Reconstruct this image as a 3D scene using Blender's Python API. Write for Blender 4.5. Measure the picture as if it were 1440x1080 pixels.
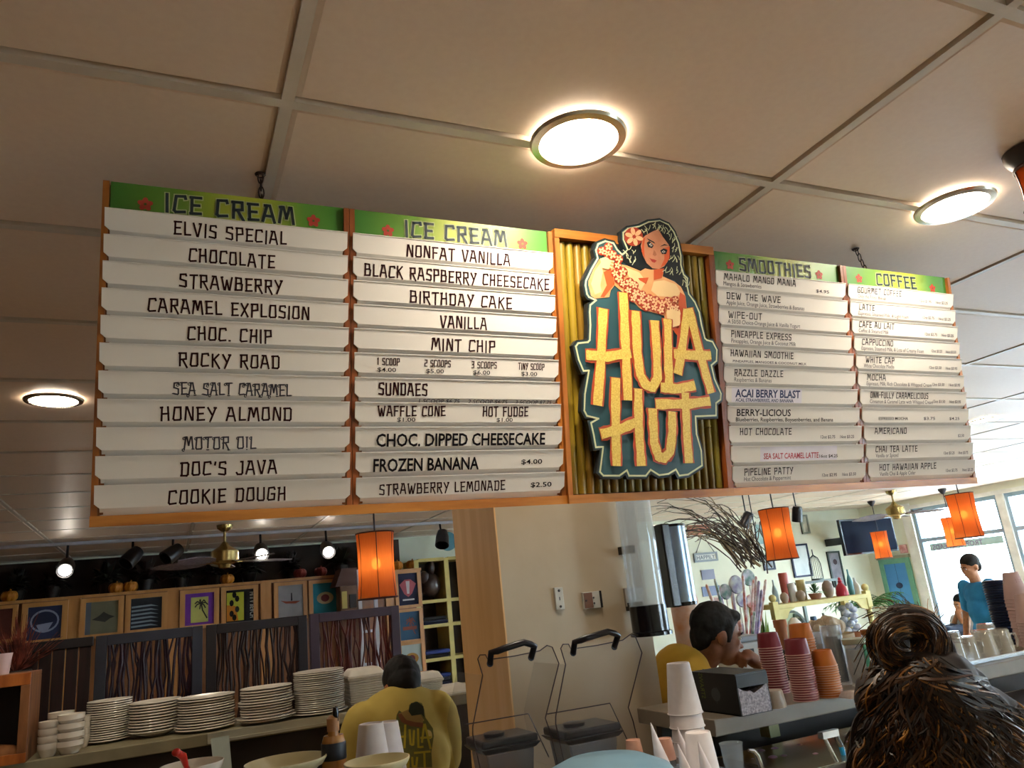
import bpy, bmesh, math, random
from mathutils import Vector, Matrix, geometry, noise
random.seed(7)
for o in list(bpy.data.objects): bpy.data.objects.remove(o)
SC = bpy.context.scene
COL = SC.collection
PI = math.pi
CZ = 1.5            # camera height
HC = 2.465          # ceiling height
# ---------------------------------------------------------------- camera
RM = ((0.91257763, 0.02108898, 0.40835932), (-0.39644213, 0.29029812, 0.87095387), (-0.10017841, -0.95670385, 0.27328013))
cd = bpy.data.cameras.new('camera'); cam = bpy.data.objects.new('camera', cd); COL.objects.link(cam)
cd.sensor_width = 36; cd.lens = 1065/1440*36; cd.clip_start = .02; cd.clip_end = 200
m = Matrix.Identity(4)
for i in range(3):
    m[i][0] = RM[i][0]; m[i][1] = -RM[i][1]; m[i][2] = -RM[i][2]
m[0][3] = 0; m[1][3] = 0; m[2][3] = CZ
cam.matrix_world = m
SC.camera = cam
# ---------------------------------------------------------------- colour management, world
SC.view_settings.view_transform = 'Standard'; SC.view_settings.look = 'None'
SC.view_settings.gamma = 1; SC.view_settings.use_curve_mapping = False
SC.view_settings.exposure = -0.08
W = bpy.data.worlds.new('sky'); SC.world = W; W.use_nodes = True
wn = W.node_tree; bg = wn.nodes['Background']
bg.inputs[0].default_value = (0.66, 0.85, 1.0, 1); bg.inputs[1].default_value = 25.0
def lin(h):
    h = h.lstrip('#'); r = [int(h[i:i+2], 16)/255 for i in (0, 2, 4)]
    return tuple(c/12.92 if c <= .04045 else ((c+.055)/1.055)**2.4 for c in r)
def portal(y0, y1, z0, z1, x):
    l = bpy.data.lights.new('window_portal', 'AREA'); l.shape = 'RECTANGLE'; l.size = y1-y0; l.size_y = z1-z0
    l.cycles.is_portal = True
    o = bpy.data.objects.new('window_portal', l); COL.objects.link(o)
    o.location = (x, (y0+y1)/2, (z0+z1)/2); o.rotation_euler = (PI/2, 0, PI/2)
portal(1.6, 9.2, .12, 2.35, 11.62)
pf = bpy.data.lights.new('window_portal', 'AREA'); pf.shape = 'RECTANGLE'; pf.size = 3.0; pf.size_y = 1.7; pf.cycles.is_portal = True
po = bpy.data.objects.new('window_portal', pf); COL.objects.link(po); po.location = (7.5, -3.2, 1.45); po.rotation_euler = (PI/2, 0, PI)
# ---------------------------------------------------------------- materials
MATS = {}
def M(name, c, c2=None, scale=8, rough=.6, metal=0, bump=0, emit=None, es=1, alpha=1, trans=0, stretch=(1, 1, 1), spec=.5, detail=3, coat=0, ior=1.45):
    if name in MATS: return MATS[name]
    mt = bpy.data.materials.new(name); mt.use_nodes = True
    n = mt.node_tree; b = n.nodes['Principled BSDF']
    c = lin(c) if isinstance(c, str) else c
    if c2 is None: c2 = tuple(min(1, x*.86) for x in c)
    elif isinstance(c2, str): c2 = lin(c2)
    tc = n.nodes.new('ShaderNodeTexCoord'); mp = n.nodes.new('ShaderNodeMapping'); nz = n.nodes.new('ShaderNodeTexNoise')
    mp.inputs['Scale'].default_value = stretch; nz.inputs['Scale'].default_value = scale; nz.inputs['Detail'].default_value = detail
    n.links.new(tc.outputs['Object'], mp.inputs[0]); n.links.new(mp.outputs[0], nz.inputs['Vector'])
    rp = n.nodes.new('ShaderNodeValToRGB'); rp.color_ramp.elements[0].position = .35; rp.color_ramp.elements[1].position = .65
    rp.color_ramp.elements[0].color = (*c2, 1); rp.color_ramp.elements[1].color = (*c, 1)
    n.links.new(nz.outputs['Fac'], rp.inputs[0]); n.links.new(rp.outputs[0], b.inputs['Base Color'])
    b.inputs['Roughness'].default_value = rough; b.inputs['Metallic'].default_value = metal
    b.inputs['Specular IOR Level'].default_value = spec; b.inputs['IOR'].default_value = ior
    if trans: b.inputs['Transmission Weight'].default_value = trans
    if alpha < 1: b.inputs['Alpha'].default_value = alpha
    if coat: b.inputs['Coat Weight'].default_value = coat
    if bump:
        bp_ = n.nodes.new('ShaderNodeBump'); bp_.inputs['Strength'].default_value = bump; bp_.inputs['Distance'].default_value = .004
        n.links.new(nz.outputs['Fac'], bp_.inputs['Height']); n.links.new(bp_.outputs[0], b.inputs['Normal'])
    if emit:
        b.inputs['Emission Color'].default_value = (*(lin(emit) if isinstance(emit, str) else emit), 1); b.inputs['Emission Strength'].default_value = es
    MATS[name] = mt; return mt
# ---------------------------------------------------------------- geometry helpers
def ordn(i, n):     # rank from the top
    k = n-i; w = ['', 'topmost', 'second', 'third', 'fourth', 'fifth', 'sixth', 'seventh', 'eighth', 'ninth', 'tenth', 'eleventh', 'twelfth', 'thirteenth', 'fourteenth', 'fifteenth', 'sixteenth', 'seventeenth', 'eighteenth', 'nineteenth', 'twentieth', '21st', '22nd', '23rd', '24th', '25th', '26th', '27th']
    return 'lowest' if i == 0 and n > 2 else w[k]+('' if k == 1 else ' from top')
class MB:
    def __init__(s): s.v = []; s.f = []; s.mi = []; s.cur = 0
    def add(s, vs, fs):
        k = len(s.v); s.v += [tuple(p) for p in vs]; s.f += [tuple(i+k for i in f) for f in fs]; s.mi += [s.cur]*len(fs); return s
    def box(s, x0, x1, y0, y1, z0, z1):
        v = [(x0, y0, z0), (x1, y0, z0), (x1, y1, z0), (x0, y1, z0), (x0, y0, z1), (x1, y0, z1), (x1, y1, z1), (x0, y1, z1)]
        return s.add(v, [(0, 3, 2, 1), (4, 5, 6, 7), (0, 1, 5, 4), (1, 2, 6, 5), (2, 3, 7, 6), (3, 0, 4, 7)])
    def hexa(s, v): return s.add(v, [(0, 3, 2, 1), (4, 5, 6, 7), (0, 1, 5, 4), (1, 2, 6, 5), (2, 3, 7, 6), (3, 0, 4, 7)])
    def tube(s, pts, r, n=8, cap=True):
        pts = [Vector(p) for p in pts]; rs = r if isinstance(r, (list, tuple)) else [r]*len(pts)
        k = len(pts); ring = []; prev = None
        for i, p in enumerate(pts):
            d = (pts[min(i+1, k-1)]-pts[max(i-1, 0)]).normalized()
            if prev is None:
                a = Vector((0, 0, 1)) if abs(d.z) < .9 else Vector((1, 0, 0)); u = d.cross(a).normalized()
            else: u = (prev-d*prev.dot(d)).normalized()
            prev = u; w = d.cross(u)
            ring += [p+(u*math.cos(2*PI*j/n)+w*math.sin(2*PI*j/n))*rs[i] for j in range(n)]
        fs = [(i*n+j, i*n+(j+1) % n, (i+1)*n+(j+1) % n, (i+1)*n+j) for i in range(k-1) for j in range(n)]
        if cap: fs += [tuple(range(n-1, -1, -1)), tuple(range((k-1)*n, k*n))]
        return s.add(ring, fs)
    def lathe(s, prof, c=(0, 0, 0), n=24, sx=1, sy=1, rot=None):
        vs = []; c = Vector(c)
        for r, z in prof:
            for j in range(n):
                p = Vector((r*sx*math.cos(2*PI*j/n), r*sy*math.sin(2*PI*j/n), z))
                if rot is not None: p = rot @ p
                vs.append(p+c)
        k = len(prof)
        fs = [(i*n+j, i*n+(j+1) % n, (i+1)*n+(j+1) % n, (i+1)*n+j) for i in range(k-1) for j in range(n)]
        return s.add(vs, fs)
    def sphere(s, c, r, n=14, m_=9, rot=None):
        r = r if isinstance(r, (list, tuple)) else (r, r, r)
        prof = [(max(math.sin(PI*i/m_), 1e-6), -math.cos(PI*i/m_)) for i in range(m_+1)]
        vs = []; c = Vector(c)
        for a, z in prof:
            for j in range(n):
                p = Vector((a*r[0]*math.cos(2*PI*j/n), a*r[1]*math.sin(2*PI*j/n), z*r[2]))
                if rot is not None: p = rot @ p
                vs.append(p+c)
        return s.add(vs, [(i*n+j, i*n+(j+1) % n, (i+1)*n+(j+1) % n, (i+1)*n+j) for i in range(m_) for j in range(n)])
    def prism(s, poly, fn, d0, d1):          # poly 2D -> fn(x, y, depth)
        n = len(poly); a = [fn(x, y, d0) for x, y in poly]; b = [fn(x, y, d1) for x, y in poly]
        tri = geometry.tessellate_polygon([[Vector((x, y, 0)) for x, y in poly]])
        fs = [tuple(t) for t in tri]+[tuple(i+n for i in reversed(t)) for t in tri]+[(i, (i+1) % n, n+(i+1) % n, n+i) for i in range(n)]
        return s.add(a+b, fs)
    def build(s, name, mats, parent=None, smooth=False, loc=None, bevel=0):
        me = bpy.data.meshes.new(name)
        vs = s.v
        if loc is not None: vs = [(x-loc[0], y-loc[1], z-loc[2]) for x, y, z in vs]
        me.from_pydata(vs, [], s.f); me.validate()
        mats = mats if isinstance(mats, (list, tuple)) else [mats]
        for q in mats: me.materials.append(q)
        if len(me.polygons) == len(s.mi) and len(mats) > 1: me.polygons.foreach_set('material_index', s.mi)
        bm = bmesh.new(); bm.from_mesh(me); bmesh.ops.recalc_face_normals(bm, faces=bm.faces); bm.to_mesh(me); bm.free()
        o = bpy.data.objects.new(name, me); COL.objects.link(o)
        if loc is not None and parent is None: o.location = loc
        if smooth:
            me.polygons.foreach_set('use_smooth', [True]*len(me.polygons))
            md = o.modifiers.new('es', 'EDGE_SPLIT'); md.split_angle = math.radians(40)
        if bevel:
            md = o.modifiers.new('bev', 'BEVEL'); md.width = bevel; md.segments = 2; md.limit_method = 'ANGLE'
        if parent is not None: o.parent = parent
        return o
def tag(o, label=None, cat=None, group=None, kind=None):
    if label: o['label'] = label
    if cat: o['category'] = cat
    if group: o['group'] = group
    if kind: o['kind'] = kind
    return o
def thing(name, label, cat, loc=(0, 0, 0), group=None, rz=0):
    o = bpy.data.objects.new(name, None); COL.objects.link(o); o.location = loc; o.rotation_euler = (0, 0, rz); o.empty_display_size = .05
    return tag(o, label, cat, group)
def kids(o): return [c for c in bpy.data.objects if c.parent == o]
def dup(root, loc=None, label=None, parent=None, group=None):
    r = root.copy(); COL.objects.link(r); r.parent = parent
    if loc is not None: r.location = loc
    if label: r['label'] = label
    if group: r['group'] = group
    for ch in kids(root): dup(ch, parent=r)
    return r
def ray(px, py):
    a, b, c = px-720, py-540, 1065
    return Vector([r[0]*a+r[1]*b+r[2]*c for r in RM])
def at(px, py, X=None, Y=None, Z=None):      # a photo measurement put at a known real plane
    v = ray(px, py)
    k = X/v.x if X is not None else (Y/v.y if Y is not None else (Z-CZ)/v.z)
    v = v*k; v.z += CZ; return v
def rz_m(a): return Matrix.Rotation(a, 3, 'Z')
# ---------------------------------------------------------------- stroke lettering
G = {
'A': (.72, [[(0, 0), (.26, 1), (.42, 1), (.70, -.04)], [(.10, .34), (.60, .34)], [(.12, 1), (.3, 1)]]),
'B': (.66, [[(.06, 0), (.06, 1.02)], [(0, 1), (.5, .98), (.54, .58), (.06, .52)], [(.5, .55), (.62, .48), (.58, .03), (0, 0)]]),
'C': (.62, [[(.62, .86), (.58, 1), (.1, .96), (.03, .1), (.12, 0), (.6, .05)]]),
'D': (.66, [[(.1, 0), (.1, 1)], [(0, .97), (.52, 1), (.62, .88), (.6, .1), (.5, 0), (.04, .02)]]),
'E': (.60, [[(.10, 0), (.08, 1)], [(0, .98), (.58, 1)], [(.1, .5), (.5, .52)], [(.04, 0), (.6, .03)]]),
'F': (.58, [[(.08, 0), (.08, 1)], [(0, .98), (.58, 1)], [(.1, .52), (.48, .52)]]),
'G': (.66, [[(.62, .84), (.56, 1), (.1, .96), (.03, .1), (.12, 0), (.6, .03), (.62, .48), (.34, .48)]]),
'H': (.66, [[(.06, -.03), (.1, .98)], [(0, .97), (.14, .99)], [(.6, 0), (.56, 1.02)], [(.1, .48), (.6, .52)]]),
'I': (.16, [[(.08, -.08), (.08, .98)]]),
'J': (.56, [[(.5, 1), (.5, .1), (.42, 0), (.1, 0), (0, .14)], [(.34, 1), (.5, 1)]]),
'K': (.66, [[(.08, 0), (.08, 1)], [(.6, 1), (.1, .5)], [(.22, .58), (.66, -.1)]]),
'L': (.54, [[(.06, 1), (.08, 0), (.54, .02)]]),
'M': (.86, [[(0, 0), (.14, 1), (.24, 1), (.43, .3), (.62, 1), (.72, 1), (.86, -.02)], [(.04, .98), (.16, 1)]]),
'N': (.68, [[(.05, 0), (.1, 1), (.18, 1), (.56, 0), (.64, 0), (.62, 1)]]),
'O': (.64, [[(.1, .98), (.03, .1), (.12, 0), (.54, .02), (.61, .12), (.56, 1), (.1, .98)]]),
'P': (.62, [[(.08, -.06), (.08, 1)], [(0, .98), (.56, 1), (.6, .52), (.08, .46)]]),
'Q': (.64, [[(.1, .98), (.03, .1), (.12, 0), (.54, .02), (.61, .12), (.56, 1), (.1, .98)], [(.4, .25), (.66, -.15)]]),
'R': (.66, [[(.08, 0), (.08, 1)], [(0, .98), (.56, 1), (.58, .54), (.08, .48)], [(.3, .48), (.66, -.12)]]),
'S': (.60, [[(.56, .88), (.52, 1), (.08, .96), (.05, .58), (.54, .46), (.55, .06), (.46, 0), (0, .06)]]),
'T': (.62, [[(0, .97), (.62, 1)], [(.33, .98), (.31, -.08)]]),
'U': (.64, [[(.04, 1), (.05, .1), (.14, 0), (.54, 0), (.6, .1), (.58, 1)]]),
'V': (.66, [[(0, 1), (.3, -.02), (.38, -.02), (.64, 1)], [(.5, 1), (.66, 1)]]),
'W': (.94, [[(0, 1), (.22, 0), (.3, 0), (.46, .76), (.64, 0), (.72, 0), (.92, 1)], [(-.04, .98), (.08, 1)]]),
'X': (.64, [[(0, 1), (.62, -.04)], [(.6, 1), (.02, 0)]]),
'Y': (.64, [[(0, 1), (.32, .48)], [(.62, 1), (.2, -.08)], [(.5, 1), (.66, 1)]]),
'Z': (.62, [[(.02, .97), (.58, 1), (.04, .02), (.62, 0)]]),
'.': (.14, [[(.03, .0), (.11, .0)]]), "'": (.14, [[(.08, 1), (.05, .8)]]), '-': (.4, [[(.04, .48), (.36, .54)]]),
'$': (.60, [[(.56, .8), (.1, .84), (.05, .58), (.54, .44), (.52, .14), (0, .16)], [(.3, 1.02), (.3, -.04)]]),
'0': (.6, [[(.08, 1), (.04, 0), (.54, 0), (.56, 1), (.08, 1)]]), '1': (.26, [[(0, .84), (.14, 1), (.14, 0)]]),
'2': (.6, [[(.02, 1), (.55, 1), (.55, .54), (.04, .46), (.02, 0), (.58, 0)]]), '3': (.6, [[(.02, 1), (.55, 1), (.5, .52), (.15, .52), (.5, .52), (.56, 0), (0, 0)]]),
'4': (.6, [[(.46, 0), (.46, 1), (.02, .34), (.6, .34)]]), '5': (.6, [[(.56, 1), (.06, 1), (.04, .56), (.54, .54), (.55, 0), (0, 0)]]),
'6': (.6, [[(.54, 1), (.08, .96), (.04, 0), (.54, 0), (.54, .52), (.05, .52)]]), '7': (.56, [[(0, 1), (.56, 1), (.2, 0)]]),
'8': (.6, [[(.06, 1), (.54, 1), (.56, 0), (.04, 0), (.06, 1)], [(.05, .52), (.55, .52)]]), '9': (.6, [[(.54, .5), (.06, .5), (.06, 1), (.54, 1), (.54, 0), (.05, 0)]]),
'/': (.4, [[(0, 0), (.4, 1)]]), ',': (.14, [[(.1, .06), (.02, -.12)]]),
}
def strokes(text, jit=.03):
    x = 0; out = []; rr = random.Random(len(text)*31+ord(text[0]))
    for ch in text:
        if ch == ' ': x += .62; continue
        w, ss = G[ch]; dy = rr.uniform(-jit, jit); sh = rr.uniform(-jit, jit)
        for s in ss: out.append([(x+px+sh*py, py+dy) for px, py in s])
        x += w+.27
    return out, x-.27
def ribbon(mb, pts, w, fn, d, seg=1):
    n = len(pts)
    for i in range(n-1):
        a = Vector(pts[i]); b = Vector(pts[i+1]); t = b-a
        if t.length < 1e-7: continue
        t.normalize(); q = Vector((-t.y, t.x))*w/2; a2 = a-t*w*.42; b2 = b+t*w*.42; m_ = 1 if seg == 1 or (b2-a2).length < w*2 else seg; vs = []
        for j in range(m_+1): c_ = a2.lerp(b2, j/m_); vs += [fn(*(c_-q), d), fn(*(c_+q), d)]
        mb.add(vs, [(2*j, 2*j+2, 2*j+3, 2*j+1) for j in range(m_)])
def tiki_text(mb, text, x0, x1, y, h, fn, d=.0006, w=.12, jit=.03):
    ss, wd = strokes(text, jit); k = (x1-x0)/wd
    for s in ss: ribbon(mb, [(x0+px*k, y+py*h) for px, py in s], w*h, fn, d, 4)
def font_text(mb, text, x0, x1, y, h, fn, d=.0006, bold=0, mirror=False, shear=0):
    cu = bpy.data.curves.new('tmp', 'FONT'); cu.body = text; cu.resolution_u = 2; cu.offset = bold; cu.shear = shear
    ob = bpy.data.objects.new('tmp', cu); COL.objects.link(ob)
    me = bpy.data.meshes.new_from_object(ob.evaluated_get(bpy.context.evaluated_depsgraph_get()))
    bpy.data.objects.remove(ob); bpy.data.curves.remove(cu)
    if not me.vertices: return
    xs = [v.co.x for v in me.vertices]; a, b = min(xs), max(xs)
    def u(t):
        t = (t-a)/(b-a); return x0+(x1-x0)*((1-t) if mirror else t)
    mb.add([fn(u(v.co.x), y+v.co.y/.7*h, d) for v in me.vertices], [tuple(p.vertices) for p in me.polygons])
    bpy.data.meshes.remove(me)
def disc_pts(cx, cy, rx, ry=None, n=16, a0=0, ang=0):
    ry = ry or rx
    return [(cx+rx*math.cos(t)*math.cos(ang)-ry*math.sin(t)*math.sin(ang), cy+rx*math.cos(t)*math.sin(ang)+ry*math.sin(t)*math.cos(ang)) for t in [a0+2*PI*i/n for i in range(n)]]
def flat(mb, poly, fn, d):
    tri = geometry.tessellate_polygon([[Vector((x, y, 0)) for x, y in poly]])
    mb.add([fn(x, y, d) for x, y in poly], [tuple(t) for t in tri])
# ================================================================ the room
m_tile = M('ceiling_tile_vinyl', '#ead5c0', '#e7d1bc', scale=60, rough=.42, bump=.02)
m_grid = M('ceiling_grid_metal', '#d8cdbd', rough=.35)
m_wall = M('wall_paint_cream', '#e6e8d4', '#e0e2cc', scale=3, rough=.75)
m_walldk = M('wall_paint_brown', '#6e4322', '#5f3a1e', scale=3, rough=.7)
m_floor = M('floor_tile', '#c4ad92', '#b39c80', scale=4, rough=.5)
XL, XR, YF, YB = -4.2, 11.45, -3.0, 10.2
fl = MB(); fl.box(XL-.2, XR+.2, YF-.2, YB+.2, -.1, 0); tag(fl.build('floor', m_floor), kind='structure')
ce = MB(); ce.box(XL-.2, XR+.2, YF-.2, YB+.2, HC+.03, HC+.12); ceil = tag(ce.build('ceiling', M('ceiling_deck', '#5a5048')), kind='structure')
xs = [-4.2, -3.46, -2.24, -1.03, .19, 1.41, 2.66, 3.88, 5.1, 6.32, 7.54, 8.76, 9.98, 11.45]
ys = [YF+.0, -2.45]+[-1.84+.627*i for i in range(20)]; ys = [y for y in ys if y < YB-.1]+[YB]
gb = MB()
for x in xs[1:-1]: gb.box(x-.012, x+.012, YF, YB, HC-.001, HC+.03)
for y in ys[1:-1]: gb.box(XL, XR, y-.012, y+.012, HC-.0012, HC+.03)
gb.box(XL, XL+.02, YF, YB, HC-.001, HC+.03); gb.box(XR-.02, XR, YF, YB, HC-.001, HC+.03)
tag(gb.build('grid_bar', m_grid, ceil), kind='stuff')
tiles = {}
for i in range(len(xs)-1):
    for j in range(len(ys)-1):
        w = xs[i+1]-xs[i]; d = ys[j+1]-ys[j]; key = (round(w, 2), round(d, 2))
        if key not in tiles:
            t = MB(); g = .012
            a, b = w/2-g, d/2-g; c, e = a-.012, b-.012
            t.add([(-a, -b, .006), (a, -b, .006), (a, b, .006), (-a, b, .006), (-c, -e, -.003), (c, -e, -.003), (c, e, -.003), (-c, e, -.003), (-a, -b, .02), (a, -b, .02), (a, b, .02), (-a, b, .02)],
                  [(7, 6, 5, 4), (0, 1, 5, 4), (1, 2, 6, 5), (2, 3, 7, 6), (3, 0, 4, 7), (0, 1, 9, 8), (1, 2, 10, 9), (2, 3, 11, 10), (3, 0, 8, 11), (8, 9, 10, 11)])
            o = t.build('ceiling_tile', m_tile, ceil); tiles[key] = o
        else:
            o = tiles[key].copy(); COL.objects.link(o)
        o.location = ((xs[i]+xs[i+1])/2, (ys[j]+ys[j+1])/2, HC+.006)
def wall(name, b, mt): return tag(MB().box(*b).build(name, mt), kind='structure')
wall('wall_back', (XL-.15, XR+.15, YB, YB+.15, 0, HC+.03), m_wall)
wall('wall_left', (XL-.15, XL, YF, YB, 0, HC+.03), m_walldk)
wf = MB(); wx0, wx1 = 6.0, 9.0
wf.box(XL-.15, wx0, YF-.15, YF, 0, HC+.03); wf.box(wx1, XR+.15, YF-.15, YF, 0, HC+.03); wf.box(wx0, wx1, YF-.15, YF, 0, .6); wf.box(wx0, wx1, YF-.15, YF, 2.3, HC+.03); tag(wf.build('wall_front', m_wall), kind='structure')
def added_win_front(k, a, b):
    w = thing('window_%d' % k, None, None); w['kind'] = 'structure'; mt = M('window_frame_grey', '#9db4c4', rough=.4, metal=.2)
    for bb in ((a, a+.05, .6, 2.3), (b-.05, b, .6, 2.3), (a+.05, b-.05, .6, .66), (a+.05, b-.05, 2.24, 2.3)): MB().box(bb[0], bb[1], YF-.11, YF-.05, bb[2], bb[3]).build('window_frame', mt, w)
    MB().box(a+.05, b-.05, YF-.083, YF-.077, .66, 2.24).build('pane', M('window_glass', '#ffffff', '#ffffff', rough=.0, trans=1, ior=1.01, spec=.1), w)
for i_ in range(2): added_win_front(5+i_, 6.0+1.5*i_, 7.5+1.5*i_)  # unseen windows, added to bring in daylight from behind the camera
# right wall with windows: openings measured on the wall plane
wr = MB(); y_o0, y_o1, zt = 1.6, 9.12, 2.30
wr.box(XR, XR+.18, y_o1, YB, 0, HC+.03); wr.box(XR, XR+.18, YF, y_o0, 0, HC+.03)
wr.box(XR, XR+.18, y_o0, y_o1, zt, HC+.03); wr.box(XR, XR+.18, y_o0, y_o1, 0, .12)
tag(wr.build('wall_right', m_wall), kind='structure')
m_alu = M('window_frame_grey', '#9db4c4', rough=.4, metal=.2); m_wtrim = M('window_trim_white', '#eef0ea', rough=.5)
m_glass = M('window_glass', '#ffffff', '#ffffff', rough=.0, trans=1, ior=1.01, spec=.1)
tr = MB(); tr.box(XR-.03, XR+.02, 9.12, 9.30, 0, 2.40); tag(tr.build('trim_1', m_wtrim), kind='structure')
tr = MB(); tr.box(XR-.03, XR+.0, 1.5, 9.12, 2.30, 2.36); tag(tr.build('trim_2', m_wtrim), kind='structure')
bays = [(7.62, 9.12), (5.6, 7.5), (3.6, 5.5), (1.6, 3.5)]
for k, (a, b) in enumerate(bays):
    w = thing('window_%d' % (k+1), None, None); w['kind'] = 'structure'
    f = MB(); t = .05
    for (p, q, r, s_) in ((a, a+t, .12, 2.30), (b-t, b, .12, 2.30), (a+t, b-t, .12, .2), (a+t, b-t, 2.24, 2.30), (a+t, b-t, 1.74, 1.80)):
        f.box(XR+.03, XR+.13, p, q, r, s_)
    f.build('window_frame', m_alu, w)
    if k: pass
    MB().box(XR+.075, XR+.081, a+t, b-t, 1.80, 2.24).build('pane', m_glass, w); MB().box(XR+.075, XR+.081, a+t, b-t, .2, 1.74).build('pane', m_glass, w)
    if k < 3:
        p = MB(); p.box(XR+.0, XR+.15, bays[k+1][1], a, .12, 2.30); tag(p.build('trim_%d' % (k+3), m_wtrim), kind='structure')
# sign band on the glass of the first bay: mirrored lettering seen from inside
bd = MB(); bd.box(XR+.066, XR+.070, 7.72, 8.98, 1.585, 1.70)
band = tag(bd.build('window_decal', M('decal_pale_mint', '#bfe0dd', rough=.6)), 'pale mint band with mirrored lettering across the door window top', 'sign')
lt = MB(); font_text(lt, 'TROPICAL READS', 8.05, 8.93, 1.60, .075, lambda u, v, d: (XR+.066-d, u, v), d=.001, bold=.01)
lt.build('lettering', M('decal_ink_rose', '#8f7fa6', rough=.6), band)
# things outside: pavement, facade, car
m_out = M('pavement_outside', '#d8d2c8', rough=.8)
tag(MB().box(XR+.2, 40, -12, 22, -.12, -.02).build('pavement', m_out), kind='structure')
yf_ = at(1413, 745, X=16.5).y
tag(MB().box(16.5, 17.0, yf_-6, yf_, 0, 2.3).build('wall_outside', M('grey_blue_facade', '#8f9bb0', rough=.8)), kind='structure')
# pillar under the menu board
m_pil = M('pillar_plaster', '#c9b89e', '#c2b094', scale=5, rough=.35, spec=.4); m_pilw = M('pillar_maple', '#f0c48a', '#e6b676', scale=3, rough=.35, stretch=(6, 6, .6))
PX0, PX1, PX2 = .832*2.6/2.3, .970*2.6/2.3, 1.505*2.6/2.3; PYB = at(642, 800, X=PX1-.006).y
p = MB(); p.box(PX1, PX2, 2.6, PYB, 0, HC); pil = tag(p.build('wall_pillar', m_pil), kind='structure')
q = MB(); q.box(PX1-.006, PX1, 2.6, PYB, 0, HC); q.build('maple_corner', m_pilw, pil)
# ---------------------------------------------------------------- lamps in the ceiling
LENS = {}
def lens_mat(w, col): return M('lamp_lens_%d' % int(w*10), '#ffffff', emit=col, es=w/(PI*.0232))
m_ring = M('trim_ring_silver', '#c8c2b4', rough=.25, metal=.8)
spots = [(.81, 1.25, 12, 'round recessed ceiling light above the menu board, nearest the camera'),
         (2.05, 1.25, 9, 'round recessed ceiling light above the coffee end of the menu board'),
         (-.44, 3.43, 8, 'round recessed ceiling light left of the menu board'),
         (-2.9, 1.25, 6, 'added unseen ceiling fill light far left, outside the picture'), (-.44, -1.3, 7, 'added unseen ceiling fill light behind the camera on the left'), (2.05, -1.3, 8, 'added unseen ceiling fill light behind the camera on the right'),  # lamps outside the view, added as general fill
         (5.7, .6, 8, 'added unseen ceiling fill light outside the picture to the right'), (5.7, 3.7, 6, 'recessed ceiling light hidden behind the coffee panel'), (1.25, 2.02, 6, 'added unseen ceiling light brightening the pillar, hidden behind the menu board'), (.3, 3.9, 5, 'added unseen ceiling light brightening the plate shelf'), (2.7, 4.4, 6, 'recessed ceiling light hidden behind the menu board middle'), (.3, 6.2, 4, 'recessed ceiling light hidden behind the left ice cream panel'), (5.7, 6.8, 5, 'recessed ceiling light hidden behind the smoothies panel')]  # first is added fill; pillar and plate shelf lamps added to brighten them
for k, (x, y, pw, lb) in enumerate(spots):
    t = thing('ceiling_light', lb, 'ceiling light', (x, y, HC), group='recessed ceiling lights')
    r = MB(); r.lathe([(.084, -.004), (.088, -.010), (.105, -.008), (.109, -.001)], n=40); r.build('trim_ring', m_ring, t, smooth=True)
    d = MB(); d.lathe([(.0, -.005), (.087, -.005)], n=40); d.build('lens', lens_mat(pw, (1, .86, .68)), t)
# ================================================================ menu board
B0 = at(366, 283, Y=1.52); TH = math.atan2(.141045736, .990003); BU = Vector((1, 0, 0)); BV = Vector((0, -math.sin(TH), math.cos(TH))); BN = Vector((0, -math.cos(TH), -math.sin(TH)))
B0.x = 0
def bf(u, v, d=0): return B0+BU*u+BV*v+BN*d            # v: 0 at top edge, negative downwards; d towards the guests
def buv(px, py):
    r = ray(px, py); c = Vector((0, 0, CZ)); k = (B0-c).dot(BN)/r.dot(BN); p = c+r*k-B0
    return p.dot(BU), p.dot(BV)
board = thing('menu_board', 'long wooden menu board with white letter slats and a cutout emblem, hung from the ceiling', 'menu board', bf(1.1, -.335))
L0 = bf(1.1, -.335)
mw = M('frame_wood_orange', '#b9722c', '#8c4f1d', scale=2.2, rough=.38, stretch=(14, 14, 2.0), detail=6, bump=.05)
mwd = M('holder_wood_dark', '#94571f', '#6e3c14', scale=2.2, rough=.45, stretch=(14, 14, 2.0), detail=6)
mwd2 = M('frame_wood_reddish', '#9a5424', '#6b3617', scale=2.2, rough=.4, stretch=(14, 14, 2.0), detail=6)
mwh = M('frame_wood_orange_rail', '#c58238', '#96581f', scale=2.2, rough=.38, stretch=(2, 14, 14), detail=6, bump=.05)
m_slat = M('slat_white_plastic', '#f1ede6', '#ece7df', scale=2, rough=.6, spec=.3)
m_back = M('board_back_dark', '#4a2c16', rough=.7); m_ink = M('ink_maroon', '#33191c', rough=.9, spec=.1); m_ink2 = M('ink_black', '#1d1a20', rough=.9, spec=.1); m_inkg = M('ink_grey', '#4c4450', rough=.9, spec=.1)
m_curl = M('ink_slate', '#3c3b48', rough=.6); m_blue = M('ink_blue', '#2a3566', rough=.6); m_pink = M('ink_rose', '#c04a5c', rough=.6); m_org = M('ink_dark', '#2b2224')
def brd(mb, name, mat, par=None, **k): 
    o = mb.build(name, mat, par if par is not None else board, loc=L0 if (par is None or par == board) else None, **k)
    if par is None or par == board: o.location = (0, 0, 0)
    else: pass
    return o
def onboard(mb, name, mat, par, **k):     # child of the empty or of a part whose origin is the empty's origin
    o = mb.build(name, mat, par, loc=L0, **k); o.location = (0, 0, 0); return o
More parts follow.
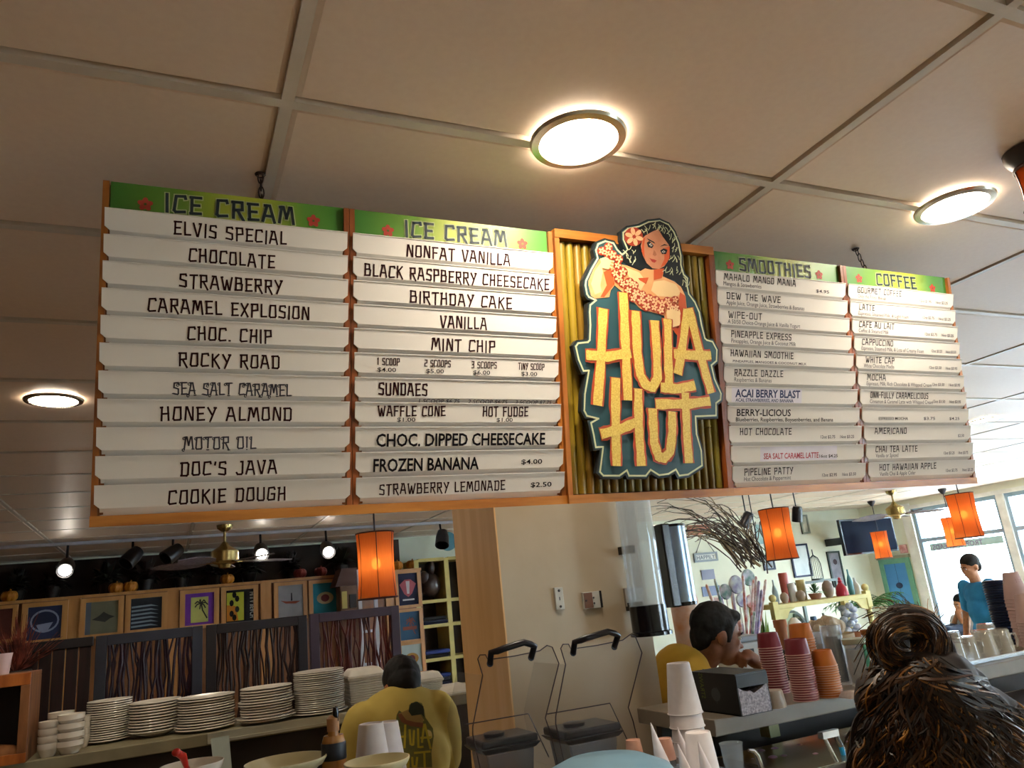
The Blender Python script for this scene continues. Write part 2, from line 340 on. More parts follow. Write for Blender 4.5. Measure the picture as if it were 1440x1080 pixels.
def bbox(mb, u0, u1, v0, v1, d0, d1):
    mb.hexa([bf(u0, v0, d0), bf(u1, v0, d0), bf(u1, v1, d0), bf(u0, v1, d0), bf(u0, v0, d1), bf(u1, v0, d1), bf(u1, v1, d1), bf(u0, v1, d1)])
US = [-.135, .350, .858, 1.349, 1.848, 2.328]; VB = -.672; HV = -.060
pitch = (-.652-HV)/-11
def header(u0, u1, text, tx0, tx1, fl_):
    o_ = MB(); bbox(o_, u0+.014, u1-.012, HV-.006, .002, .004, .010)
    mh = bpy.data.materials.get('header_green') or None
    h = onboard(o_, 'header_panel', header_mat(u0, u1), board); h['label'] = 'green to yellow header panel'
    t = MB(); uc0 = buv(*tx0)[0]; uc1 = buv(*tx1)[0]
    t.cur = 0; tiki_text(t, text, uc0, uc1, HV+.013, .035, lambda a, b, c: bf(a, b, .010+c), d=.0008, w=.30)
    t.cur = 1; tiki_text(t, text, uc0, uc1, HV+.013, .035, lambda a, b, c: bf(a, b, .010+c), d=.0016, w=.17)
    onboard(t, 'lettering', [M('letter_edge_pale', '#b9c489', rough=.6), M('letter_dark_teal', '#26363c', rough=.6)], h)
    for fp in fl_:
        fu, fv = buv(*fp); f = MB()
        for k in range(5):
            a = PI/2+k*2*PI/5; flat(f, disc_pts(fu+.0075*math.cos(a), fv+.0075*math.sin(a), .0075, .0055, 8, ang=a), lambda a_, b_, c_: bf(a_, b_, .010+c_), .0008+.0001*k)
        f.cur = 1; flat(f, disc_pts(fu, fv, .003, n=6), lambda a_, b_, c_: bf(a_, b_, .010+c_), .0016)
        onboard(f, 'flower', [M('flower_red', '#b8402c', rough=.6), M('flower_core', '#5b6b28', rough=.6)], h)
def header_mat(u0, u1):
    mt = bpy.data.materials.new('header_print'); mt.use_nodes = True; n = mt.node_tree; b = n.nodes['Principled BSDF']
    tc = n.nodes.new('ShaderNodeTexCoord'); sp = n.nodes.new('ShaderNodeSeparateXYZ'); mr = n.nodes.new('ShaderNodeMapRange'); rp = n.nodes.new('ShaderNodeValToRGB')
    n.links.new(tc.outputs['Object'], sp.inputs[0]); n.links.new(sp.outputs[0], mr.inputs[0]); mr.inputs[1].default_value = u0-L0.x; mr.inputs[2].default_value = u1-L0.x
    n.links.new(mr.outputs[0], rp.inputs[0]); e = rp.color_ramp.elements
    e[0].position = .05; e[0].color = (*lin('#3f7a2a'), 1); e[1].position = .95; e[1].color = (*lin('#46852f'), 1)
    for p_, c_ in ((.3, '#66902c'), (.5, '#aab135'), (.62, '#a5ad33'), (.8, '#5c9131')):
        q_ = e.new(p_); q_.color = (*lin(c_), 1)
    n.links.new(rp.outputs[0], b.inputs['Base Color']); b.inputs['Roughness'].default_value = .4
    return mt
def panel_frame(u0, u1, saw=True):
    f = MB(); bbox(f, u0, u1, VB, 0, -.012, -.006); onboard(f, 'backing_board', m_back, board)
    for a, b in ((u0+.0006, u0+.012), (u1-.012, u1-.0006)):
        f = MB(); bbox(f, a, b, VB, -.001, -.006, .020); onboard(f, 'frame_stile', mw if a < US[0]+.01 or b > US[5]-.01 or (US[2]-.02 < a < US[2]+.02) else mwd2, board)
    f = MB(); bbox(f, u0, u1, VB-.002, VB+.018, -.006, .0225); onboard(f, 'frame_rail', mwh, board)
def slat(u0, u1, k):
    # printed face leans: top proud, bottom tucked behind the next slat
    vt = HV-k*pitch; vb = vt-pitch-.004; a, b = u0+.006, u1-.006; n = .0095; vm = vt-pitch*.64; vk = vt-pitch*.79
    m_ = MB()
    poly = [(a, vt), (b, vt), (b-.0005, vm), (b-n, vk), (b-n, vb), (a+n, vb), (a+n, vk), (a+.0005, vm)]
    fn0 = sfn(vt, vb); fn = lambda x, y, d: fn0(x, y, -d)
    for rows in ([(a, b, vt), (a+.0003, b-.0003, vm), (a+n, b-n, vk), (a+n, b-n, vb)],):
        k0 = len(m_.v); 
        for (p_, q_2, y_) in rows:
            for dd in (0, .003): m_.v += [tuple(fn(p_, y_, dd)), tuple(fn(q_2, y_, dd))]
        for r_i in range(len(rows)-1):
            o_ = k0+4*r_i
            for fc_ in ((0, 1, 5, 4), (2, 6, 7, 3), (0, 4, 6, 2), (1, 3, 7, 5)): m_.f.append(tuple(o_+i_ for i_ in fc_)); m_.mi.append(0)
        m_.f += [(k0, k0+2, k0+3, k0+1)]; e_ = k0+4*(len(rows)-1); m_.f += [(e_, e_+1, e_+3, e_+2)]; m_.mi += [0, 0]
    bbox(m_, a, b, vt-.0014, vt, .028, .0306)  # lip added so the slat's top edge catches a light line
    return onboard(m_, 'menu_slat', m_slat, board), vt, vb
def sawteeth(u, side, k0=0):
    pts = [(u-.002*side, HV)]
    for k in range(11):
        vt = HV-k*pitch; w = .0095*side
        pts += [(u, vt-.0002), (u, vt-pitch*.60), (u+w, vt-pitch*.80), (u+w, vt-pitch+.0002)]
    pts += [(u, VB+.018), (u-.002*side, VB+.018)]
    s_ = MB(); s_.prism(pts, lambda x, y, d: bf(x, y, d), -.006, .0165)
    onboard(s_, 'slat_holder', mwd, board)
def sfn(vt, vb):
    def g(x, y, d):
        t = (vt-y)/pitch; return bf(x, y, .029-(t*.009 if t < .79 else .00711+(t-.79)*.040)+d)  # backward bend shapes a shade band into the slat's lower edge
    return g
T, F_, C_ = 'tiki', 'font', 'curl'
# each slat: list of (kind, text, px_left, px_right, relative height, relative baseline, ink)
P1 = [[(T, 'ELVIS SPECIAL', 244.6, 400.3)], [(T, 'CHOCOLATE', 265.7, 384)], [(T, 'STRAWBERRY', 252.7, 394)], [(T, 'CARAMEL EXPLOSION', 208.8, 432)], [(T, 'CHOC. CHIP', 264, 379.5)], [(T, 'ROCKY ROAD', 251.6, 390.8)],
      [(C_, 'SEA SALT CARAMEL', 244, 406.6)], [(T, 'HONEY ALMOND', 226.4, 407.6)], [(C_, 'MOTOR OIL', 259, 357.5)], [(T, "DOC'S JAVA", 253.8, 386.8)], [(T, 'COOKIE DOUGH', 237, 399)]]
s = 'small'; pr = 'price'
P2 = [[(T, 'NONFAT VANILLA', 568, 711.4)], [(T, 'BLACK RASPBERRY CHEESECAKE', 509.5, 765.7)], [(T, 'BIRTHDAY CAKE', 572.8, 713.8)], [(T, 'VANILLA', 614.6, 678.8)], [(T, 'MINT CHIP', 602.8, 690)],
      [('t2', '1 SCOOP', 527, 557.5), ('t2', '2 SCOOPS', 592.6, 628.3), ('t2', '3 SCOOPS', 658, 692.5), ('t2', 'TINY SCOOP', 723, 758.6), (pr, '$4.00', 526.8, 552.7), (pr, '$5.00', 594.5, 619.3), (pr, '$6.00', 660, 683.5), (pr, '$3.00', 727, 749)],
      [('t3', 'SUNDAES', 529, 595.7), ('pb', '1 SCOOP $6.75', 585.6, 642), ('pb', '2 SCOOP $6.75', 654, 708.6), ('pb', '3 SCOOP $7.75', 720, 770)],
      [('t4', 'WAFFLE CONE', 528, 621), ('t4', 'HOT FUDGE', 673.6, 736), ('pb2', '$1.00', 554, 579.6), ('pb2', '$1.00', 692.5, 715)],
      [(F_, 'CHOC. DIPPED CHEESECAKE', 525, 760)], [(F_, 'FROZEN BANANA', 521, 667.7), ('pc', '$4.00', 727, 756)], [('t5', 'STRAWBERRY LEMONADE', 530, 704), ('pc', '$2.50', 740, 769)]]
pp = 'pp'
P4 = [[('h', 'MAHALO MANGO MANIA', 1010, 1110), (s, 'Mangos & Strawberries', 1009, 1062), (pp, '$4.95', 1138.6, 1157)],
      [('hw', 'DEW THE WAVE', 1013.6, 1088.5), (s, 'Apple Juice, Orange Juice, Strawberries & Bananas', 1013, 1122)],
      [('h', 'WIPE-OUT', 1016, 1062.5), (s, 'A 50/50 Choice-Orange Juice & Vanilla Yogurt', 1015, 1116)],
      [('h', 'PINEAPPLE EXPRESS', 1019.7, 1103.5), (s, 'Pineapples, Orange Juice & Coconut Milk', 1019.7, 1110)],
      [('h', 'HAWAIIAN SMOOTHIE', 1019, 1106.5), ('sc', 'PINEAPPLES, MANGOES & COCONUT MILK', 1022, 1125)],
      [('h', 'RAZZLE DAZZLE', 1024.4, 1092), (s, 'Raspberries & Bananas', 1024, 1076)],
      [('hb', 'ACAI BERRY BLAST', 1025.4, 1116), ('sb', 'ACAI, STRAWBERRIES, AND BANANA', 1025.7, 1106.5)],
      [('hf', 'BERRY-LICIOUS', 1027.4, 1102.8), ('sk', 'Blueberries, Raspberries, Boysenberries, and Banana', 1026, 1162)],
      [('h', 'HOT CHOCOLATE', 1031.9, 1103.7), (pp, '12oz $2.75', 1144.8, 1165), (pp, '16oz $3.25', 1172, 1191.5)],
      [('hp', 'SEA SALT CARAMEL LATTE', 1065, 1141.7), ('hq', '16oz $4.25', 1143, 1168.5)],
      [('h', 'PIPELINE PATTY', 1038, 1105.5), (s, 'Hot Chocolate & Peppermint', 1037.4, 1102.7), (pp, '12oz $2.95', 1146.6, 1167.4), (pp, '16oz $3.50', 1174.8, 1194)]]
P5 = [[('h', 'GOURMET COFFEE', 1196.7, 1258), (s, 'Only the Finest Blends', 1197, 1236.5), (pp, '12oz $1.95', 1283.5, 1300), (pp, '16oz $2.25', 1306, 1323)],
      [('h', 'LATTE', 1199, 1220.5), (s, 'Espresso, Steamed Milk, & Light Foam', 1198, 1268), (pp, '12oz $2.75', 1288, 1304), (pp, '16oz $3.25', 1310, 1327)],
      [('h', 'CAFE AU LAIT', 1199, 1247.6), (s, 'Coffee & Steamed Milk', 1198, 1240), (pp, '12oz $2.75', 1291, 1308), (pp, '16oz $3.25', 1314, 1331)],
      [('h', 'CAPPUCCINO', 1203, 1246), (s, 'Espresso, Steamed Milk, & Lots of Creamy Foam', 1202, 1289), (pp, '12oz $3.25', 1300, 1315), (pp, '16oz $3.50', 1320, 1334.5)],
      [('h', 'WHITE CAP', 1208, 1247.6), (s, 'White Chocolate Mocha', 1205, 1247.6), (pp, '12oz $3.50', 1297, 1314), (pp, '16oz $3.95', 1320, 1336)],
      [('h', 'MOCHA', 1210, 1235.7), (s, 'Espresso, Milk, Rich Chocolate & Whipped Cream', 1209, 1299.6), (pp, '12oz $3.50', 1301, 1318), (pp, '16oz $3.95', 1324.5, 1340)],
      [('h', 'ONN-FULLY CARAMELICIOUS', 1214.3, 1295), (s, 'Cinnamon & Caramel Latte with Whipped Cream', 1213.5, 1301.7), (pp, '12oz $3.50', 1302, 1319), (pp, '16oz $3.95', 1325, 1341)],
      [('hq', 'ESPRESSO MOCHA', 1226, 1267), (pp, '$3.75', 1289, 1305), (pp, '$4.25', 1325, 1339)],
      [('h', 'AMERICANO', 1220.4, 1264.7), (pp, '$2.50', 1337, 1345.5)],
      [('h', 'CHAI TEA LATTE', 1221.5, 1279.7), (s, 'Vanilla or Spiced', 1221.5, 1253), (pp, '12oz $3.25', 1317, 1332), (pp, '16oz $3.75', 1337.5, 1351)],
      [('h', 'HOT HAWAIIAN APPLE', 1227, 1306), (s, 'Vanilla Chai & Apple Cider', 1227, 1277), (pp, '12oz $2.75', 1320, 1336), (pp, '16oz $3.25', 1343, 1358)]]
STY = {T: ('t', .46, .27, m_ink, .145), 't2': ('t', .26, .54, m_ink, .15), 't3': ('t', .46, .32, m_ink, .15), 't4': ('t', .38, .46, m_ink, .15), 't5': ('t', .38, .32, m_ink, .14),
       'h': ('t', .30, .57, m_ink2, .145), 'hw': ('t', .30, .57, m_ink2, .145), s: ('f', .21, .27, m_inkg, 0), pp: ('f', .16, .35, m_inkg, .01), pr: ('f', .17, .26, m_ink2, .01), 'pb': ('f', .15, .02, m_inkg, .01), 'pb2': ('f', .16, .22, m_ink2, .01),
       'pc': ('f', .20, .38, m_ink2, .015), F_: ('f', .50, .22, m_ink2, .022), C_: ('c', .42, .22, m_curl, 0), 'sc': ('f', .12, .26, m_inkg, .01), 'hb': ('f', .38, .48, m_blue, .03), 'sb': ('f', .16, .25, m_blue, .02),
       'hf': ('f', .34, .52, m_ink2, .012), 'sk': ('f', .19, .25, m_ink2, .012), 'hp': ('f', .28, .34, m_pink, .02), 'hq': ('f', .16, .34, m_ink2, .01)}
def curl_text(mb, text, x0, x1, y, h, fn):
    # serifed letters with curled terminals
    ss, wd = strokes(text, .05); k = (x1-x0)/wd
    for st in ss:
        pts = [(x0+a*k, y+b*h) for a, b in st]; ribbon(mb, pts, .13*h, fn, .0006, 4)
        if len(st) > 2 or st[0][1] > .8:
            ribbon(mb, disc_pts(pts[0][0]-h*.07, pts[0][1]-h*.1, h*.1, n=7), .07*h, fn, .0007)
        e = pts[-1]; ribbon(mb, [(e[0]-h*.1, e[1]), (e[0]+h*.1, e[1])], .07*h, fn, .0007)
def fill_panel(u0, u1, rows):
    for k, row in enumerate(rows):
        sl, vt, vb = slat(u0, u1, k); fn = sfn(vt, vb)
        if any(r_[0] in ('hb', 'hp') for r_ in row):
            st = MB(); x0 = min(buv(r_[2], 500)[0] for r_ in row); 
            ya = buv((row[0][2]+row[0][3])/2, 0)[0]
        for (kd, tx, pl, prr) in row:
            ty, hh, bb, ink, ex = STY[kd]; y = vt-pitch*(1-bb); h = pitch*hh
            # photo y of this slat at the text's place, to read u there
            ym = (vt+vb)/2; py_l = ypx(pl, ym); py_r = ypx(prr, ym)
            a, b = buv(pl, py_l)[0], buv(prr, py_r)[0]
            if kd in ('hb', 'hp'):
                st = MB(); flat(st, [(a-.012, vt-.003), (b+(.006 if kd == 'hb' else .07), vt-.003), (b+(.006 if kd == 'hb' else .07), vt-pitch*.785), (a-.012, vt-pitch*.785)], fn, .0004)
                onboard(st, 'paper_strip', M('paper_strip_lilac', '#f3eef8', rough=.5), sl)
            tb = MB()
            if ty == 't':
                tiki_text(tb, tx, a, b, y, h, fn, w=ex)
            elif ty == 'c': curl_text(tb, tx, a, b, y, h, fn)
            else: font_text(tb, tx, a, b, y, h, fn, d=.0014 if bb < .3 else .0006, bold=ex)
            onboard(tb, 'lettering', ink, sl)
def proj(p):
    q = Vector(p)-Vector((0, 0, CZ)); c = [sum(RM[i][j]*q[i] for i in range(3)) for j in range(3)]
    return 720+1065*c[0]/c[2], 540+1065*c[1]/c[2]
def ypx(px, v):
    lo, hi = -.5, 2.8
    for _ in range(30):
        mid = (lo+hi)/2
        if proj(bf(mid, v))[0] < px: lo = mid
        else: hi = mid
    return proj(bf(lo, v))[1]
for i in (0, 1, 3, 4): panel_frame(US[i], US[i+1])
header(US[0], US[1], 'ICE CREAM', (233, 295), (411.7, 305), [(204.5, 290), (439.6, 313)])
header(US[1], US[2], 'ICE CREAM', (568.5, 330), (709, 338), [(543.8, 326.7), (732, 345)])
header(US[3], US[4], 'SMOOTHIES', (1037, 380), (1135.5, 385), [(1023, 374), (1148, 388)])
header(US[4], US[5], 'COFFEE', (1229, 400), (1284, 404), [(1204, 393), (1307, 406.6)])
for (i, rows) in ((0, P1), (1, P2), (3, P4), (4, P5)):
    fill_panel(US[i], US[i+1], rows); sawteeth(US[i]+.012, 1); sawteeth(US[i+1]-.012, -1)
# ---- bamboo panel with the cutout emblem
u0, u1 = US[2], US[3]
f = MB(); bbox(f, u0, u1, VB, 0, -.012, -.006); onboard(f, 'backing_board', m_back, board)
for a, b in ((u0+.0006, u0+.013), (u1-.015, u1-.0006)):
    f = MB(); bbox(f, a, b, VB, .004, -.006, .030); onboard(f, 'frame_stile', mw if a < US[0]+.01 or b > US[5]-.01 or (US[2]-.02 < a < US[2]+.02) else mwd2, board)
for a, b in ((-.018, .004), (VB-.002, VB+.018)):
    f = MB(); bbox(f, u0, u1, a, b, -.006, .0325); onboard(f, 'frame_rail', mwh, board)
m_bam = [M('bamboo_gold', '#92791f', '#6f5914', scale=3, rough=.35, stretch=(8, 8, 1)), M('bamboo_amber', '#85651d', '#614812', scale=3, rough=.35, stretch=(8, 8, 1)), M('bamboo_olive', '#8a7d2a', '#685c18', scale=3, rough=.35, stretch=(8, 8, 1))]
nb = 20; bw = (u1-u0-.034)/nb
for i in range(nb):
    uc = u0+.017+bw*(i+.5); tb = MB(); r0 = bw*.47; pts = []; rs = []
    nodes = sorted(random.uniform(-.62, -.05) for _ in range(2)); v = -.022
    ks = [-.022]+[x for nn in sorted(nodes, reverse=True) for x in (nn+.004, nn, nn-.004)]+[VB+.02]
    for j, vv in enumerate(ks):
        pts.append(bf(uc+random.uniform(-.0006, .0006), vv, r0-.004)); rs.append(r0*(1.09 if j in (2, 5) else 1))
    tb.tube(pts, rs, n=10); onboard(tb, 'bamboo_pole', random.choice(m_bam), board, smooth=True)
Z5 = lambda x, y: (760+x/5.538, 300+y/5.538)
Z6 = lambda x, y: (760+x/5.143, 480+y/5.143)
sil = [Z5(*p) for p in [(850, 95), (920, 125), (965, 185), (1000, 270), (1020, 370), (1020, 440), (1040, 510), (1072, 540), (1068, 600), (1080, 660), (1125, 720), (1160, 800), (1178, 900), (1203, 1015)]]
sil += [Z6(*p) for p in [(1110, 12), (1168, 18), (1203, 85), (1200, 170), (1165, 200), (1185, 290), (1232, 395), (1228, 445), (1196, 470), (1196, 562), (1050, 568), (1056, 680), (1090, 800), (1096, 912), (1045, 945), (990, 980), (920, 990), (897, 948), (850, 976), (780, 986), (722, 950), (690, 990), (560, 990), (547, 955), (500, 990), (380, 990), (348, 955), (358, 880), (372, 785), (322, 790), (305, 690), (284, 596), (335, 576), (262, 566), (238, 520), (243, 400), (272, 245), (238, 250), (200, 160), (178, 60), (200, 30), (270, 22)]]
sil += [Z5(*p) for p in [(300, 1010), (305, 900), (300, 800), (305, 742), (345, 715), (300, 700), (280, 670), (268, 600), (272, 560), (315, 470), (362, 390), (348, 330), (368, 275), (430, 250), (500, 268), (530, 320), (560, 350), (592, 325), (560, 250), (558, 190), (600, 155), (690, 138), (760, 105)]]
sil = [buv(*p) for p in sil]
def offset(poly, r):
    n = len(poly); area = sum(poly[i][0]*poly[(i+1) % n][1]-poly[(i+1) % n][0]*poly[i][1] for i in range(n)); sg = 1 if area > 0 else -1; out = []
    for i in range(n):
        a, b, c = Vector(poly[i-1]), Vector(poly[i]), Vector(poly[(i+1) % n])
        t1 = (b-a).normalized(); t2 = (c-b).normalized(); nn = Vector((-(t1+t2).y, (t1+t2).x))
        if nn.length < 1e-6: nn = Vector((-t1.y, t1.x))
        nn.normalize(); out.append(tuple(b+nn*r*sg*min(1.4, 1/max(.6, nn.dot(Vector((-t1.y, t1.x)))))))
    return out
EZ = .046
m_cream = M('emblem_cream', '#d9dcae', rough=.35); m_teal = M('emblem_teal', '#2f5359', '#2b4c53', rough=.3); m_edge = M('emblem_dark_edge', '#1c2326', rough=.5)
f = MB(); f.prism(offset(sil, -.004), bf, EZ-.016, EZ); emb = onboard(f, 'cutout_emblem', m_edge, board); emb['label'] = 'cutout emblem of a woman holding a flower garland above tiki lettering'
for a in ((.95, -.2), (1.25, -.3), (1.1, -.55)):
    st = MB(); st.tube([bf(a[0], a[1], .002), bf(a[0], a[1], EZ-.016)], .006, n=8); onboard(st, 'spacer', m_edge, emb)
f = MB(); flat(f, sil, bf, EZ+.0006); onboard(f, 'teal_ground', m_teal, emb)
f = MB(); cl = offset(sil, .0042); ribbon(f, cl+[cl[0]], .0042, bf, EZ+.0014); cream_f = f
def art(polys, name, mt, d, fr=Z5):
    for k, pl_ in enumerate(polys):
        q_ = MB(); flat(q_, [buv(*fr(*p)) for p in pl_], bf, EZ+d+k*.00004); onboard(q_, name, mt, emb)
m_hair = M('emblem_black_hair', '#171c20', rough=.35); m_skin = M('emblem_skin', '#dba06c', '#d2935c', scale=30, rough=.4); m_skinl = M('emblem_skin_light', '#e7c48e', rough=.4); m_skind = M('emblem_skin_shade', '#c9582b', rough=.4); m_face = M('emblem_face', '#c08261', '#b57654', scale=40, rough=.4)
art([[(850, 108), (915, 140), (955, 200), (985, 280), (1005, 370), (1005, 445), (1025, 520), (1055, 550), (1052, 600), (1060, 650), (1020, 640), (960, 560), (880, 540), (700, 500), (650, 480), (560, 420), (575, 370), (610, 320), (575, 250), (575, 200), (610, 170), (690, 155), (765, 120)]], 'hair', m_hair, .0018)
art([[(300, 600), (300, 565), (340, 475), (385, 400), (450, 380), (500, 430), (600, 450), (700, 490), (735, 470), (780, 480), (880, 470), (870, 530), (960, 570), (1010, 610), (1045, 680), (1055, 780), (1030, 860), (1010, 900), (990, 980), (940, 930), (890, 900), (880, 830), (700, 780), (600, 680), (500, 600), (470, 640), (460, 690), (350, 700), (320, 680)]], 'shoulders', m_skin, .0022)
art([[(320, 590), (350, 490), (400, 420), (410, 500), (390, 600), (400, 650), (350, 670)], [(580, 460), (690, 500), (740, 570), (700, 640), (620, 560)], [(800, 570), (880, 560), (970, 590), (1010, 660), (960, 690), (830, 680), (780, 640)]], 'skin_highlight', m_skinl, .0026)
art([[(415, 500), (470, 470), (500, 590), (460, 640), (420, 690), (390, 690), (440, 600)], [(680, 545), (760, 540), (740, 590), (690, 560)], [(800, 480), (880, 470), (860, 545), (800, 560)], [(1000, 650), (1040, 680), (1050, 780), (1010, 850), (985, 760)], [(930, 900), (1010, 900), (990, 990), (960, 960)]], 'skin_shade', m_skind, .0030)
art([[(735, 220), (790, 190), (835, 170), (870, 230), (915, 290), (922, 350), (905, 420), (880, 455), (840, 475), (790, 470), (745, 430), (715, 370), (700, 300), (715, 240)]], 'face', m_face, .0034)
art([[(880, 320), (922, 300), (920, 390), (890, 440), (850, 465), (880, 400)], [(715, 250), (735, 230), (725, 300), (730, 400), (705, 340)]], 'face_shade', m_skind, .0037)
art([[(745, 275), (765, 262), (798, 298), (785, 318), (755, 308)], [(848, 335), (875, 318), (905, 330), (892, 362), (862, 362)], [(745, 240), (800, 268), (812, 285), (760, 258)], [(845, 305), (880, 285), (915, 298), (880, 296)]], 'eye_makeup', m_hair, .0040)
art([[(762, 288), (775, 280), (788, 298), (775, 304)], [(860, 345), (875, 334), (888, 345), (874, 354)]], 'eye', M('emblem_eye_white', '#e9ded0'), .0043)
art([disc_pts(776, 293, 6, n=8), disc_pts(874, 345, 6, n=8)], 'pupil', m_hair, .0046)
art([[(765, 392), (785, 400), (800, 402), (822, 412), (805, 428), (785, 422)]], 'lips', M('emblem_lips', '#a8352b'), .0040)
art([[(800, 330), (812, 345), (822, 368), (808, 378), (790, 368)]], 'nose', M('emblem_nose', '#a96a4b'), .0040)
# hair highlights
q_ = MB(); rr = random.Random(3)
for cx, cy, n_ in [(740, 170, 4), (790, 150, 4), (850, 150, 5), (900, 190, 5), (950, 250, 4), (975, 320, 4), (980, 400, 4), (945, 400, 3), (930, 490, 3), (900, 470, 3), (990, 480, 3), (1030, 560, 3), (640, 330, 3), (600, 370, 3), (620, 400, 3), (650, 420, 3), (1045, 600, 2)]:
    for k in range(n_):
        a = rr.uniform(.6, 2.2); x = cx+rr.uniform(-22, 22); y = cy+rr.uniform(-22, 22); l = rr.uniform(14, 26)
        ribbon(q_, [buv(*Z5(x-l*math.cos(a), y-l*math.sin(a))), buv(*Z5(x+rr.uniform(-6, 6), y)), buv(*Z5(x+l*math.cos(a+.5), y+l*math.sin(a+.5)))], .0017, bf, EZ+.0036)
onboard(q_, 'hair_highlight', m_cream, emb)
# garland of flowers: a flower is five petals
m_lei = M('emblem_garland_red', '#a93a22', rough=.4); m_pet = M('emblem_petal', '#e6b98c', '#dea878', scale=50, rough=.4); m_core = M('emblem_flower_core', '#c9502c')
lei = [(400, 340, 30), (450, 310, 30), (480, 370, 34), (440, 360, 26), (530, 400, 30), (520, 450, 28), (560, 500, 34), (500, 510, 28), (530, 550, 34), (560, 590, 26), (610, 580, 34), (650, 600, 28), (600, 640, 30), (660, 660, 34), (710, 670, 26), (640, 700, 28), (700, 720, 34), (760, 700, 30), (740, 760, 34), (810, 720, 34), (800, 770, 28), (860, 740, 30), (850, 790, 30), (900, 720, 28), (920, 760, 28), (960, 710, 26), (965, 770, 26)]
q_ = MB()
for k, (x, y, r) in enumerate(lei): flat(q_, [buv(*Z5(*p)) for p in disc_pts(x, y, r*1.15, n=12)], bf, EZ+.0040+k*.00003)
onboard(q_, 'garland_ground', m_lei, emb)
for k, (x, y, r) in enumerate(lei):
    q_ = MB()
    for j in range(5):
        a = j*2*PI/5+k; flat(q_, [buv(*Z5(*p)) for p in disc_pts(x+r*.55*math.cos(a), y+r*.55*math.sin(a), r*.42, r*.27, 8, ang=a)], bf, EZ+.0052+j*.00002)
    onboard(q_, 'garland_flower', m_pet, emb)
q_ = MB(); flat(q_, [buv(*Z5(*p)) for p in disc_pts(645, 230, 72, n=18)], bf, EZ+.0038); onboard(q_, 'hair_flower_ground', m_lei, emb)
for j in range(6):
    a = j*2*PI/6+.3; q_ = MB(); flat(q_, [buv(*Z5(*p)) for p in disc_pts(648+42*math.cos(a), 230+42*math.sin(a), 30, 17, 10, ang=a)], bf, EZ+.0045); onboard(q_, 'petal', m_pet, emb)
# hands
for nm, base, fing in (('left_hand', [(385, 400), (430, 385), (470, 420), (450, 480), (400, 470)], [((440, 410), (490, 420)), ((440, 430), (485, 445)), ((435, 450), (475, 468))]),
                       ('right_hand', [(890, 800), (930, 780), (990, 800), (1030, 850), (1010, 900), (940, 920), (900, 880)], [((930, 800), (900, 790)), ((950, 800), (935, 770)), ((975, 810), (965, 775)), ((1000, 830), (990, 790))])):
    q_ = MB(); flat(q_, [buv(*Z5(*p)) for p in base], bf, EZ+.0056)
    for a, b in fing: ribbon(q_, [buv(*Z5(*a)), buv(*Z5(*b))], .0034, bf, EZ+.0058)
    onboard(q_, nm, m_skinl, emb)
# big letters
LT = [('H', [[(833, 443), (830, 508), (825, 574)], [(861, 421), (864, 500), (867, 567)], [(811, 505), (838, 507), (871, 502)]]),
      ('U', [[(878, 446), (880, 500), (884, 532), (892, 546), (901, 549), (908, 536), (907, 500), (904, 457)]]),
      ('L', [[(922, 457), (923, 505), (924, 555)], [(914, 549), (935, 551), (960, 546)]]),
      ('A', [[(949, 444), (943, 490), (936, 531)], [(952, 442), (966, 500), (982, 557)], [(932, 503), (955, 505), (982, 505)]]),
      ('H', [[(850, 538), (850, 600), (851, 657)], [(881, 553), (882, 610), (885, 657)], [(831, 613), (855, 607), (885, 594)]]),
      ('U', [[(901, 580), (903, 625), (909, 644), (917, 646), (925, 638), (928, 610), (928, 582)]]),
      ('T', [[(907, 572), (945, 572), (981, 568)], [(946, 558), (948, 610), (951, 653)]])]
m_lr = M('letter_halo_orange', '#b84a26', rough=.4); m_ly = M('letter_yellow', '#e6cb66', '#cfa94a', scale=260, rough=.35)
def rough_stroke(mb, pts, w, d, jag=.0012):
    P = [Vector(buv(*p)) for p in pts]; D = []
    for i in range(len(P)-1):
        for j in range(5): D.append(P[i].lerp(P[i+1], j/5))
    D.append(P[-1]); t = (D[0]-D[1]).normalized(); D.insert(0, D[0]+t*w*.15); rl, rrt = [], []
    for i, p in enumerate(D):
        t = (D[min(i+1, len(D)-1)]-D[max(i-1, 0)]).normalized(); nn = Vector((-t.y, t.x))
        ww = w/2*(1+rr.uniform(-.09, .09)); rl.append(p+nn*ww); rrt.append(p-nn*ww*(1+rr.uniform(-.08, .08)))
    n = len(D); mb.add([bf(*p, d) for p in rl]+[bf(*p, d) for p in rrt], [(i, i+1, n+i+1, n+i) for i in range(n-1)])
for k, (ch, st) in enumerate(LT):
    q_ = MB(); q_.cur = 0
    for j_, s_ in enumerate(st): rough_stroke(q_, s_, .0345, EZ+.0062+.0003*j_)
    q_.cur = 1
    for j_, s_ in enumerate(st): rough_stroke(q_, s_, .0245, EZ+.0074+.0004*j_)
    onboard(q_, 'big_letter', [m_lr, m_ly], emb)
onboard(cream_f, 'cream_outline', m_cream, emb)
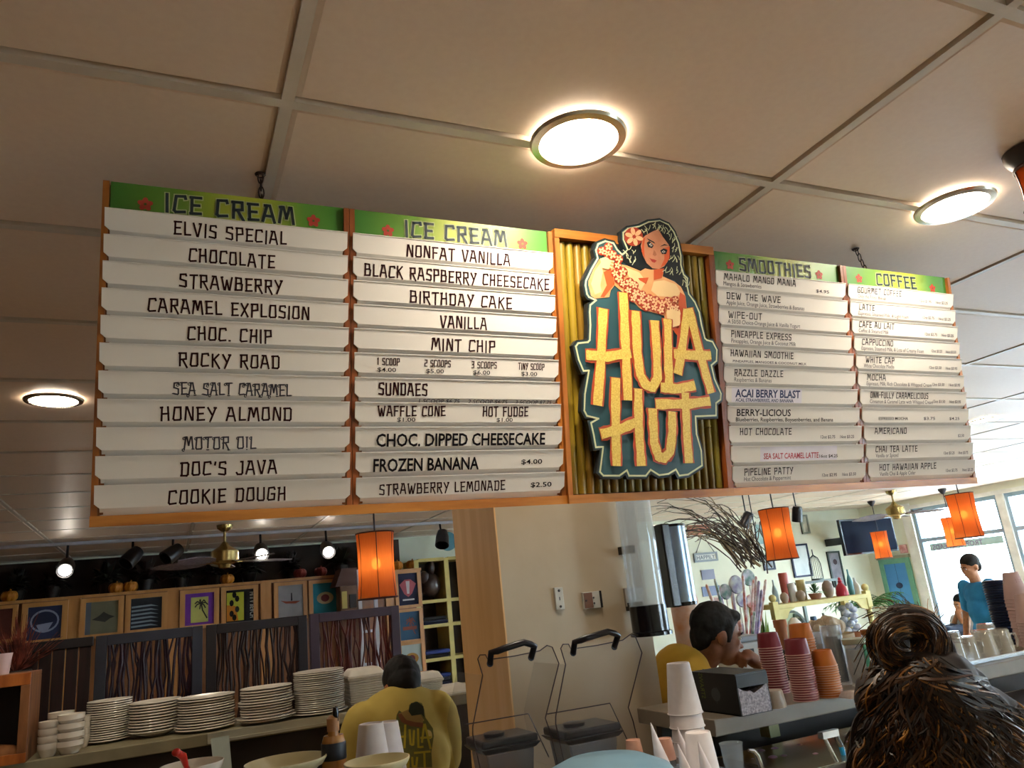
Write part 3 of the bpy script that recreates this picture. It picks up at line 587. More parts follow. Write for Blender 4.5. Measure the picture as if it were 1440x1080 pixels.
# hanging chains, screwed into the ceiling and the board top
m_chain = M('chain_steel', '#4a3f3a', rough=.4, metal=.8)
for px, py, lb in ((366, 245, 'dark hanging chain above the left ice cream panel'), (1203, 350, 'dark hanging chain above the coffee panel')):
    c0 = at(px, py, Z=HC); c = MB(); top = Vector((c0.x, c0.y, HC)); bot = bf(c0.x, -.002, -.009)
    ch = thing('hanging_chain', lb, 'chain', tuple(bot), group='menu board chains')
    n_ = max(3, int((top-bot).length/.02))
    for k in range(n_):
        p = bot.lerp(top, (k+.5)/n_)-bot; ln = MB(); hx = (top-bot).length/n_*.62; pts = []
        for j in range(13):
            a = 2*PI*j/12; pts.append(p+Vector((.0055*math.cos(a) if k % 2 else 0, 0 if k % 2 else .0055*math.cos(a), hx*math.sin(a))))
        ln.tube(pts, .0017, n=5, cap=False).build('chain_link', m_chain, ch, smooth=True)
    hk = MB(); hk.lathe([(.008, -.006), (.012, -.001), (.012, .0)], c=top-bot, n=12); hk.build('ceiling_hook', m_chain, ch)
# ================================================================ helpers for things measured on real planes
def kpx(px, py, Y): return Y/ray(px, py).y       # metres per pixel at that depth
def rectY(x0, y0, x1, y1, Y):
    xm, ym = (x0+x1)/2, (y0+y1)/2
    return at(x0, ym, Y=Y).x, at(x1, ym, Y=Y).x, at(xm, y1, Y=Y).z, at(xm, y0, Y=Y).z
ORD = ['leftmost', 'second from the left', 'third from the left', 'fourth from the left', 'fifth from the left']
# ---------------------------------------------------------------- pass shelf on the left
m_lam = M('shelf_laminate_grey', '#8a8368', '#7d765d', scale=9, rough=.35); m_dkp = M('partition_dark', '#2c211a', '#241a15', scale=5, rough=.6); m_alum = M('rail_aluminium', '#c9c6b4', rough=.3, metal=.5)
ZL = 1.049
s1 = thing('pass_shelf', 'long grey laminate pass shelf carrying stacks of white plates', 'shelf', (0, 4.3, ZL-.05))
MB().box(-2.6, 1.75, 4.10, 4.62, ZL-.052, ZL).build('shelf_board', m_lam, s1, loc=(0, 4.3, ZL-.05), bevel=.004)
MB().box(-2.6, 1.75, 4.16, 4.56, 0, ZL-.052).build('partition', m_dkp, s1, loc=(0, 4.3, ZL-.05))
r = MB(); xa = at(292, 1030, Y=4.09).x; xb = at(490, 1000, Y=4.09).x
r.box(xa, xb, 4.078, 4.10, ZL-.042, ZL+.002); r.box(xa, xb, 4.070, 4.078, ZL-.042, ZL-.030)
rail = tag(r.build('ticket_rail', m_alum), 'aluminium ticket rail screwed along the front of the plate shelf', 'rail')
x0, x1, z0, z1 = rectY(296, 1040, 322, 1085, 4.07)
tk = MB(); tk.add([(x0, 4.066, z1+.01), (x1, 4.066, z1+.012), (x1+.012, 4.055, z0), (x0+.015, 4.05, z0)], [(0, 1, 2, 3)]); tk.add([(x0, 4.0665, z1+.01), (x1, 4.0665, z1+.012), (x1+.012, 4.0555, z0), (x0+.015, 4.0505, z0)], [(3, 2, 1, 0)])
tag(tk.build('order_slip', M('paper_pale_blue', '#b9c6bd', rough=.7)), 'pale paper order slip hanging from the ticket rail', 'paper')
m_china = M('china_white', '#e4ded2', '#ddd6c8', scale=6, rough=.22, coat=.3)
def plate_mesh(r, h, sp=.01):
    e = sp*.5; p = MB(); p.lathe([(0, .002), (r*.55, .002), (r*.58, 0), (r*.62, .001), (r*.88, h*.55), (r*.95, h-e), (r, h-e*.9), (r*1.004, h-e*.4), (r*.99, h), (r*.88, h*.6+.004), (r*.58, .006), (0, .006)], n=28)
    return p
def plate_stack(px, pb, wpx, ptop, n, which, name='plate', kinds=None, prof=None):
    F0 = at(px, pb, Z=ZL); k = kpx(px, pb, F0.y); Y = min(4.48, max(4.19, F0.y+wpx/2*k*.95)); P = at(px, pb, Y=Y); k = kpx(px, pb, Y); r = wpx/2*k; H = at(px, ptop, Y=Y).z-ZL; sp = H/n; base = None
    for i in range(n):
        rr_ = r*(kinds(i, n) if kinds else 1)
        key = round(rr_, 4)
        if base is None or key not in base:
            base = base or {}
            o = plate_mesh(rr_, min(.020, sp*1.7), sp).build(name, m_china, smooth=True); base[key] = o
        else: o = base[key].copy(); COL.objects.link(o)
        o.location = (P.x+random.uniform(-.002, .002), Y+random.uniform(-.002, .002), ZL+i*sp); o.rotation_euler = (random.uniform(-.006, .006), random.uniform(-.006, .006), 0)
        lb = 'white plate, %s in the %s of the plate stacks' % (ordn(i, n), which)
        tag(o, lb, 'plate', 'plates of the %s stack' % which)
plate_stack(152, 1046, 58, 986, 18, ORD[0]); plate_stack(217, 1038, 67, 987, 12, ORD[1], kinds=lambda i, n: .72 if i == 0 else 1)
plate_stack(290, 1030, 76, 980, 13, ORD[2], kinds=lambda i, n: 1.06 if i < 2 else (.96 if i % 5 == 0 else 1)); plate_stack(375, 1019, 72, 967, 13, ORD[3], kinds=lambda i, n: 1.12 if i == 1 else (1.06 if i in (6, 7) else .98))
plate_stack(450, 1007, 70, 944, 21, ORD[4], kinds=lambda i, n: 1.12 if i == 0 else (.97 if i < 9 else 1.0))
def bowl_stack(px, pb, wpx, ptop, n, lb, Y=4.3):
    Y = 4.16 if Y < 4.3 else 4.33
    P = at(px, pb, Y=Y); k = kpx(px, pb, Y); r = wpx/2*k; H = at(px, ptop, Y=Y).z-ZL; h = min(.055, H*.42); sp = (H-h)/max(1, n-1); first = None
    for i in range(n):
        if first is None:
            b = MB(); b.lathe([(0, .003), (r*.55, .003), (r*.6, 0), (r*.66, .004), (r*.92, h*.5), (r*.95, h*.55), (r, h*.6), (r, h), (r*.95, h), (r*.9, h*.6), (r*.6, .01), (0, .008)], n=24); first = b.build('bowl', m_china, smooth=True); o = first
        else: o = first.copy(); COL.objects.link(o)
        o.location = (P.x, Y, ZL+i*sp)
        tag(o, ordn(i, n).replace(' from top', '')+' '+lb, 'bowl', 'bowls: '+lb)
bowl_stack(67, 1056, 27, 1014, 4, 'small white bowl in the front left bowl stack', 4.25)
bowl_stack(98, 1054, 35, 1004, 4, 'small white bowl in the taller front bowl stack beside the plates', 4.25)
bowl_stack(84, 1040, 33, 1001, 4, 'small white bowl in the bowl stack behind the two front ones', 4.42)
bowl_stack(117, 1045, 16, 1007, 4, 'small shaded bowl in the narrow stack beside the first plates', 4.42)
# foam takeout boxes
m_foam = M('foam_white', '#efe9dc', '#e6dfd0', scale=20, rough=.5)
def foam(name, w, d, h, ins=.01):
    b = MB(); i = ins
    b.hexa([(-w/2+i, -d/2+i, 0), (w/2-i, -d/2+i, 0), (w/2-i, d/2-i, 0), (-w/2+i, d/2-i, 0), (-w/2, -d/2, h), (w/2, -d/2, h), (w/2, d/2, h), (-w/2, d/2, h)]); return b
def foam_stack(px, pb, wpx, ptop, n, lb, Y=4.27, lid=True):
    P = at(px, pb, Y=Y); k = kpx(px, pb, Y); w = wpx*k; H = at(px, ptop, Y=Y).z-ZL; hl = .05 if lid else 0; sp = (H-hl)/n; first = None
    for i in range(n):
        if first is None: first = foam('takeout_box', w*.97, w*.9, sp*.9, .004).build('takeout_box', m_foam, bevel=.004); o = first
        else: o = first.copy(); COL.objects.link(o)
        s_ = .9+.1*i/n; o.scale = (s_, s_, 1)
        o.location = (P.x, Y, ZL+i*sp); tag(o, 'foam box, %s below the lid in %s' % (ordn(i, n).replace(' from top', '').replace('topmost', 'first'), lb), 'takeout box', 'foam boxes in '+lb)
    if lid:
        t = thing('takeout_box', 'lidded foam takeout box on top of '+lb, 'takeout box', (P.x, Y, ZL+n*sp))
        foam('tray', w*1.02, w*.95, .012, .002).build('tray', m_foam, t, bevel=.003)
        l = MB(); l.hexa([(-w*.51, -w*.47, .012), (w*.51, -w*.47, .012), (w*.51, w*.47, .012), (-w*.51, w*.47, .012), (-w*.36, -w*.32, hl), (w*.36, -w*.32, hl), (w*.36, w*.32, hl), (-w*.36, w*.32, hl)]); l.build('lid', m_foam, t, bevel=.008)
foam_stack(513, 1003, 54, 938, 12, 'the foam stack right of the plates'); foam_stack(603, 990, 38, 944, 10, "the stack past the worker's head")
foam_stack(635, 985, 52, 962, 3, 'the low foam stack by the maple corner', lid=True)
# wooden display case at the far left of the shelf
m_ow = M('wood_orange_case', '#b4662a', '#8a481a', scale=3, rough=.4, stretch=(9, 9, 2)); m_ow2 = M('wood_side_brown', '#8b5a33', '#6d4325', scale=3, rough=.5, stretch=(9, 9, 2))
xr_ = at(41, 1010, Y=4.1).x; zt_ = at(41, 952, Y=4.1).z; yb_ = 4.1+.30
dc = thing('display_case', 'open orange wooden display case at the far left end of the shelf', 'case', (xr_-.4, 4.2, ZL))
L = (xr_-.4, 4.2, ZL)
for nm, b, mt in (('side_panel', (xr_-.02, xr_, 4.09, yb_, ZL, zt_), m_ow2), ('side_panel', (xr_-.82, xr_-.80, 4.09, yb_, ZL, zt_), m_ow2), ('top_panel', (xr_-.82, xr_, 4.09, yb_, zt_, zt_+.02), m_ow2), ('back_panel', (xr_-.80, xr_-.02, yb_-.01, yb_, ZL, zt_), m_dkp),
                  ('front_rail', (xr_-.82, xr_, 4.07, 4.09, zt_-.03, zt_+.02), m_ow), ('front_rail', (xr_-.82, xr_, 4.07, 4.09, ZL, ZL+.04), m_ow), ('front_stile', (xr_-.035, xr_, 4.07, 4.09, ZL+.04, zt_-.03), m_ow2)):
    MB().box(*b).build(nm, mt, dc, loc=L, bevel=.002)
m_bread = M('crust_brown', '#a9703f', '#6e3e1d', scale=12, rough=.7, bump=.4)
b = MB(); b.sphere((0, 0, .03), (.14, .07, .045), n=16); o = b.build('bread_loaf', m_bread, smooth=True); o.location = (xr_-.16, 4.22, ZL+.0); tag(o, 'brown loaf lying inside the orange display case', 'bread')
b = MB(); b.lathe([(0, 0), (.028, 0), (.038, .09), (.034, .09), (.025, .004), (0, .004)], n=24)
o = b.build('cup', M('cup_pale_pink', '#c9a9a2', rough=.4), smooth=True); o.location = (at(2, 950, Y=4.2).x, 4.2, zt_+.02); tag(o, 'pale pink cup standing on top of the display case', 'cup')
# ---------------------------------------------------------------- stick screens behind the shelf
YS = 4.95; m_sf = [M('screen_frame_slate', '#2c2f3c', rough=.5), M('screen_frame_black', '#1c1519', rough=.5), M('screen_frame_plum', '#3a2632', rough=.5)]
m_st = [M('stick_plum', '#341d2a', '#21131c', scale=9, rough=.5), M('stick_dark_brown', '#38211a', '#1d110f', scale=9, rough=.5), M('stick_red_brown', '#6a2f24', '#3b1a17', scale=9, rough=.4)]
for k, (xa_, xb_, ya, yb2, lb) in enumerate(((134, 286, 893, 881, 'slate framed screen of wavy sticks behind the first two plate stacks'), (289, 432, 880, 864, 'black framed screen of wavy sticks behind the middle plate stacks'), (434, 561, 864, 851, 'plum framed screen of red brown sticks behind the foam boxes'))):
    a = at(xa_, ya+8, Y=YS); b_ = at(xb_, yb2+8, Y=YS); top = (at(xa_, ya, Y=YS).z+at(xb_, yb2, Y=YS).z)/2; X0, X1 = a.x+.004, b_.x-.004
    sc = thing('stick_screen', lb, 'screen', ((X0+X1)/2, YS, 0), group='stick screens'); Ls = ((X0+X1)/2, YS, 0); fw = .055
    for nm, bb in (('frame_stile', (X0, X0+fw, YS-.02, YS+.02, 0, top)), ('frame_stile', (X1-fw, X1, YS-.02, YS+.02, 0, top)), ('frame_rail', (X0+fw, X1-fw, YS-.02, YS+.02, top-fw, top)), ('frame_rail', (X0+fw, X1-fw, YS-.02, YS+.02, .05, .12))):
        MB().box(*bb).build(nm, m_sf[k], sc, loc=Ls, bevel=.003)
    ns = 26
    for i in range(ns):
        x = X0+fw+(X1-X0-2*fw)*(i+.5)/ns; pts = []; ph = random.uniform(0, 6)
        for j in range(15):
            t = j/14; pts.append((x+.011*math.sin(ph+t*random.uniform(17, 21))+random.uniform(-.008, .008), YS+random.uniform(-.008, .008), .12+(top-fw-.12)*t))
        MB().tube(pts, random.uniform(.0045, .0095), n=4).build('stick', m_st[k], sc, loc=Ls)
a = at(133, 900, Y=YS); top = a.z+.02; sc = thing('slat_screen', 'dark solid screen of upright boards at the far left', 'screen', (a.x-.7, YS, 0)); Ls = (a.x-.7, YS, 0); m_ds = M('screen_board_dark_red', '#2b1210', '#1c0c0c', scale=5, rough=.6, stretch=(8, 8, 1))
MB().box(a.x-1.5, a.x-.005, YS-.025, YS+.025, top-.05, top).build('frame_rail', m_sf[1], sc, loc=Ls, bevel=.003)
for i in range(24): MB().box(a.x-1.5+i*.0622, a.x-1.5+i*.0622+.055, YS-.01+random.uniform(-.004, .004), YS+.012, 0, top-.05).build('board', m_ds, sc, loc=Ls, bevel=.002)
# reddish dry twigs in front of it
P = at(25, 905, Y=4.75); tw = thing('dried_plant', 'reddish dry twig bouquet at the far left above the dark screen', 'plant', (P.x, 4.75, 0))
b = MB(); b.lathe([(0, 0), (.09, 0), (.12, .3), (.11, P.z-.25), (.07, P.z-.13), (.06, P.z-.13), (.05, .3), (0, .25)], n=20); b.build('vase', m_dkp, tw, smooth=True)
b = MB()
for i in range(130):
    a_ = random.uniform(0, 2*PI); e_ = random.uniform(.0, 1.2); l = random.uniform(.16, .30); d = Vector((math.cos(a_)*math.sin(e_), math.sin(a_)*math.sin(e_)*.5, math.cos(e_))); st = Vector((0, 0, P.z-.14))
    q = [st+d*l*t+Vector((random.uniform(-.01, .01), 0, random.uniform(-.01, .01))) for t in (0, .4, .75, 1)]; q[0] = st; b.tube(q, [.003, .0025, .002, .001], n=3)
tag(b.build('twigs', M('twig_red_brown', '#8a4030', '#4f2218', scale=20, rough=.7), tw), kind='stuff')
# ---------------------------------------------------------------- pillar fixtures
m_pls = M('bracket_white', '#d8d6cc', rough=.35); m_brn = M('bracket_brown', '#7b5138', rough=.5); m_scr = M('screw_dark', '#20242c', rough=.4, metal=.5)
YP = 2.6
def wallbox(name, lb, px0, py0, px1, py1, th, mt, cat='bracket', Y=YP):
    a, b, c, d = rectY(px0, py0, px1, py1, Y); t = thing(name, lb, cat, ((a+b)/2, Y, (c+d)/2)); MB().box(a, b, Y-th, Y-.0005, c, d).build('plate', mt, t, loc=((a+b)/2, Y, (c+d)/2), bevel=.002)
    return t, a, b, c, d
t, a, b, c, d = wallbox('wall_bracket', 'narrow white plastic bracket with two screws on the plaster pillar', 779, 826, 791, 858, .012, m_pls); Lw = ((a+b)/2, YP, (c+d)/2)
for z in (c+.012, d-.012): q = MB(); q.lathe([(.0045, 0), (.0045, .002), (.001, .0025)], c=((a+b)/2, YP-.0125, z), n=10, rot=Matrix.Rotation(PI/2, 3, 'X')); q.build('screw', m_scr, t, loc=Lw)
MB().box((a+b)/2-.0012, (a+b)/2+.0012, YP-.0135, YP-.012, (c+d)/2-.006, (c+d)/2+.006).build('slot', m_scr, t, loc=Lw)
t, a, b, c, d = wallbox('wall_bracket', 'square white and brown bracket on the pillar right of the narrow one', 818, 832, 843, 856, .014, m_pls); Lw = ((a+b)/2, YP, (c+d)/2)
MB().box(a+.003, (a+b)/2, YP-.017, YP-.014, c+.003, d-.003).build('cover', m_brn, t, loc=Lw); MB().box(b-.005, b, YP-.022, YP-.014, c, d).build('lip', m_scr, t, loc=Lw)
for dx, dz in ((.009, 0), (.042, .008), (.042, -.012)): q = MB(); q.lathe([(.0035, 0), (.0035, .002), (.001, .0025)], c=(a+dx, YP-.0172, (c+d)/2+dz), n=8, rot=Matrix.Rotation(PI/2, 3, 'X')); q.build('screw', m_scr, t, loc=Lw)
t, a, b, c, d = wallbox('wall_bracket', 'grey bracket on the pillar seen beside the clear cup tube', 877, 826, 903, 852, .014, M('bracket_grey', '#9a8f80', rough=.4))
MB().box((a+b)/2, b-.004, YP-.018, YP-.014, c+.003, d-.003).build('cover', m_pls, t, loc=((a+b)/2, YP, (c+d)/2))
# clear cup dispenser tube with black base
def vert_px(px_top, py_top, py_bot, Y):
    P = at(px_top, py_top, Y=Y); return P
m_clear = M('acrylic_clear', '#cfdfea', '#cfdfea', rough=.06, alpha=.30, spec=1, coat=1); m_blk = M('plastic_black', '#0d1118', '#0a0d13', rough=.18, spec=.6)
YT = 2.48; P = at(903, 800, Y=YT); kk = kpx(903, 800, YT); zb = at(915, 852, Y=YT).z; zbb = at(918, 893, Y=YT).z; R1 = 25*kk
ct = thing('cup_dispenser', 'clear acrylic cup dispenser tube with glossy black base on the pillar', 'dispenser', (P.x, YT, zbb))
b = MB(); H_ = HC-.30-zbb; b.lathe([(R1, zb-zbb), (R1, H_), (R1-.003, H_), (R1-.003, zb-zbb)], n=36); b.build('tube', m_clear, ct, smooth=True)
b = MB(); b.lathe([(R1*.6, 0), (R1*1.15, 0), (R1*1.15, .012), (R1*1.02, .016), (R1*1.02, zb-zbb+.004), (R1*.96, zb-zbb+.004), (R1*.96, .02), (R1*.6, .02)], n=36); b.build('base', m_blk, ct, smooth=True)
b = MB(); b.lathe([(R1*1.02, H_-.006), (R1*1.02, H_), (0, H_+.008)], n=36); b.build('cap', m_blk, ct, smooth=True)
for z in (.09, .3): MB().box(-.02, .02, R1*.9, YP-YT, z, z+.03).build('mount', m_blk, ct)
YT2 = 2.62; m_steel = M('steel_blue_sheen', '#9fb4cc', '#8ea3bd', rough=.22, metal=.7)
P = at(950, 795, Y=YT2); kk = kpx(950, 795, YT2); z0, z1 = at(962, 852, Y=YT2).z, at(942, 737, Y=YT2).z
cd2 = thing('cup_dispenser', 'blue grey metal cup dispenser cylinder behind the clear tube', 'dispenser', (P.x-.0, YT2, z0)); R2 = 21*kk
b = MB(); b.lathe([(R2, .015), (R2, z1-z0-.012)], n=36); b.build('barrel', m_steel, cd2, smooth=True)
b = MB(); b.lathe([(R2*.5, 0), (R2*1.02, .002), (R2*1.04, .016), (R2*.9, .016)], n=36); b.lathe([(R2*.9, z1-z0-.014), (R2*1.04, z1-z0-.014), (R2*1.03, z1-z0-.004), (0, z1-z0)], n=36); b.build('end_cap', m_blk, cd2, smooth=True)
MB().box(-R2*1.25, -R2*.55, -.05, .02, .0, z1-z0).build('bracket', m_blk, cd2, bevel=.006)
# ---------------------------------------------------------------- blender sound enclosures
m_smoke = M('polycarbonate_smoke', '#8f8a88', '#8f8a88', rough=.25, alpha=.10, spec=.6); m_edgeb = M('shield_edge_dark', '#3a2f3a', rough=.3); m_hand = M('handle_black', '#141018', rough=.3)
def shield(x0, ytop, x1, lb, Y, dx, dy):
    # outline measured on the lid plane (tilted back), built as a thin open hood
    o_px = [(167+dx, 293+dy), (152+dx, 320+dy), (185+dx, 430+dy), (118+dx, 778+dy), (118+dx, 830+dy), (190+dx, 1150+dy), (720+dx, 1150+dy), (640+dx, 810+dy), (608+dx, 720+dy), (700+dx, 350+dy), (655+dx, 240+dy), (620+dx, 228+dy), (570+dx, 265+dy), (400+dx, 300+dy), (220+dx, 325+dy), (205+dx, 292+dy)]
    Z = lambda p: at(640+p[0]/4.8, 860+p[1]/4.8, Y=Y)
    pts = [Z(p) for p in o_px]; cx = sum(p.x for p in pts)/len(pts); zb_ = .96
    t = thing('blender_enclosure', lb, 'blender cover', (cx, Y, zb_)); Lo = (cx, Y, zb_); dp = .20
    poly = [(p.x, p.z) for p in pts]; f = lambda x, z, d: Vector((x, Y+d, z))
    b = MB(); n = len(poly); b.prism(poly, f, 0, .003); b.build('front_shield', m_smoke, t, loc=Lo)
    b = MB(); rim = [Vector((x, Y-.001, z)) for x, z in poly]; rim.append(rim[0]); b.tube(rim, .0016, n=5); b.build('shield_edge', m_edgeb, t, loc=Lo, smooth=True)
    # side walls going back
    for i0 in (2, 3, 4):
        a_, b2 = poly[i0], poly[i0+1]; q = MB(); q.hexa([(a_[0]-.0, Y, a_[1]), (a_[0]+.003, Y, a_[1]), (a_[0]+.003, Y+dp, a_[1]), (a_[0], Y+dp, a_[1]), (b2[0], Y, b2[1]), (b2[0]+.003, Y, b2[1]), (b2[0]+.003, Y+dp, b2[1]), (b2[0], Y+dp, b2[1])]); q.build('side_shield', m_smoke, t, loc=Lo)
    # handle
    h0, h1 = Z((228+dx, 350+dy)), Z((505+dx, 310+dy)); hz = Z((360+dx, 240+dy)).z
    b = MB(); b.tube([(h0.x, Y-.008, h0.z), (h0.x-.003, Y-.03, h0.z+.028), (h0.x+.012, Y-.036, hz-.004), (h0.x+.03, Y-.036, hz), (h1.x-.03, Y-.036, hz+.009), (h1.x-.010, Y-.036, hz+.002), (h1.x+.003, Y-.03, h1.z+.03), (h1.x, Y-.008, h1.z)], .0085, n=10); b.build('handle', m_hand, t, loc=Lo, smooth=True)
    for h in (h0, h1): q = MB(); q.sphere((h.x, Y-.008, h.z), (.009, .008, .009)); q.build('handle_bolt', m_steel, t, loc=Lo, smooth=True)
    # inner step line and the jar lid
    s0, s1, s2 = Z((118+dx, 775+dy)), Z((548+dx, 700+dy)), Z((690+dx, 1000+dy))
    b = MB(); b.tube([(s0.x, Y+.05, s0.z), (s1.x, Y+.05, s1.z), (s2.x, Y+.05, s2.z)], .0017, n=5); b.build('inner_edge', m_edgeb, t, loc=Lo)
    # blender jar beneath: its black lid is visible
    j0, j1 = Z((205+dx, 900+dy)), Z((620+dx, 900+dy)); zt2 = Z((400+dx, 850+dy)).z; zc = Z((400+dx, 960+dy)).z; w = j1.x-j0.x; xc = (j0.x+j1.x)/2; yj = Y+.1
    jt = thing('blender_jar', 'clear blender jar with square black lid in the '+lb.split(' ')[0]+' enclosure', 'blender', (xc, yj, zb_)); Lj = (xc, yj, zb_)
    b = MB(); s_ = .5; b.hexa([(xc-w*.42, yj-w*.36, zc), (xc+w*.42, yj-w*.36, zc), (xc+w*.42, yj+w*.36, zc), (xc-w*.42, yj+w*.36, zc), (xc-w*.5, yj-w*.42, zc+.014), (xc+w*.5, yj-w*.42, zc+.014), (xc+w*.5, yj+w*.42, zc+.014), (xc-w*.5, yj+w*.42, zc+.014)])
    b.build('lid_skirt', m_hand, jt, loc=Lj, bevel=.003)
    b = MB(); b.box(xc-w*.47, xc+w*.47, yj-w*.38, yj+w*.38, zc+.014, zt2-.004); b.build('lid', m_hand, jt, loc=Lj, bevel=.006)
    b = MB(); b.lathe([(w*.16, zt2-.006), (w*.17, zt2+.004), (w*.1, zt2+.007), (0, zt2+.007)], c=(xc-w*.12, yj, 0), n=18); b.build('lid_cap', m_hand, jt, loc=Lj, smooth=True)
    b = MB(); b.hexa([(xc-w*.3, yj-w*.3, zb_+.01), (xc+w*.3, yj-w*.3, zb_+.01), (xc+w*.3, yj+w*.3, zb_+.01), (xc-w*.3, yj+w*.3, zb_+.01), (xc-w*.40, yj-w*.34, zc), (xc+w*.40, yj-w*.34, zc), (xc+w*.40, yj+w*.34, zc), (xc-w*.40, yj+w*.34, zc)]); b.build('jar', M('jar_smoke_blue', '#8f9db0', '#8494a8', rough=.1, alpha=.55), jt, loc=Lj, bevel=.004)
shield(0, 0, 0, 'left smoky clear blender enclosure with black handle in front of the pillar', 1.95, 0, 0)
shield(0, 0, 0, 'right smoky clear blender enclosure with black handle in front of the pillar', 1.93, 560, -72)
# front prep counter carrying them
m_ctr = M('counter_top_grey', '#8d8672', '#7f7965', scale=12, rough=.35)
fc = thing('prep_counter', 'grey topped prep counter under the blender enclosures', 'counter', (1.2, 2.0, 0))
MB().box(-1.4, 3.6, 1.62, 2.22, .91, .95).build('counter_top', m_ctr, fc, loc=(1.2, 2.0, 0), bevel=.004); MB().box(-1.4, 3.6, 1.68, 2.2, 0, .91).build('cabinet', m_dkp, fc, loc=(1.2, 2.0, 0))
MB().box(-1.4, 3.6, 1.7, 2.18, .95, .955).build('mat', m_dkp, fc, loc=(1.2, 2.0, 0))
# foreground cups, bottle, bowls (left)
ZC = .955
def cup_stack(name, lb, cat, px, ptop, Y, zb_, rtop, rbot, hcup, n, mt, grp, sp=None, rimmt=None, inverted=True, lbtop=None, hue=None):
    P = at(px, ptop, Y=Y); H = P.z-zb_; sp = (H-hcup)/max(1, n-1) if sp is None else sp; first = None; out = []
    for i in range(n):
        if first is None:
            t = thing(name, lb, cat, (0, 0, 0), grp); first = t
            b = MB(); b.lathe([(rtop*.97, .0), (rtop, .002), (rtop*.985, .004), (rbot, hcup-.002), (rbot*.96, hcup), (rbot*.9, hcup-.004), (0, hcup-.005)], n=28); b.build('wall', mt, t, smooth=True)
            b = MB(); pts = [(rtop*math.cos(2*PI*j/28), rtop*math.sin(2*PI*j/28), .002) for j in range(29)]; b.tube(pts, .0016, n=6, cap=False); b.build('rim', rimmt or mt, t, smooth=True)
            o = t
        else: o = dup(first)
        o.location = (P.x+random.uniform(-.0012, .0012), Y+random.uniform(-.001, .001), zb_+i*sp); o['label'] = lb.replace('@', ordn(i, n)); out.append(o)
    return out
m_fm = M('foam_cup_white', '#dcd6d6', '#d5cfcf', scale=40, rough=.45)
cup_stack('foam_cup', 'white foam cup, @ in the tall stack left of the black box', 'cup', 953, 932, 1.86, ZC, .047, .031, .13, 7, m_fm, 'foam cups, tall stack', lbtop='topmost white foam cup of the tall stack left of the black box')
cup_stack('foam_cup', 'white foam cup, @ in the short front stack by the cones', 'cup', 981, 1029, 1.70, ZC, .044, .031, .13, 3, m_fm, 'foam cups, short stack', lbtop='topmost white foam cup of the short front stack by the cones')
cup_stack('foam_cup', 'upturned foam cup, @ in the stack right beside the syrup bottle', 'cup', 522, 1017, 2.0, ZC, .046, .030, .12, 4, m_fm, 'foam cups by the bottle', lbtop='topmost upturned foam cup right of the syrup bottle')
cup_stack('foam_cup', 'upturned foam cup, @ in the stack nearest the bent worker', 'cup', 543, 1015, 2.06, ZC, .046, .030, .12, 4, m_fm, 'foam cups behind the bottle', lbtop='topmost upturned foam cup in the stack nearest the bent worker')
P = at(468, 1010, Y=1.95); zt2 = at(468, 1028, Y=1.95).z
sb = thing('syrup_bottle', 'round squeeze bottle of amber syrup with a dark band at the front left', 'bottle', (P.x, 1.95, ZC)); k = kpx(470, 1050, 1.95); r = 17*k
zs = at(468, 1050, Y=1.95).z-ZC; h1 = at(468, 1063, Y=1.95).z-ZC; hn = zt2-ZC
b = MB(); b.lathe([(0, 0), (r, 0), (r, h1)], n=28); b.lathe([(r*.999, h1), (r*.98, zs+.008), (r*.8, zs+.025), (r*.45, hn-.01), (r*.42, hn)], n=28); b.build('body', M('syrup_amber', '#c08a4e', '#b77f44', rough=.15, trans=.25), sb, smooth=True)
b = MB(); b.lathe([(r*.99, h1-.008), (r*1.02, h1-.006), (r*1.02, zs+.008), (r*.98, zs+.01)], n=28); b.build('label_band', M('band_black_blue', '#151a24', rough=.4), sb, smooth=True)
b = MB(); b.lathe([(r*.5, hn), (r*.52, hn+.028), (r*.3, hn+.034), (0, hn+.034)], n=20); b.build('cap', M('cap_tan', '#a8774b', rough=.5), sb, smooth=True)
b = MB(); b.lathe([(.006, hn+.02), (.0075, hn+.04), (.005, hn+.052), (0, hn+.054)], c=(.006, -.006, 0), n=12); b.build('spout', m_blk, sb, smooth=True)
def shell_bowl(px, py, Y, r, h, lb, mt, cat='bowl'):
    P = at(px, py, Y=Y); zc_ = P.z; b = MB(); b.lathe([(0, 0), (r*.5, 0), (r*.55, .004), (r*.9, h*.7), (r, h), (r*1.03, h), (r*1.03, h-.004), (r*.93, h*.66)], n=32); o = b.build('bowl', mt, smooth=True); o.location = (P.x, Y, zc_-h)
    st = zc_-h-ZC; return tag(o, lb, cat)
m_bsp = M('bowl_stand_steel', '#7d7a72', rough=.3, metal=.8)
def riser(px, py, Y, r, h, lb):
    P = at(px, py, Y=Y); z = P.z-h; t = MB(); t.lathe([(r*.5, ZC-.0), (r*.5, z), (r*.45, z), (r*.45, ZC)], c=(P.x, Y, 0), n=20); tag(t.build('bowl_stand', m_bsp), lb, 'stand')
shell_bowl(270, 1073, 1.9, .062, .06, 'white bowl with a red spoon at the lower left edge', m_china); riser(270, 1073, 1.9, .062, .06, 'steel stand beneath the white bowl with the red spoon')
shell_bowl(402, 1068, 1.95, .088, .05, 'wide pale bowl left of the syrup bottle', M('bowl_cream', '#cbc29b', rough=.4)); riser(402, 1068, 1.95, .088, .05, 'steel stand beneath the wide pale bowl')
shell_bowl(530, 1068, 1.82, .07, .045, 'pale cream bowl in front of the upturned foam cups', M('bowl_cream', '#cbc29b')); riser(530, 1068, 1.82, .07, .045, 'steel stand beneath the pale cream bowl by the foam cups')
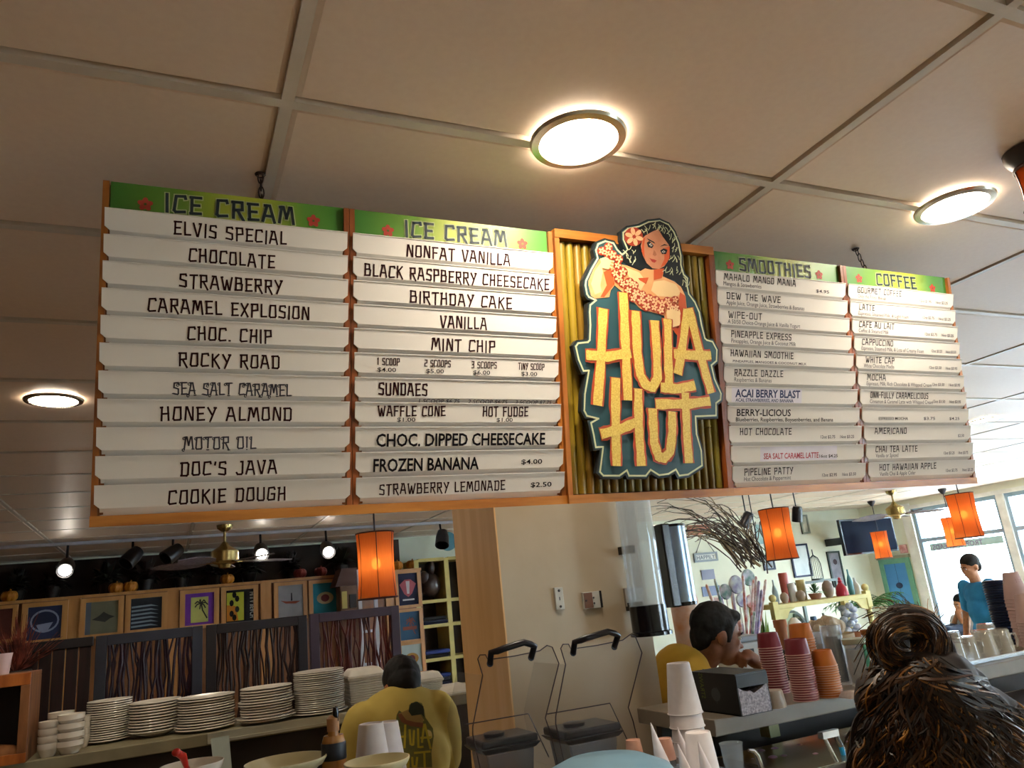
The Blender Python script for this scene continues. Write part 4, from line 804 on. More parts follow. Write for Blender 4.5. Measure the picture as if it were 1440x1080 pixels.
P = at(262, 1078, Y=1.88); b = MB(); Q = at(248, 1058, Y=1.85); b.tube([P+Vector((.02, .01, -.03)), P, (P+Q)/2+Vector((.003, 0, .006)), Q], [.004, .005, .008, .007], n=10); b.sphere(Q, (.009, .006, .008))
tag(b.build('spoon', M('spoon_red', '#c0241a', rough=.3), smooth=True), 'red plastic spoon handle sticking out of a white bowl', 'spoon')
# blue dome at the bottom centre
P = at(862, 1062, Y=1.66); b = MB(); R = .17; b.lathe([(R, -.10), (R*.98, -.06), (R*.85, -.03), (R*.55, -.008), (0, 0)], n=48); b.lathe([(R*1.02, -.11), (R*1.02, -.10), (R, -.10)], n=48)
o = b.build('dome_lid', M('lid_blue_grey', '#6f93a8', '#688b9f', rough=.35), smooth=True); o.location = (P.x-.01, 1.68, P.z); tag(o, 'blue grey dome lid at the bottom centre before the blenders', 'lid')
b = MB(); b.lathe([(R*.9, ZC), (R*.97, P.z-.112), (R*.9, P.z-.112)], c=(P.x-.01, 1.68, 0), n=40); tag(b.build('bin', M('bin_steel', '#6b7a86', rough=.3, metal=.6), smooth=True), 'steel bin under the blue grey dome lid', 'bin')
# paper cones and small cups
m_cone = M('paper_cone_white', '#e3dcdc', '#d9cfd2', scale=30, rough=.6); m_cb = M('cone_blue', '#3c5f9e', rough=.6); m_cr = M('cone_red', '#c2574e', rough=.6)
for i, (px, py, Y, ln, lean, lb) in enumerate(((913, 1015, 1.72, .16, .22, 'white paper cone with blue foot standing left of the foam cups'), (950, 1021, 1.78, .17, .26, 'white and red paper cone before the tall foam cup stack'), (951, 1045, 1.66, .14, .24, 'paper cone nearest the blue dome, pointed tip up'), (980, 1042, 1.62, .14, .2, 'white paper cone in front of the short foam stack'))):
    P = at(px, py, Y=Y); t = thing('paper_cone', lb, 'paper cone', (P.x+ln*lean*.9, Y, P.z-ln), group='paper cones'); rot = Matrix.Rotation(-lean*.8, 3, 'Y')
    b = MB(); b.lathe([(.024, .03), (.001, ln)], n=24, rot=rot); b.build('cone', m_cone, t, smooth=True)
    b = MB(); b.lathe([(.028, 0), (.0242, .03), (.0235, .03), (.027, 0)], n=24, rot=rot); b.build('foot_band', m_cb if i % 2 == 0 else m_cr, t, smooth=True)
P = at(935, 1052, Y=1.74); hh = P.z+.0-ZC
b = MB(); b.lathe([(.10, ZC), (.115, P.z-.06), (.108, P.z-.06), (.095, ZC)], c=(P.x+.02, 1.72, 0), n=32); tag(b.build('cup_caddy', M('caddy_clear', '#9fb0c4', rough=.1, alpha=.45), smooth=True), 'clear round caddy holding the paper cones', 'caddy')
for i, (px, py, lb) in enumerate(((890, 1040, 'small peach paper cup left of the paper cones'), (934, 1038, 'small printed paper cup among the paper cones'))):
    P = at(px, py, Y=1.82); b = MB(); b.lathe([(.024, -.05), (.018, 0), (.016, -.003), (0, -.003)], n=20); o = b.build('paper_cup', M('paper_cup_peach', '#cf9c86' if i == 0 else '#d9b3ab', '#c27a5c' if i else None, scale=30, rough=.6), smooth=True); o.location = P; tag(o, lb, 'cup')
    b = MB(); b.lathe([(.02, ZC), (.02, P.z-.05)], c=(P.x, 1.82, 0), n=16); tag(b.build('cup_tube', m_clear, smooth=True), 'clear tube beneath the '+lb.split(' left')[0].split(' among')[0], 'tube')
# ================================================================ right pass shelf
ZR = 1.103
rs = thing('pass_shelf', 'grey laminate pass shelf carrying paper cup stacks on the right', 'shelf', (3, 2.2, ZR-.05)); Lr = (3, 2.2, ZR-.05)
XA = at(1006, 1030, Y=2.0).x
MB().box(XA, 5.2, 2.0, 2.42, ZR-.048, ZR).build('shelf_board', M('shelf_laminate_taupe', '#84796a', '#7a7062', scale=9, rough=.35), rs, loc=Lr, bevel=.003)
m_post = M('post_olive', '#8f8a55', rough=.5)
for px in (1087, 1400): P = at(px, 1045, Y=2.3); MB().box(P.x-.022, P.x+.022, 2.28, 2.33, .955, ZR-.048).build('post', m_post, rs, loc=Lr)
MB().box(XA+.1, 5.2, 2.44, 2.47, .0, ZR-.06).build('back_panel', m_dkp, rs, loc=Lr)
m_red = M('cup_paper_maroon', '#7d2430', '#6c1d29', scale=6, rough=.4); m_crim = M('cup_rim_pink', '#d9a79f', rough=.4); m_or = M('cup_paper_orange', '#c8732a', '#b7641f', scale=6, rough=.4); m_orr = M('cup_rim_peach', '#d8a486', rough=.4)
def on_shelf(px, py): return at(px, py, Z=ZR)
def cstack(pxb, pyb, wb, pxt, pyt, wt, n, mt, rm, lb, lbt, topmt=None):
    P = on_shelf(pxb, pyb); k = kpx(pxb, pyb, P.y); Y = P.y+wb/2*k*.9; k = kpx(pxb, pyb, Y); H = at(pxt, pyt, Y=Y).z-ZR; r0 = wb/2*k; r1 = wt/2*k
    hc = r0*1.25
    return cup_stack('paper_cup', lb, 'cup', pxb, pyb, Y, ZR, r0, r1, hc, n, mt, 'paper cups: '+lb.replace(', @', ''), sp=(H-hc)/(n-1), rimmt=rm, lbtop=lbt)
_cs = cstack(1095, 977, 33, 1084, 889, 28, 19, m_red, m_crim, 'maroon paper cup, @ in the left maroon stack', 'topmost maroon paper cup of the left maroon stack')
cstack(1135, 988, 35, 1119, 898, 31, 20, m_red, m_crim, 'maroon paper cup, @ in the right maroon stack', 'topmost maroon paper cup of the right maroon stack')
cstack(1169, 983, 35, 1154, 914, 27, 14, m_or, m_orr, 'orange paper cup, @ in the short front orange stack', 'topmost orange paper cup of the short front stack')
cstack(1142, 972, 34, 1117, 878, 29, 20, m_or, m_orr, 'orange paper cup, @ in the stack behind the maroon cups', 'topmost orange paper cup behind the maroon stacks')
# deli cup
P = on_shelf(1099, 996); P.y += .03; b = MB(); r = 17*kpx(1099, 990, P.y); b.lathe([(0, 0), (r*.95, 0), (r, .008), (r*.86, .045), (r*.8, .05), (0, .05)], n=28); o = b.build('deli_cup', M('deli_cup_white', '#cfc2b2', rough=.4, trans=.2), smooth=True); o.location = P; tag(o, 'low translucent white cup between the black box and maroon cups', 'cup')
# black box with open end
P = on_shelf(1043, 1008); w = kpx(1043, 1008, P.y); X0 = P.x; X1 = at(1086, 995, Y=P.y).x; Yb = min(2.42, at(977, 985, X=X0).y); zt = at(1037, 950, Y=P.y).z
bx_ = thing('straw_box', 'black cardboard box with a torn open end full of white wrapped straws', 'box', (X0, P.y, ZR)); Lb = (X0, P.y, ZR); m_bb = M('carton_black', '#191a1c', '#141517', rough=.45); th = .004
for nm, bb in (('side_panel', (X0, X0+th, P.y, Yb, ZR, zt)), ('side_panel', (X1-th, X1, P.y, Yb, ZR, zt)), ('bottom_panel', (X0, X1, P.y, Yb, ZR, ZR+th)), ('top_panel', (X0, X1, P.y-.0, Yb, zt, zt+th)), ('end_panel', (X0, X1, Yb-th, Yb, ZR, zt)), ('end_flap', (X0, X1, P.y-.003, P.y, zt-.035, zt))):
    MB().box(*bb).build(nm, m_bb, bx_, loc=Lb)
b = MB(); pts = [(X0+.004, ZR+.002)]+[(X0+.004+(X1-X0-.008)*i/8, zt-.035-.02*(1-abs(i-4)/4)+random.uniform(-.004, .004)) for i in range(9)]+[(X1-.004, ZR+.002)]
b.prism(pts, lambda x, z, d: Vector((x, P.y+d, z)), -.001, .05); b.build('wrapped_straws', M('wrapped_straws_white', '#cfc9d2', '#8d8894', scale=140, rough=.6, bump=.6), bx_, loc=Lb)
sfn2 = lambda y, z, d: Vector((X0-d, Yb-y, ZR+z))
lt = MB(); font_text(lt, 'STRAWS', .04, .115, .022, .02, lambda a, b_, d: Vector((X0-d, Yb-.04-b_+.02, ZR+a)), d=.0008, bold=.01); lt.build('lettering', M('carton_print_olive', '#56621f', rough=.5), bx_, loc=Lb)
lt = MB(); flat(lt, disc_pts(.115, .055, .022, .02, 14), sfn2, .0008); ribbon(lt, [(.115, .03), (.125, .075)], .003, sfn2, .001); lt.build('logo', M('carton_print_grey', '#3c4040', rough=.5), bx_, loc=Lb)
# iced tea vessels, clear jar, napkin
def glass_jar(px, py, wpx, ptop, lb, fill, fillh, mat=None, cat='jar', name='glass_jar', lidm=None, taper=1.0):
    P = on_shelf(px, py); k = kpx(px, py, P.y); P.y = min(2.36, P.y+wpx/2*k); k = kpx(px, py, P.y); r = wpx/2*k; H = at(px, ptop, Y=P.y).z-ZR; P = Vector((at(px, py, Y=P.y).x, P.y, ZR)); t = thing(name, lb, cat, tuple(P))
    b = MB(); b.lathe([(0, .002), (r*.95, .002), (r, .01), (r*taper, H), (r*taper-.003, H), (r-.004, .012), (0, .008)], n=28); b.build('body', mat or m_clear, t, smooth=True)
    if fill: b = MB(); b.lathe([(0, .009), (r-.006, .013), ((r*(1+(taper-1)*fillh))-.006, H*fillh), (0, H*fillh)], n=24); b.build('contents', fill, t, smooth=True)
    if lidm: b = MB(); b.lathe([(r*taper*1.04, H-.012), (r*taper*1.04, H+.004), (0, H+.006)], n=28); b.build('lid', lidm, t, smooth=True)
    return t, r, H
m_tea = M('tea_dark', '#3a1f1a', '#2d1713', rough=.2); m_amb = M('tea_amber', '#8a5a2c', rough=.2, trans=.2); m_whip = M('foam_cream', '#d9c3a6', rough=.7)
glass_jar(1184, 966, 28, 877, 'tall clear pitcher of dark iced tea behind the peach cups', m_tea, .82)
glass_jar(1164, 952, 24, 887, 'clear pitcher with amber drink left of the dark iced tea', m_amb, .75)
t, r, H = glass_jar(1217, 968, 36, 897, 'wide clear jar with a green stripe and metal lid', M('jar_contents_grey', '#8d8478', rough=.5), .8, lidm=M('jar_lid_pale', '#b9bfa8', rough=.3, metal=.5))
b = MB()
for i in range(3):
    a = -PI/2-.35+i*.12; b.add([(r*1.01*math.cos(a), r*1.01*math.sin(a), .01), (r*1.01*math.cos(a+.12), r*1.01*math.sin(a+.12), .01), (r*1.01*math.cos(a+.12), r*1.01*math.sin(a+.12), H*.9), (r*1.01*math.cos(a), r*1.01*math.sin(a), H*.9)], [(0, 1, 2, 3)])
b.build('stripe', M('jar_stripe_green', '#2f7a4d', rough=.5), t)
glass_jar(1240, 962, 26, 884, 'second clear jar with amber lid beside the green striped one', M('jar_contents_grey', '#8d8478'), .7, lidm=M('jar_lid_amber', '#a86a3a', rough=.4))
P = on_shelf(1207, 979); b = MB(); n_ = 10
for i in range(n_): pass
b.hexa([P+Vector(v) for v in ((-.06, -.03, 0), (.09, -.03, 0), (.09, .03, 0), (-.06, .03, 0), (-.04, -.02, .022), (.08, -.03, .012), (.085, .025, .014), (-.05, .02, .02))]); tag(b.build('napkin', M('napkin_white', '#c9bdb4', '#a89c98', scale=30, rough=.8, bump=.4), bevel=.006), 'folded white napkin on the shelf before the clear jars', 'napkin')
# under-shelf prep area: steel food pan, tongs with blue grip
P = at(1130, 1062, Y=2.02); pan = thing('food_pan', 'long steel food pan of purple fruit under the right shelf', 'pan', (P.x+.05, 1.98, .955)); zt = P.z
b = MB(); X0, X1 = P.x-.20, P.x+.42; hp = zt-.955
for bb in ((X0, X1, 1.84, 1.85, .957, zt), (X0, X1, 2.17, 2.18, .956, zt), (X0, X0+.01, 1.85, 2.17, .956, zt), (X1-.01, X1, 1.85, 2.17, .956, zt), (X0, X1, 1.84, 2.18, .956, .96)): b.box(*bb)
b.box(X0-.015, X1+.015, 1.825, 1.84, zt-.003, zt); b.box(X0-.015, X1+.015, 2.18, 2.195, zt-.003, zt); b.build('pan', M('steel_pan', '#b9b39a', rough=.25, metal=.85), pan, loc=(P.x+.05, 1.98, .955))
b = MB()
for i in range(60): b.sphere((random.uniform(X0+.03, X1-.03), random.uniform(1.87, 2.15), zt-.012+random.uniform(-.01, .006)), random.uniform(.012, .024), n=7, m_=5)
tag(b.build('berries', M('berries_purple', '#6b4460', '#a9899b', scale=30, rough=.3), pan, smooth=True, loc=(P.x+.05, 1.98, .955)), kind='stuff')
m_chr = M('chrome', '#cfd6dc', rough=.12, metal=1)
P = at(1178, 1040, Y=1.9); tg = thing('tongs', 'steel tongs with bright blue grip resting in the food pan', 'tongs', tuple(P)); b = MB(); b.tube([P+Vector((0, 0, .03)), P, P+Vector((.012, 0, -.03))], .008, n=10); b.build('hinge', m_chr, tg, loc=tuple(P), smooth=True)
b = MB(); b.tube([P+Vector((.008, 0, -.02)), P+Vector((.006, -.005, -.045)), P+Vector((.018, -.008, -.072)), P+Vector((.030, -.01, -.08))], [.008, .007, .006, .005], n=8); b.build('grip', M('grip_blue', '#1b8fc4', rough=.3), tg, loc=tuple(P), smooth=True)
P = at(1158, 1032, Y=1.86); b = MB(); b.box(P.x-.012, P.x+.05, 1.85, 1.87, P.z-.012, P.z+.006); b.tube([(P.x-.004, 1.86, P.z), (P.x+.012, 1.855, P.z-.05), (P.x+.02, 1.85, .957)], .006, n=8); tag(b.build('faucet_arm', m_chr, smooth=True), 'chrome arm on a post rising from the prep counter', 'faucet')
P = at(1062, 1060, Y=1.8); b = MB(); b.tube([(P.x-.02, 1.8, P.z+.012), (P.x-.005, 1.8, P.z+.008), (P.x+.006, 1.8, P.z-.006), (P.x+.014, 1.8, P.z-.04), (P.x+.016, 1.8, .957)], [.004, .006, .007, .007, .007], n=8); tag(b.build('ladle', m_chr, smooth=True), 'bent chrome ladle handle left of the food pan', 'ladle')
P = at(1028, 1048, Y=1.95); b = MB(); r = .032; b.lathe([(0, 0), (r*.8, 0), (r, P.z-.955), (r*1.06, P.z-.95), (r*.94, P.z-.955), (r*.75, .004)], n=24); o = b.build('water_glass', m_clear, smooth=True); o.location = (P.x, 1.95, .956); tag(o, 'clear drinking glass right of the short foam stack', 'glass')
# inverted glass mugs on trays
m_gl = M('glass_mug', '#d8d4c4', '#d8d4c4', rough=.05, alpha=.38, spec=1, coat=1)
def tray(px0, py0, px1, lb):
    a = on_shelf(px0, py0); b_ = at(px1, py0-8, Y=a.y); bb = MB(); bb.box(a.x, b_.x, a.y-.01, min(2.4, a.y+.24), ZR+.0005, ZR+.008); bb.box(a.x-.004, b_.x+.004, a.y-.014, a.y-.01, ZR+.0005, ZR+.018); tag(bb.build('tray', M('tray_steel', '#b8bcc0', rough=.25, metal=.8), bevel=.002), lb, 'tray'); return a
ta = tray(1352, 938, 1440, 'steel tray under the upturned glass mugs')
for i, (px, py, wd, pt, lb) in enumerate(((1349, 925, 22, 886, 'upturned clear glass mug nearest the woman'), (1368, 928, 24, 893, 'upturned clear glass mug in the front row, second from the woman'), (1389, 925, 34, 884, 'upturned clear glass pitcher with yellow glints'), (1413, 920, 32, 882, 'upturned clear glass pitcher beside the printed cups'), (1392, 905, 30, 876, 'upturned glass behind the two pitchers'))):
    P = at(px, py, Y=ta.y+.05+(.1 if i == 4 else 0)); k = kpx(px, py, P.y); r = wd/2*k; H = at(px, pt, Y=P.y).z-ZR-.008; t = thing('glass_mug', lb, 'mug', (P.x, P.y, ZR+.0085), group='upturned glass mugs')
    b = MB(); b.lathe([(r, 0), (r*.97, .004), (r*.78, H*.9), (r*.7, H), (0, H), (0, H-.006), (r*.68, H-.007), (r*.93, .002)], n=28); b.build('body', m_gl, t, smooth=True)
    b = MB(); b.tube([(r*.8, -.01, H*.75), (r*1.35, -.02, H*.72), (r*1.5, -.02, H*.45), (r*1.3, -.02, H*.2), (r*.92, -.01, H*.18)], .0045, n=8); b.build('handle', m_gl, t, smooth=True)
# printed sample cup towers and black lids
m_pc = M('printed_cup', '#cdaea6', '#c3a29b', scale=8, rough=.5); m_pd = M('print_rose', '#94566b', rough=.5); m_dk2 = M('lid_navy', '#1c2742', rough=.3)
st2 = cup_stack('printed_cup', 'pale printed paper cup, @ in the tower by the glass mugs', 'cup', 1420, 805, 2.22, ZR, .048, .030, .11, 14, m_pc, 'printed cup tower', lbtop='topmost pale printed cup of the tower by the glass mugs')
for a in range(7):
    an = -PI/2-.6+a*.28; f = MB()
    for j in range(4): f.add([Vector((math.cos(an+.05*math.cos(j*PI/2+q))*(.048-.018*h_/.11+.0008), math.sin(an+.05*math.cos(j*PI/2+q))*(.048-.018*h_/.11+.0008), h_)) for q, h_ in ((0, .075+.008*math.sin(j*PI/2)), (.6, .082+.008*math.sin(j*PI/2)), (1.2, .078+.01*math.sin(j*PI/2)))], [(0, 1, 2)])
    f.build('printed_flower', m_pd, st2[-1])
cup_stack('printed_cup', 'pale printed cup, @ in the stack at the right edge', 'cup', 1438, 835, 2.1, ZR, .048, .030, .11, 10, m_pc, 'printed cups right edge', lbtop='topmost printed paper cup at the right edge')
P = at(1405, 815, Y=2.3); H = P.z-ZR; nl = 26; first = None
for i in range(nl):
    if first is None: b = MB(); b.lathe([(.044, 0), (.046, .003), (.044, .006), (.036, .009), (0, .009)], n=24); o = first = b.build('cup_lid', m_dk2, smooth=True)
    else: o = first.copy(); COL.objects.link(o)
    o.location = (P.x+.0, 2.33, ZR+i*H/nl); tag(o, 'dark cup lid, %s behind the printed cup tower' % ordn(i, nl), 'lid', 'stack of dark lids')
P = at(1433, 870, Y=2.3); MB_ = MB(); 
# ================================================================ pendant lanterns
m_glow = M('bulb_glow', '#fff2c8', emit=(1, .80, .48), es=24)
def shade_mat():
    mt = bpy.data.materials.new('lantern_paper'); mt.use_nodes = True; n = mt.node_tree; b = n.nodes['Principled BSDF']; out = n.nodes['Material Output']
    tc = n.nodes.new('ShaderNodeTexCoord'); mp = n.nodes.new('ShaderNodeMapping'); mp.inputs['Scale'].default_value = (60, 60, 3); nz = n.nodes.new('ShaderNodeTexNoise'); nz.inputs['Scale'].default_value = 3
    n.links.new(tc.outputs['Object'], mp.inputs[0]); n.links.new(mp.outputs[0], nz.inputs['Vector']); rp = n.nodes.new('ShaderNodeValToRGB'); rp.color_ramp.elements[0].color = (.74, .19, .04, 1); rp.color_ramp.elements[1].color = (.9, .27, .06, 1)
    n.links.new(nz.outputs[0], rp.inputs[0]); tr_ = n.nodes.new('ShaderNodeBsdfTranslucent'); df = n.nodes.new('ShaderNodeBsdfDiffuse'); mx = n.nodes.new('ShaderNodeMixShader'); mx.inputs[0].default_value = .62
    n.links.new(rp.outputs[0], tr_.inputs[0]); df.inputs[0].default_value = (.42, .09, .03, 1); n.links.new(df.outputs[0], mx.inputs[1]); n.links.new(tr_.outputs[0], mx.inputs[2]); rf = n.nodes.new('ShaderNodeBsdfRefraction'); rf.inputs['Roughness'].default_value = .75; rf.inputs['IOR'].default_value = 1.02; n.links.new(rp.outputs[0], rf.inputs[0]); m3 = n.nodes.new('ShaderNodeMixShader'); m3.inputs[0].default_value = .06; n.links.new(mx.outputs[0], m3.inputs[1]); n.links.new(rf.outputs[0], m3.inputs[2]); n.links.new(m3.outputs[0], out.inputs[0]); return mt
m_shade = shade_mat(); m_cord = M('cord_dark', '#2a2226', rough=.5); m_rib = M('lantern_rib', '#4a1f16', rough=.6)
def lantern(px, py, depth, lb, w=.23, h=.42, lit=True):
    v = ray(px, py); k = depth/1065; P = Vector((0, 0, CZ))+v*k; t = thing('pendant_lantern', lb, 'lamp', tuple(P), group='orange pendant lanterns'); r = w/2
    b = MB(); n = 6; R = r*1.04
    for (z, rr1) in ((-h/2, R*1.06), (-h/4, R*1.0), (0, R*.98), (h/4, R*.99), (h/2, R*1.04)):
        for j in range(24): b.v.append((rr1*math.cos(2*PI*j/24), rr1*math.sin(2*PI*j/24), z))
    for i in range(4):
        for j in range(24): b.f.append((i*24+j, i*24+(j+1) % 24, (i+1)*24+(j+1) % 24, (i+1)*24+j)); b.mi.append(0)
    b.build('shade', m_shade, t, smooth=True)
    for z, rr1 in ((-h/2, R*1.08), (h/2, R*1.05)):
        b = MB(); b.tube([(rr1*math.cos(2*PI*j/24), rr1*math.sin(2*PI*j/24), z) for j in range(25)], .005, n=5, cap=False); b.build('hoop', m_rib, t)
    for j in range(6):
        a = 2*PI*j/6+.35; b = MB(); b.tube([(rr1*1.005*math.cos(a), rr1*1.005*math.sin(a), z) for z, rr1 in ((-h/2, R*1.08), (-h/4, R*.98), (0, R*.95), (h/4, R*.98), (h/2, R*1.05))], .003, n=4); b.build('rib', m_rib, t)
    b = MB(); b.sphere((0, 0, .01), (.03, .03, .04) if lit else (.015, .015, .02)); b.build('bulb', m_glow if lit else m_cord, t, smooth=True)
    b = MB(); b.tube([(0, 0, .05), (0, 0, HC-P.z-.02)], .006, n=8); b.tube([(-R, 0, h/2), (R, 0, h/2)], .003, n=4); b.tube([(0, -R, h/2), (0, R, h/2)], .003, n=4); b.build('cord', m_cord, t)
    b = MB(); b.lathe([(.02, HC-P.z-.08), (.06, HC-P.z-.02), (.06, HC-P.z), (0, HC-P.z)], n=20); b.build('canopy', m_cord, t, smooth=True)
    return t
lantern(529, 795, 5.0, 'orange paper pendant lantern left of the pillar, nearest of all')
lantern(1094, 751, 6.4, 'orange paper pendant lantern hanging right of the clear tube')
lantern(1356, 725, 7.4, 'bright orange pendant lantern in front of the windows')
lantern(1239, 766, 12.2, 'small orange pendant lantern in front of the wall television')
lantern(1340, 748, 11.3, 'small orange pendant lantern partly behind the window side lantern')
o = lantern(1463, 262, 1.9, 'small unlit orange shade cut off by the right picture edge', w=.08, h=.11, lit=False)
# ================================================================ fans, track lights
m_brass = M('brass', '#a8905a', '#8e7848', rough=.25, metal=.85); m_blade = M('fan_blade_wicker', '#6d5f66', '#4d434b', scale=40, rough=.6)
def fan(px, py, lb, Y, nblade=5, rot=0):
    P = at(px, py, Y=Y); X = P.x; t = thing('ceiling_fan', lb, 'ceiling fan', (X, Y, HC)); b = MB()
    b.lathe([(0, 0), (.075, 0), (.07, -.03), (.03, -.06), (.012, -.065), (.012, -.16), (.02, -.165)], n=24); b.build('downrod', m_brass, t, smooth=True)
    b = MB(); b.lathe([(.02, -.16), (.05, -.20), (.11, -.235), (.125, -.25), (.125, -.34), (.11, -.355), (.06, -.37), (.05, -.40), (0, -.41)], n=28); b.build('motor', m_brass, t, smooth=True)
    for i in range(nblade):
        a = rot+2*PI*i/nblade; R_ = rz_m(a); q = MB(); poly = [(.17, -.02), (.26, -.085), (.4, -.12), (.55, -.10), (.68, 0), (.55, .10), (.4, .12), (.26, .085), (.17, .02)]
        q.prism(poly, lambda x, y, d: R_ @ Vector((x, y, -.35+d+y*.18)), 0, .006); bl = q.build('blade', m_blade, t)
        q = MB(); q.hexa([R_ @ Vector(v) for v in ((.10, -.012, -.352), (.22, -.012, -.352), (.22, .012, -.352), (.10, .012, -.352), (.10, -.012, -.344), (.22, -.012, -.344), (.22, .012, -.344), (.10, .012, -.344))]); q.build('blade_arm', m_brass, bl)
fan(1253, 692, 'brass ceiling fan with leaf shaped wicker blades near the windows', 7.8, rot=.55); fan(316, 740, 'brass ceiling fan above the shirt displays at the left', 7.8, rot=.3)
m_th = M('track_head_black', '#14131a', rough=.35); m_trk = M('track_white', '#b8b4ba', rough=.4); m_hot = M('spot_bulb_lit', '#ffffff', emit=(1, .9, .75), es=40)
tk = thing('light_track', 'long pale ceiling track with spot heads above the shirt wall', 'track light', (.8, 8.5, HC))
MB().box(-3.5, 4.5, 8.48, 8.52, HC-.03, HC-.001).build('rail', m_trk, tk, loc=(.8, 8.5, HC))
for px, py, lit, tilt in ((93, 797, 1, 0), (186, 783, 0, .7), (243, 778, 0, .9), (367, 775, 1, 0), (460, 772, 1, 0), (622, 757, 0, .3)):
    P = at(px, py, Y=8.45); hd = MB(); rot = Matrix.Rotation(tilt, 3, 'Y') @ Matrix.Rotation(-.5 if not lit else -1.1, 3, 'X')
    hd.lathe([(0, .11), (.03, .11), (.06, .09), (.075, .02), (.08, -.10), (.07, -.10), (.06, -.02), (0, -.02)], c=P, n=18, rot=rot); h_ = hd.build('spot_head', m_th, tk, smooth=True, loc=(.8, 8.5, HC))
    sm = MB(); sm.tube([(P.x, 8.5, HC-.03), (P.x, 8.48, P.z+.08)], .012, n=8); sm.build('stem', m_th, h_, loc=(.8, 8.5, HC))
    if lit: q = MB(); q.sphere(P+rot @ Vector((0, 0, -.085)), (.055, .055, .03), rot=rot); q.build('spot_lens', m_hot, h_, loc=(.8, 8.5, HC), smooth=True)
for px, py, lb in ((1050, 730, 'black spot head hanging above the branches'), (1121, 722, 'black spot head right of the pendant lantern')):
    P = at(px, py, Y=7.2); t = thing('spot_light', lb, 'spot light', (P.x, 7.2, HC)); L_ = (P.x, 7.2, HC); rot = Matrix.Rotation(.5 if px < 1100 else 0, 3, 'Y') @ Matrix.Rotation(.3, 3, 'X')
    hd = MB(); hd.lathe([(0, .09), (.05, .085), (.062, .05), (.062, -.10), (.05, -.10), (.05, -.02), (0, -.02)], c=P, n=18, rot=rot); hd.build('head', m_th, t, smooth=True, loc=L_)
    hd = MB(); hd.tube([(P.x, 7.2, HC), (P.x, 7.2, P.z+.07)], .008, n=8); hd.lathe([(.035, -.015), (.035, 0), (0, 0)], c=(P.x, 7.2, HC), n=14); hd.build('stem', m_th, t, loc=L_)
# ================================================================ shirt wall (back left)
YU = 9.55; m_mp = M('unit_maple', '#c98f52', '#b97f43', scale=2.5, rough=.4, stretch=(6, 6, 1)); m_mpd = M('unit_maple_dark', '#8d5a35', '#7b4d2c', scale=2.5, rough=.4, stretch=(6, 6, 1)); m_mpy = M('unit_shelf_yellow', '#c9b566', rough=.5)
ztop = at(300, 826, Y=YU).z; xe = at(592, 800, Y=YU).x
un = thing('display_wall', 'long maple display wall unit carrying framed shirts at the back left', 'display unit', (0, YU+.3, 0)); Lu = (0, YU+.3, 0)
MB().box(-4.1, xe, YU+.02, YU+.55, 0, ztop).build('carcass', m_mpd, un, loc=Lu)
MB().box(-4.1, xe, YU-.01, YU+.55, ztop, ztop+.03).build('top_panel', m_mp, un, loc=Lu)
for px in (104, 243, 374, 550):
    P = at(px, 860, Y=YU); MB().box(P.x-.06, P.x+.06, YU-.02, YU+.02, 0, ztop).build('pilaster', m_mp, un, loc=Lu)
SH = [((-30, 848, 24, 905), '#5a2c22', 'framed dark red shirt at the far left edge', []),
      ((30, 845, 95, 905), '#2b3350', 'framed navy shirt with a pale round print', [('ring', '#8d93a8')]),
      ((112, 838, 174, 897), '#77735a', 'framed olive shirt with an island print', [('isle', '#3b3a34'), ('bar', '#5d6670')]),
      ((176, 832, 235, 890), '#252a33', 'framed dark shirt with a grey wave print', [('wave', '#7d8a92')]),
      ((253, 826, 308, 884), '#7a3aa0', 'framed purple shirt with a palm print', [('palm', '#c6c46a')]),
      ((311, 823, 363, 880), '#1c1a20', 'framed black shirt with yellow print and sideways lettering', [('yellow', '#c2c03a')]),
      ((385, 818, 432, 872), '#a7a6a8', 'framed pale grey shirt with a canoe print', [('canoe', '#a0543c')]),
      ((434, 815, 480, 867), '#2f8a9c', 'framed teal shirt with a striped oval print', [('oval', '#c2b088')]),
      ((555, 802, 592, 855), '#20243e', 'framed navy shirt with a red and white crest', [('crest', '#b05a62')]),
      ((557, 856, 595, 904), '#35566e', 'framed slate blue shirt below the crest shirt', [('palm2', '#8a4a3a')]),
      ((560, 902, 598, 950), '#b9c4bd', 'framed white shirt with an orange print, lowest of its column', [('oval', '#b5863c')])]
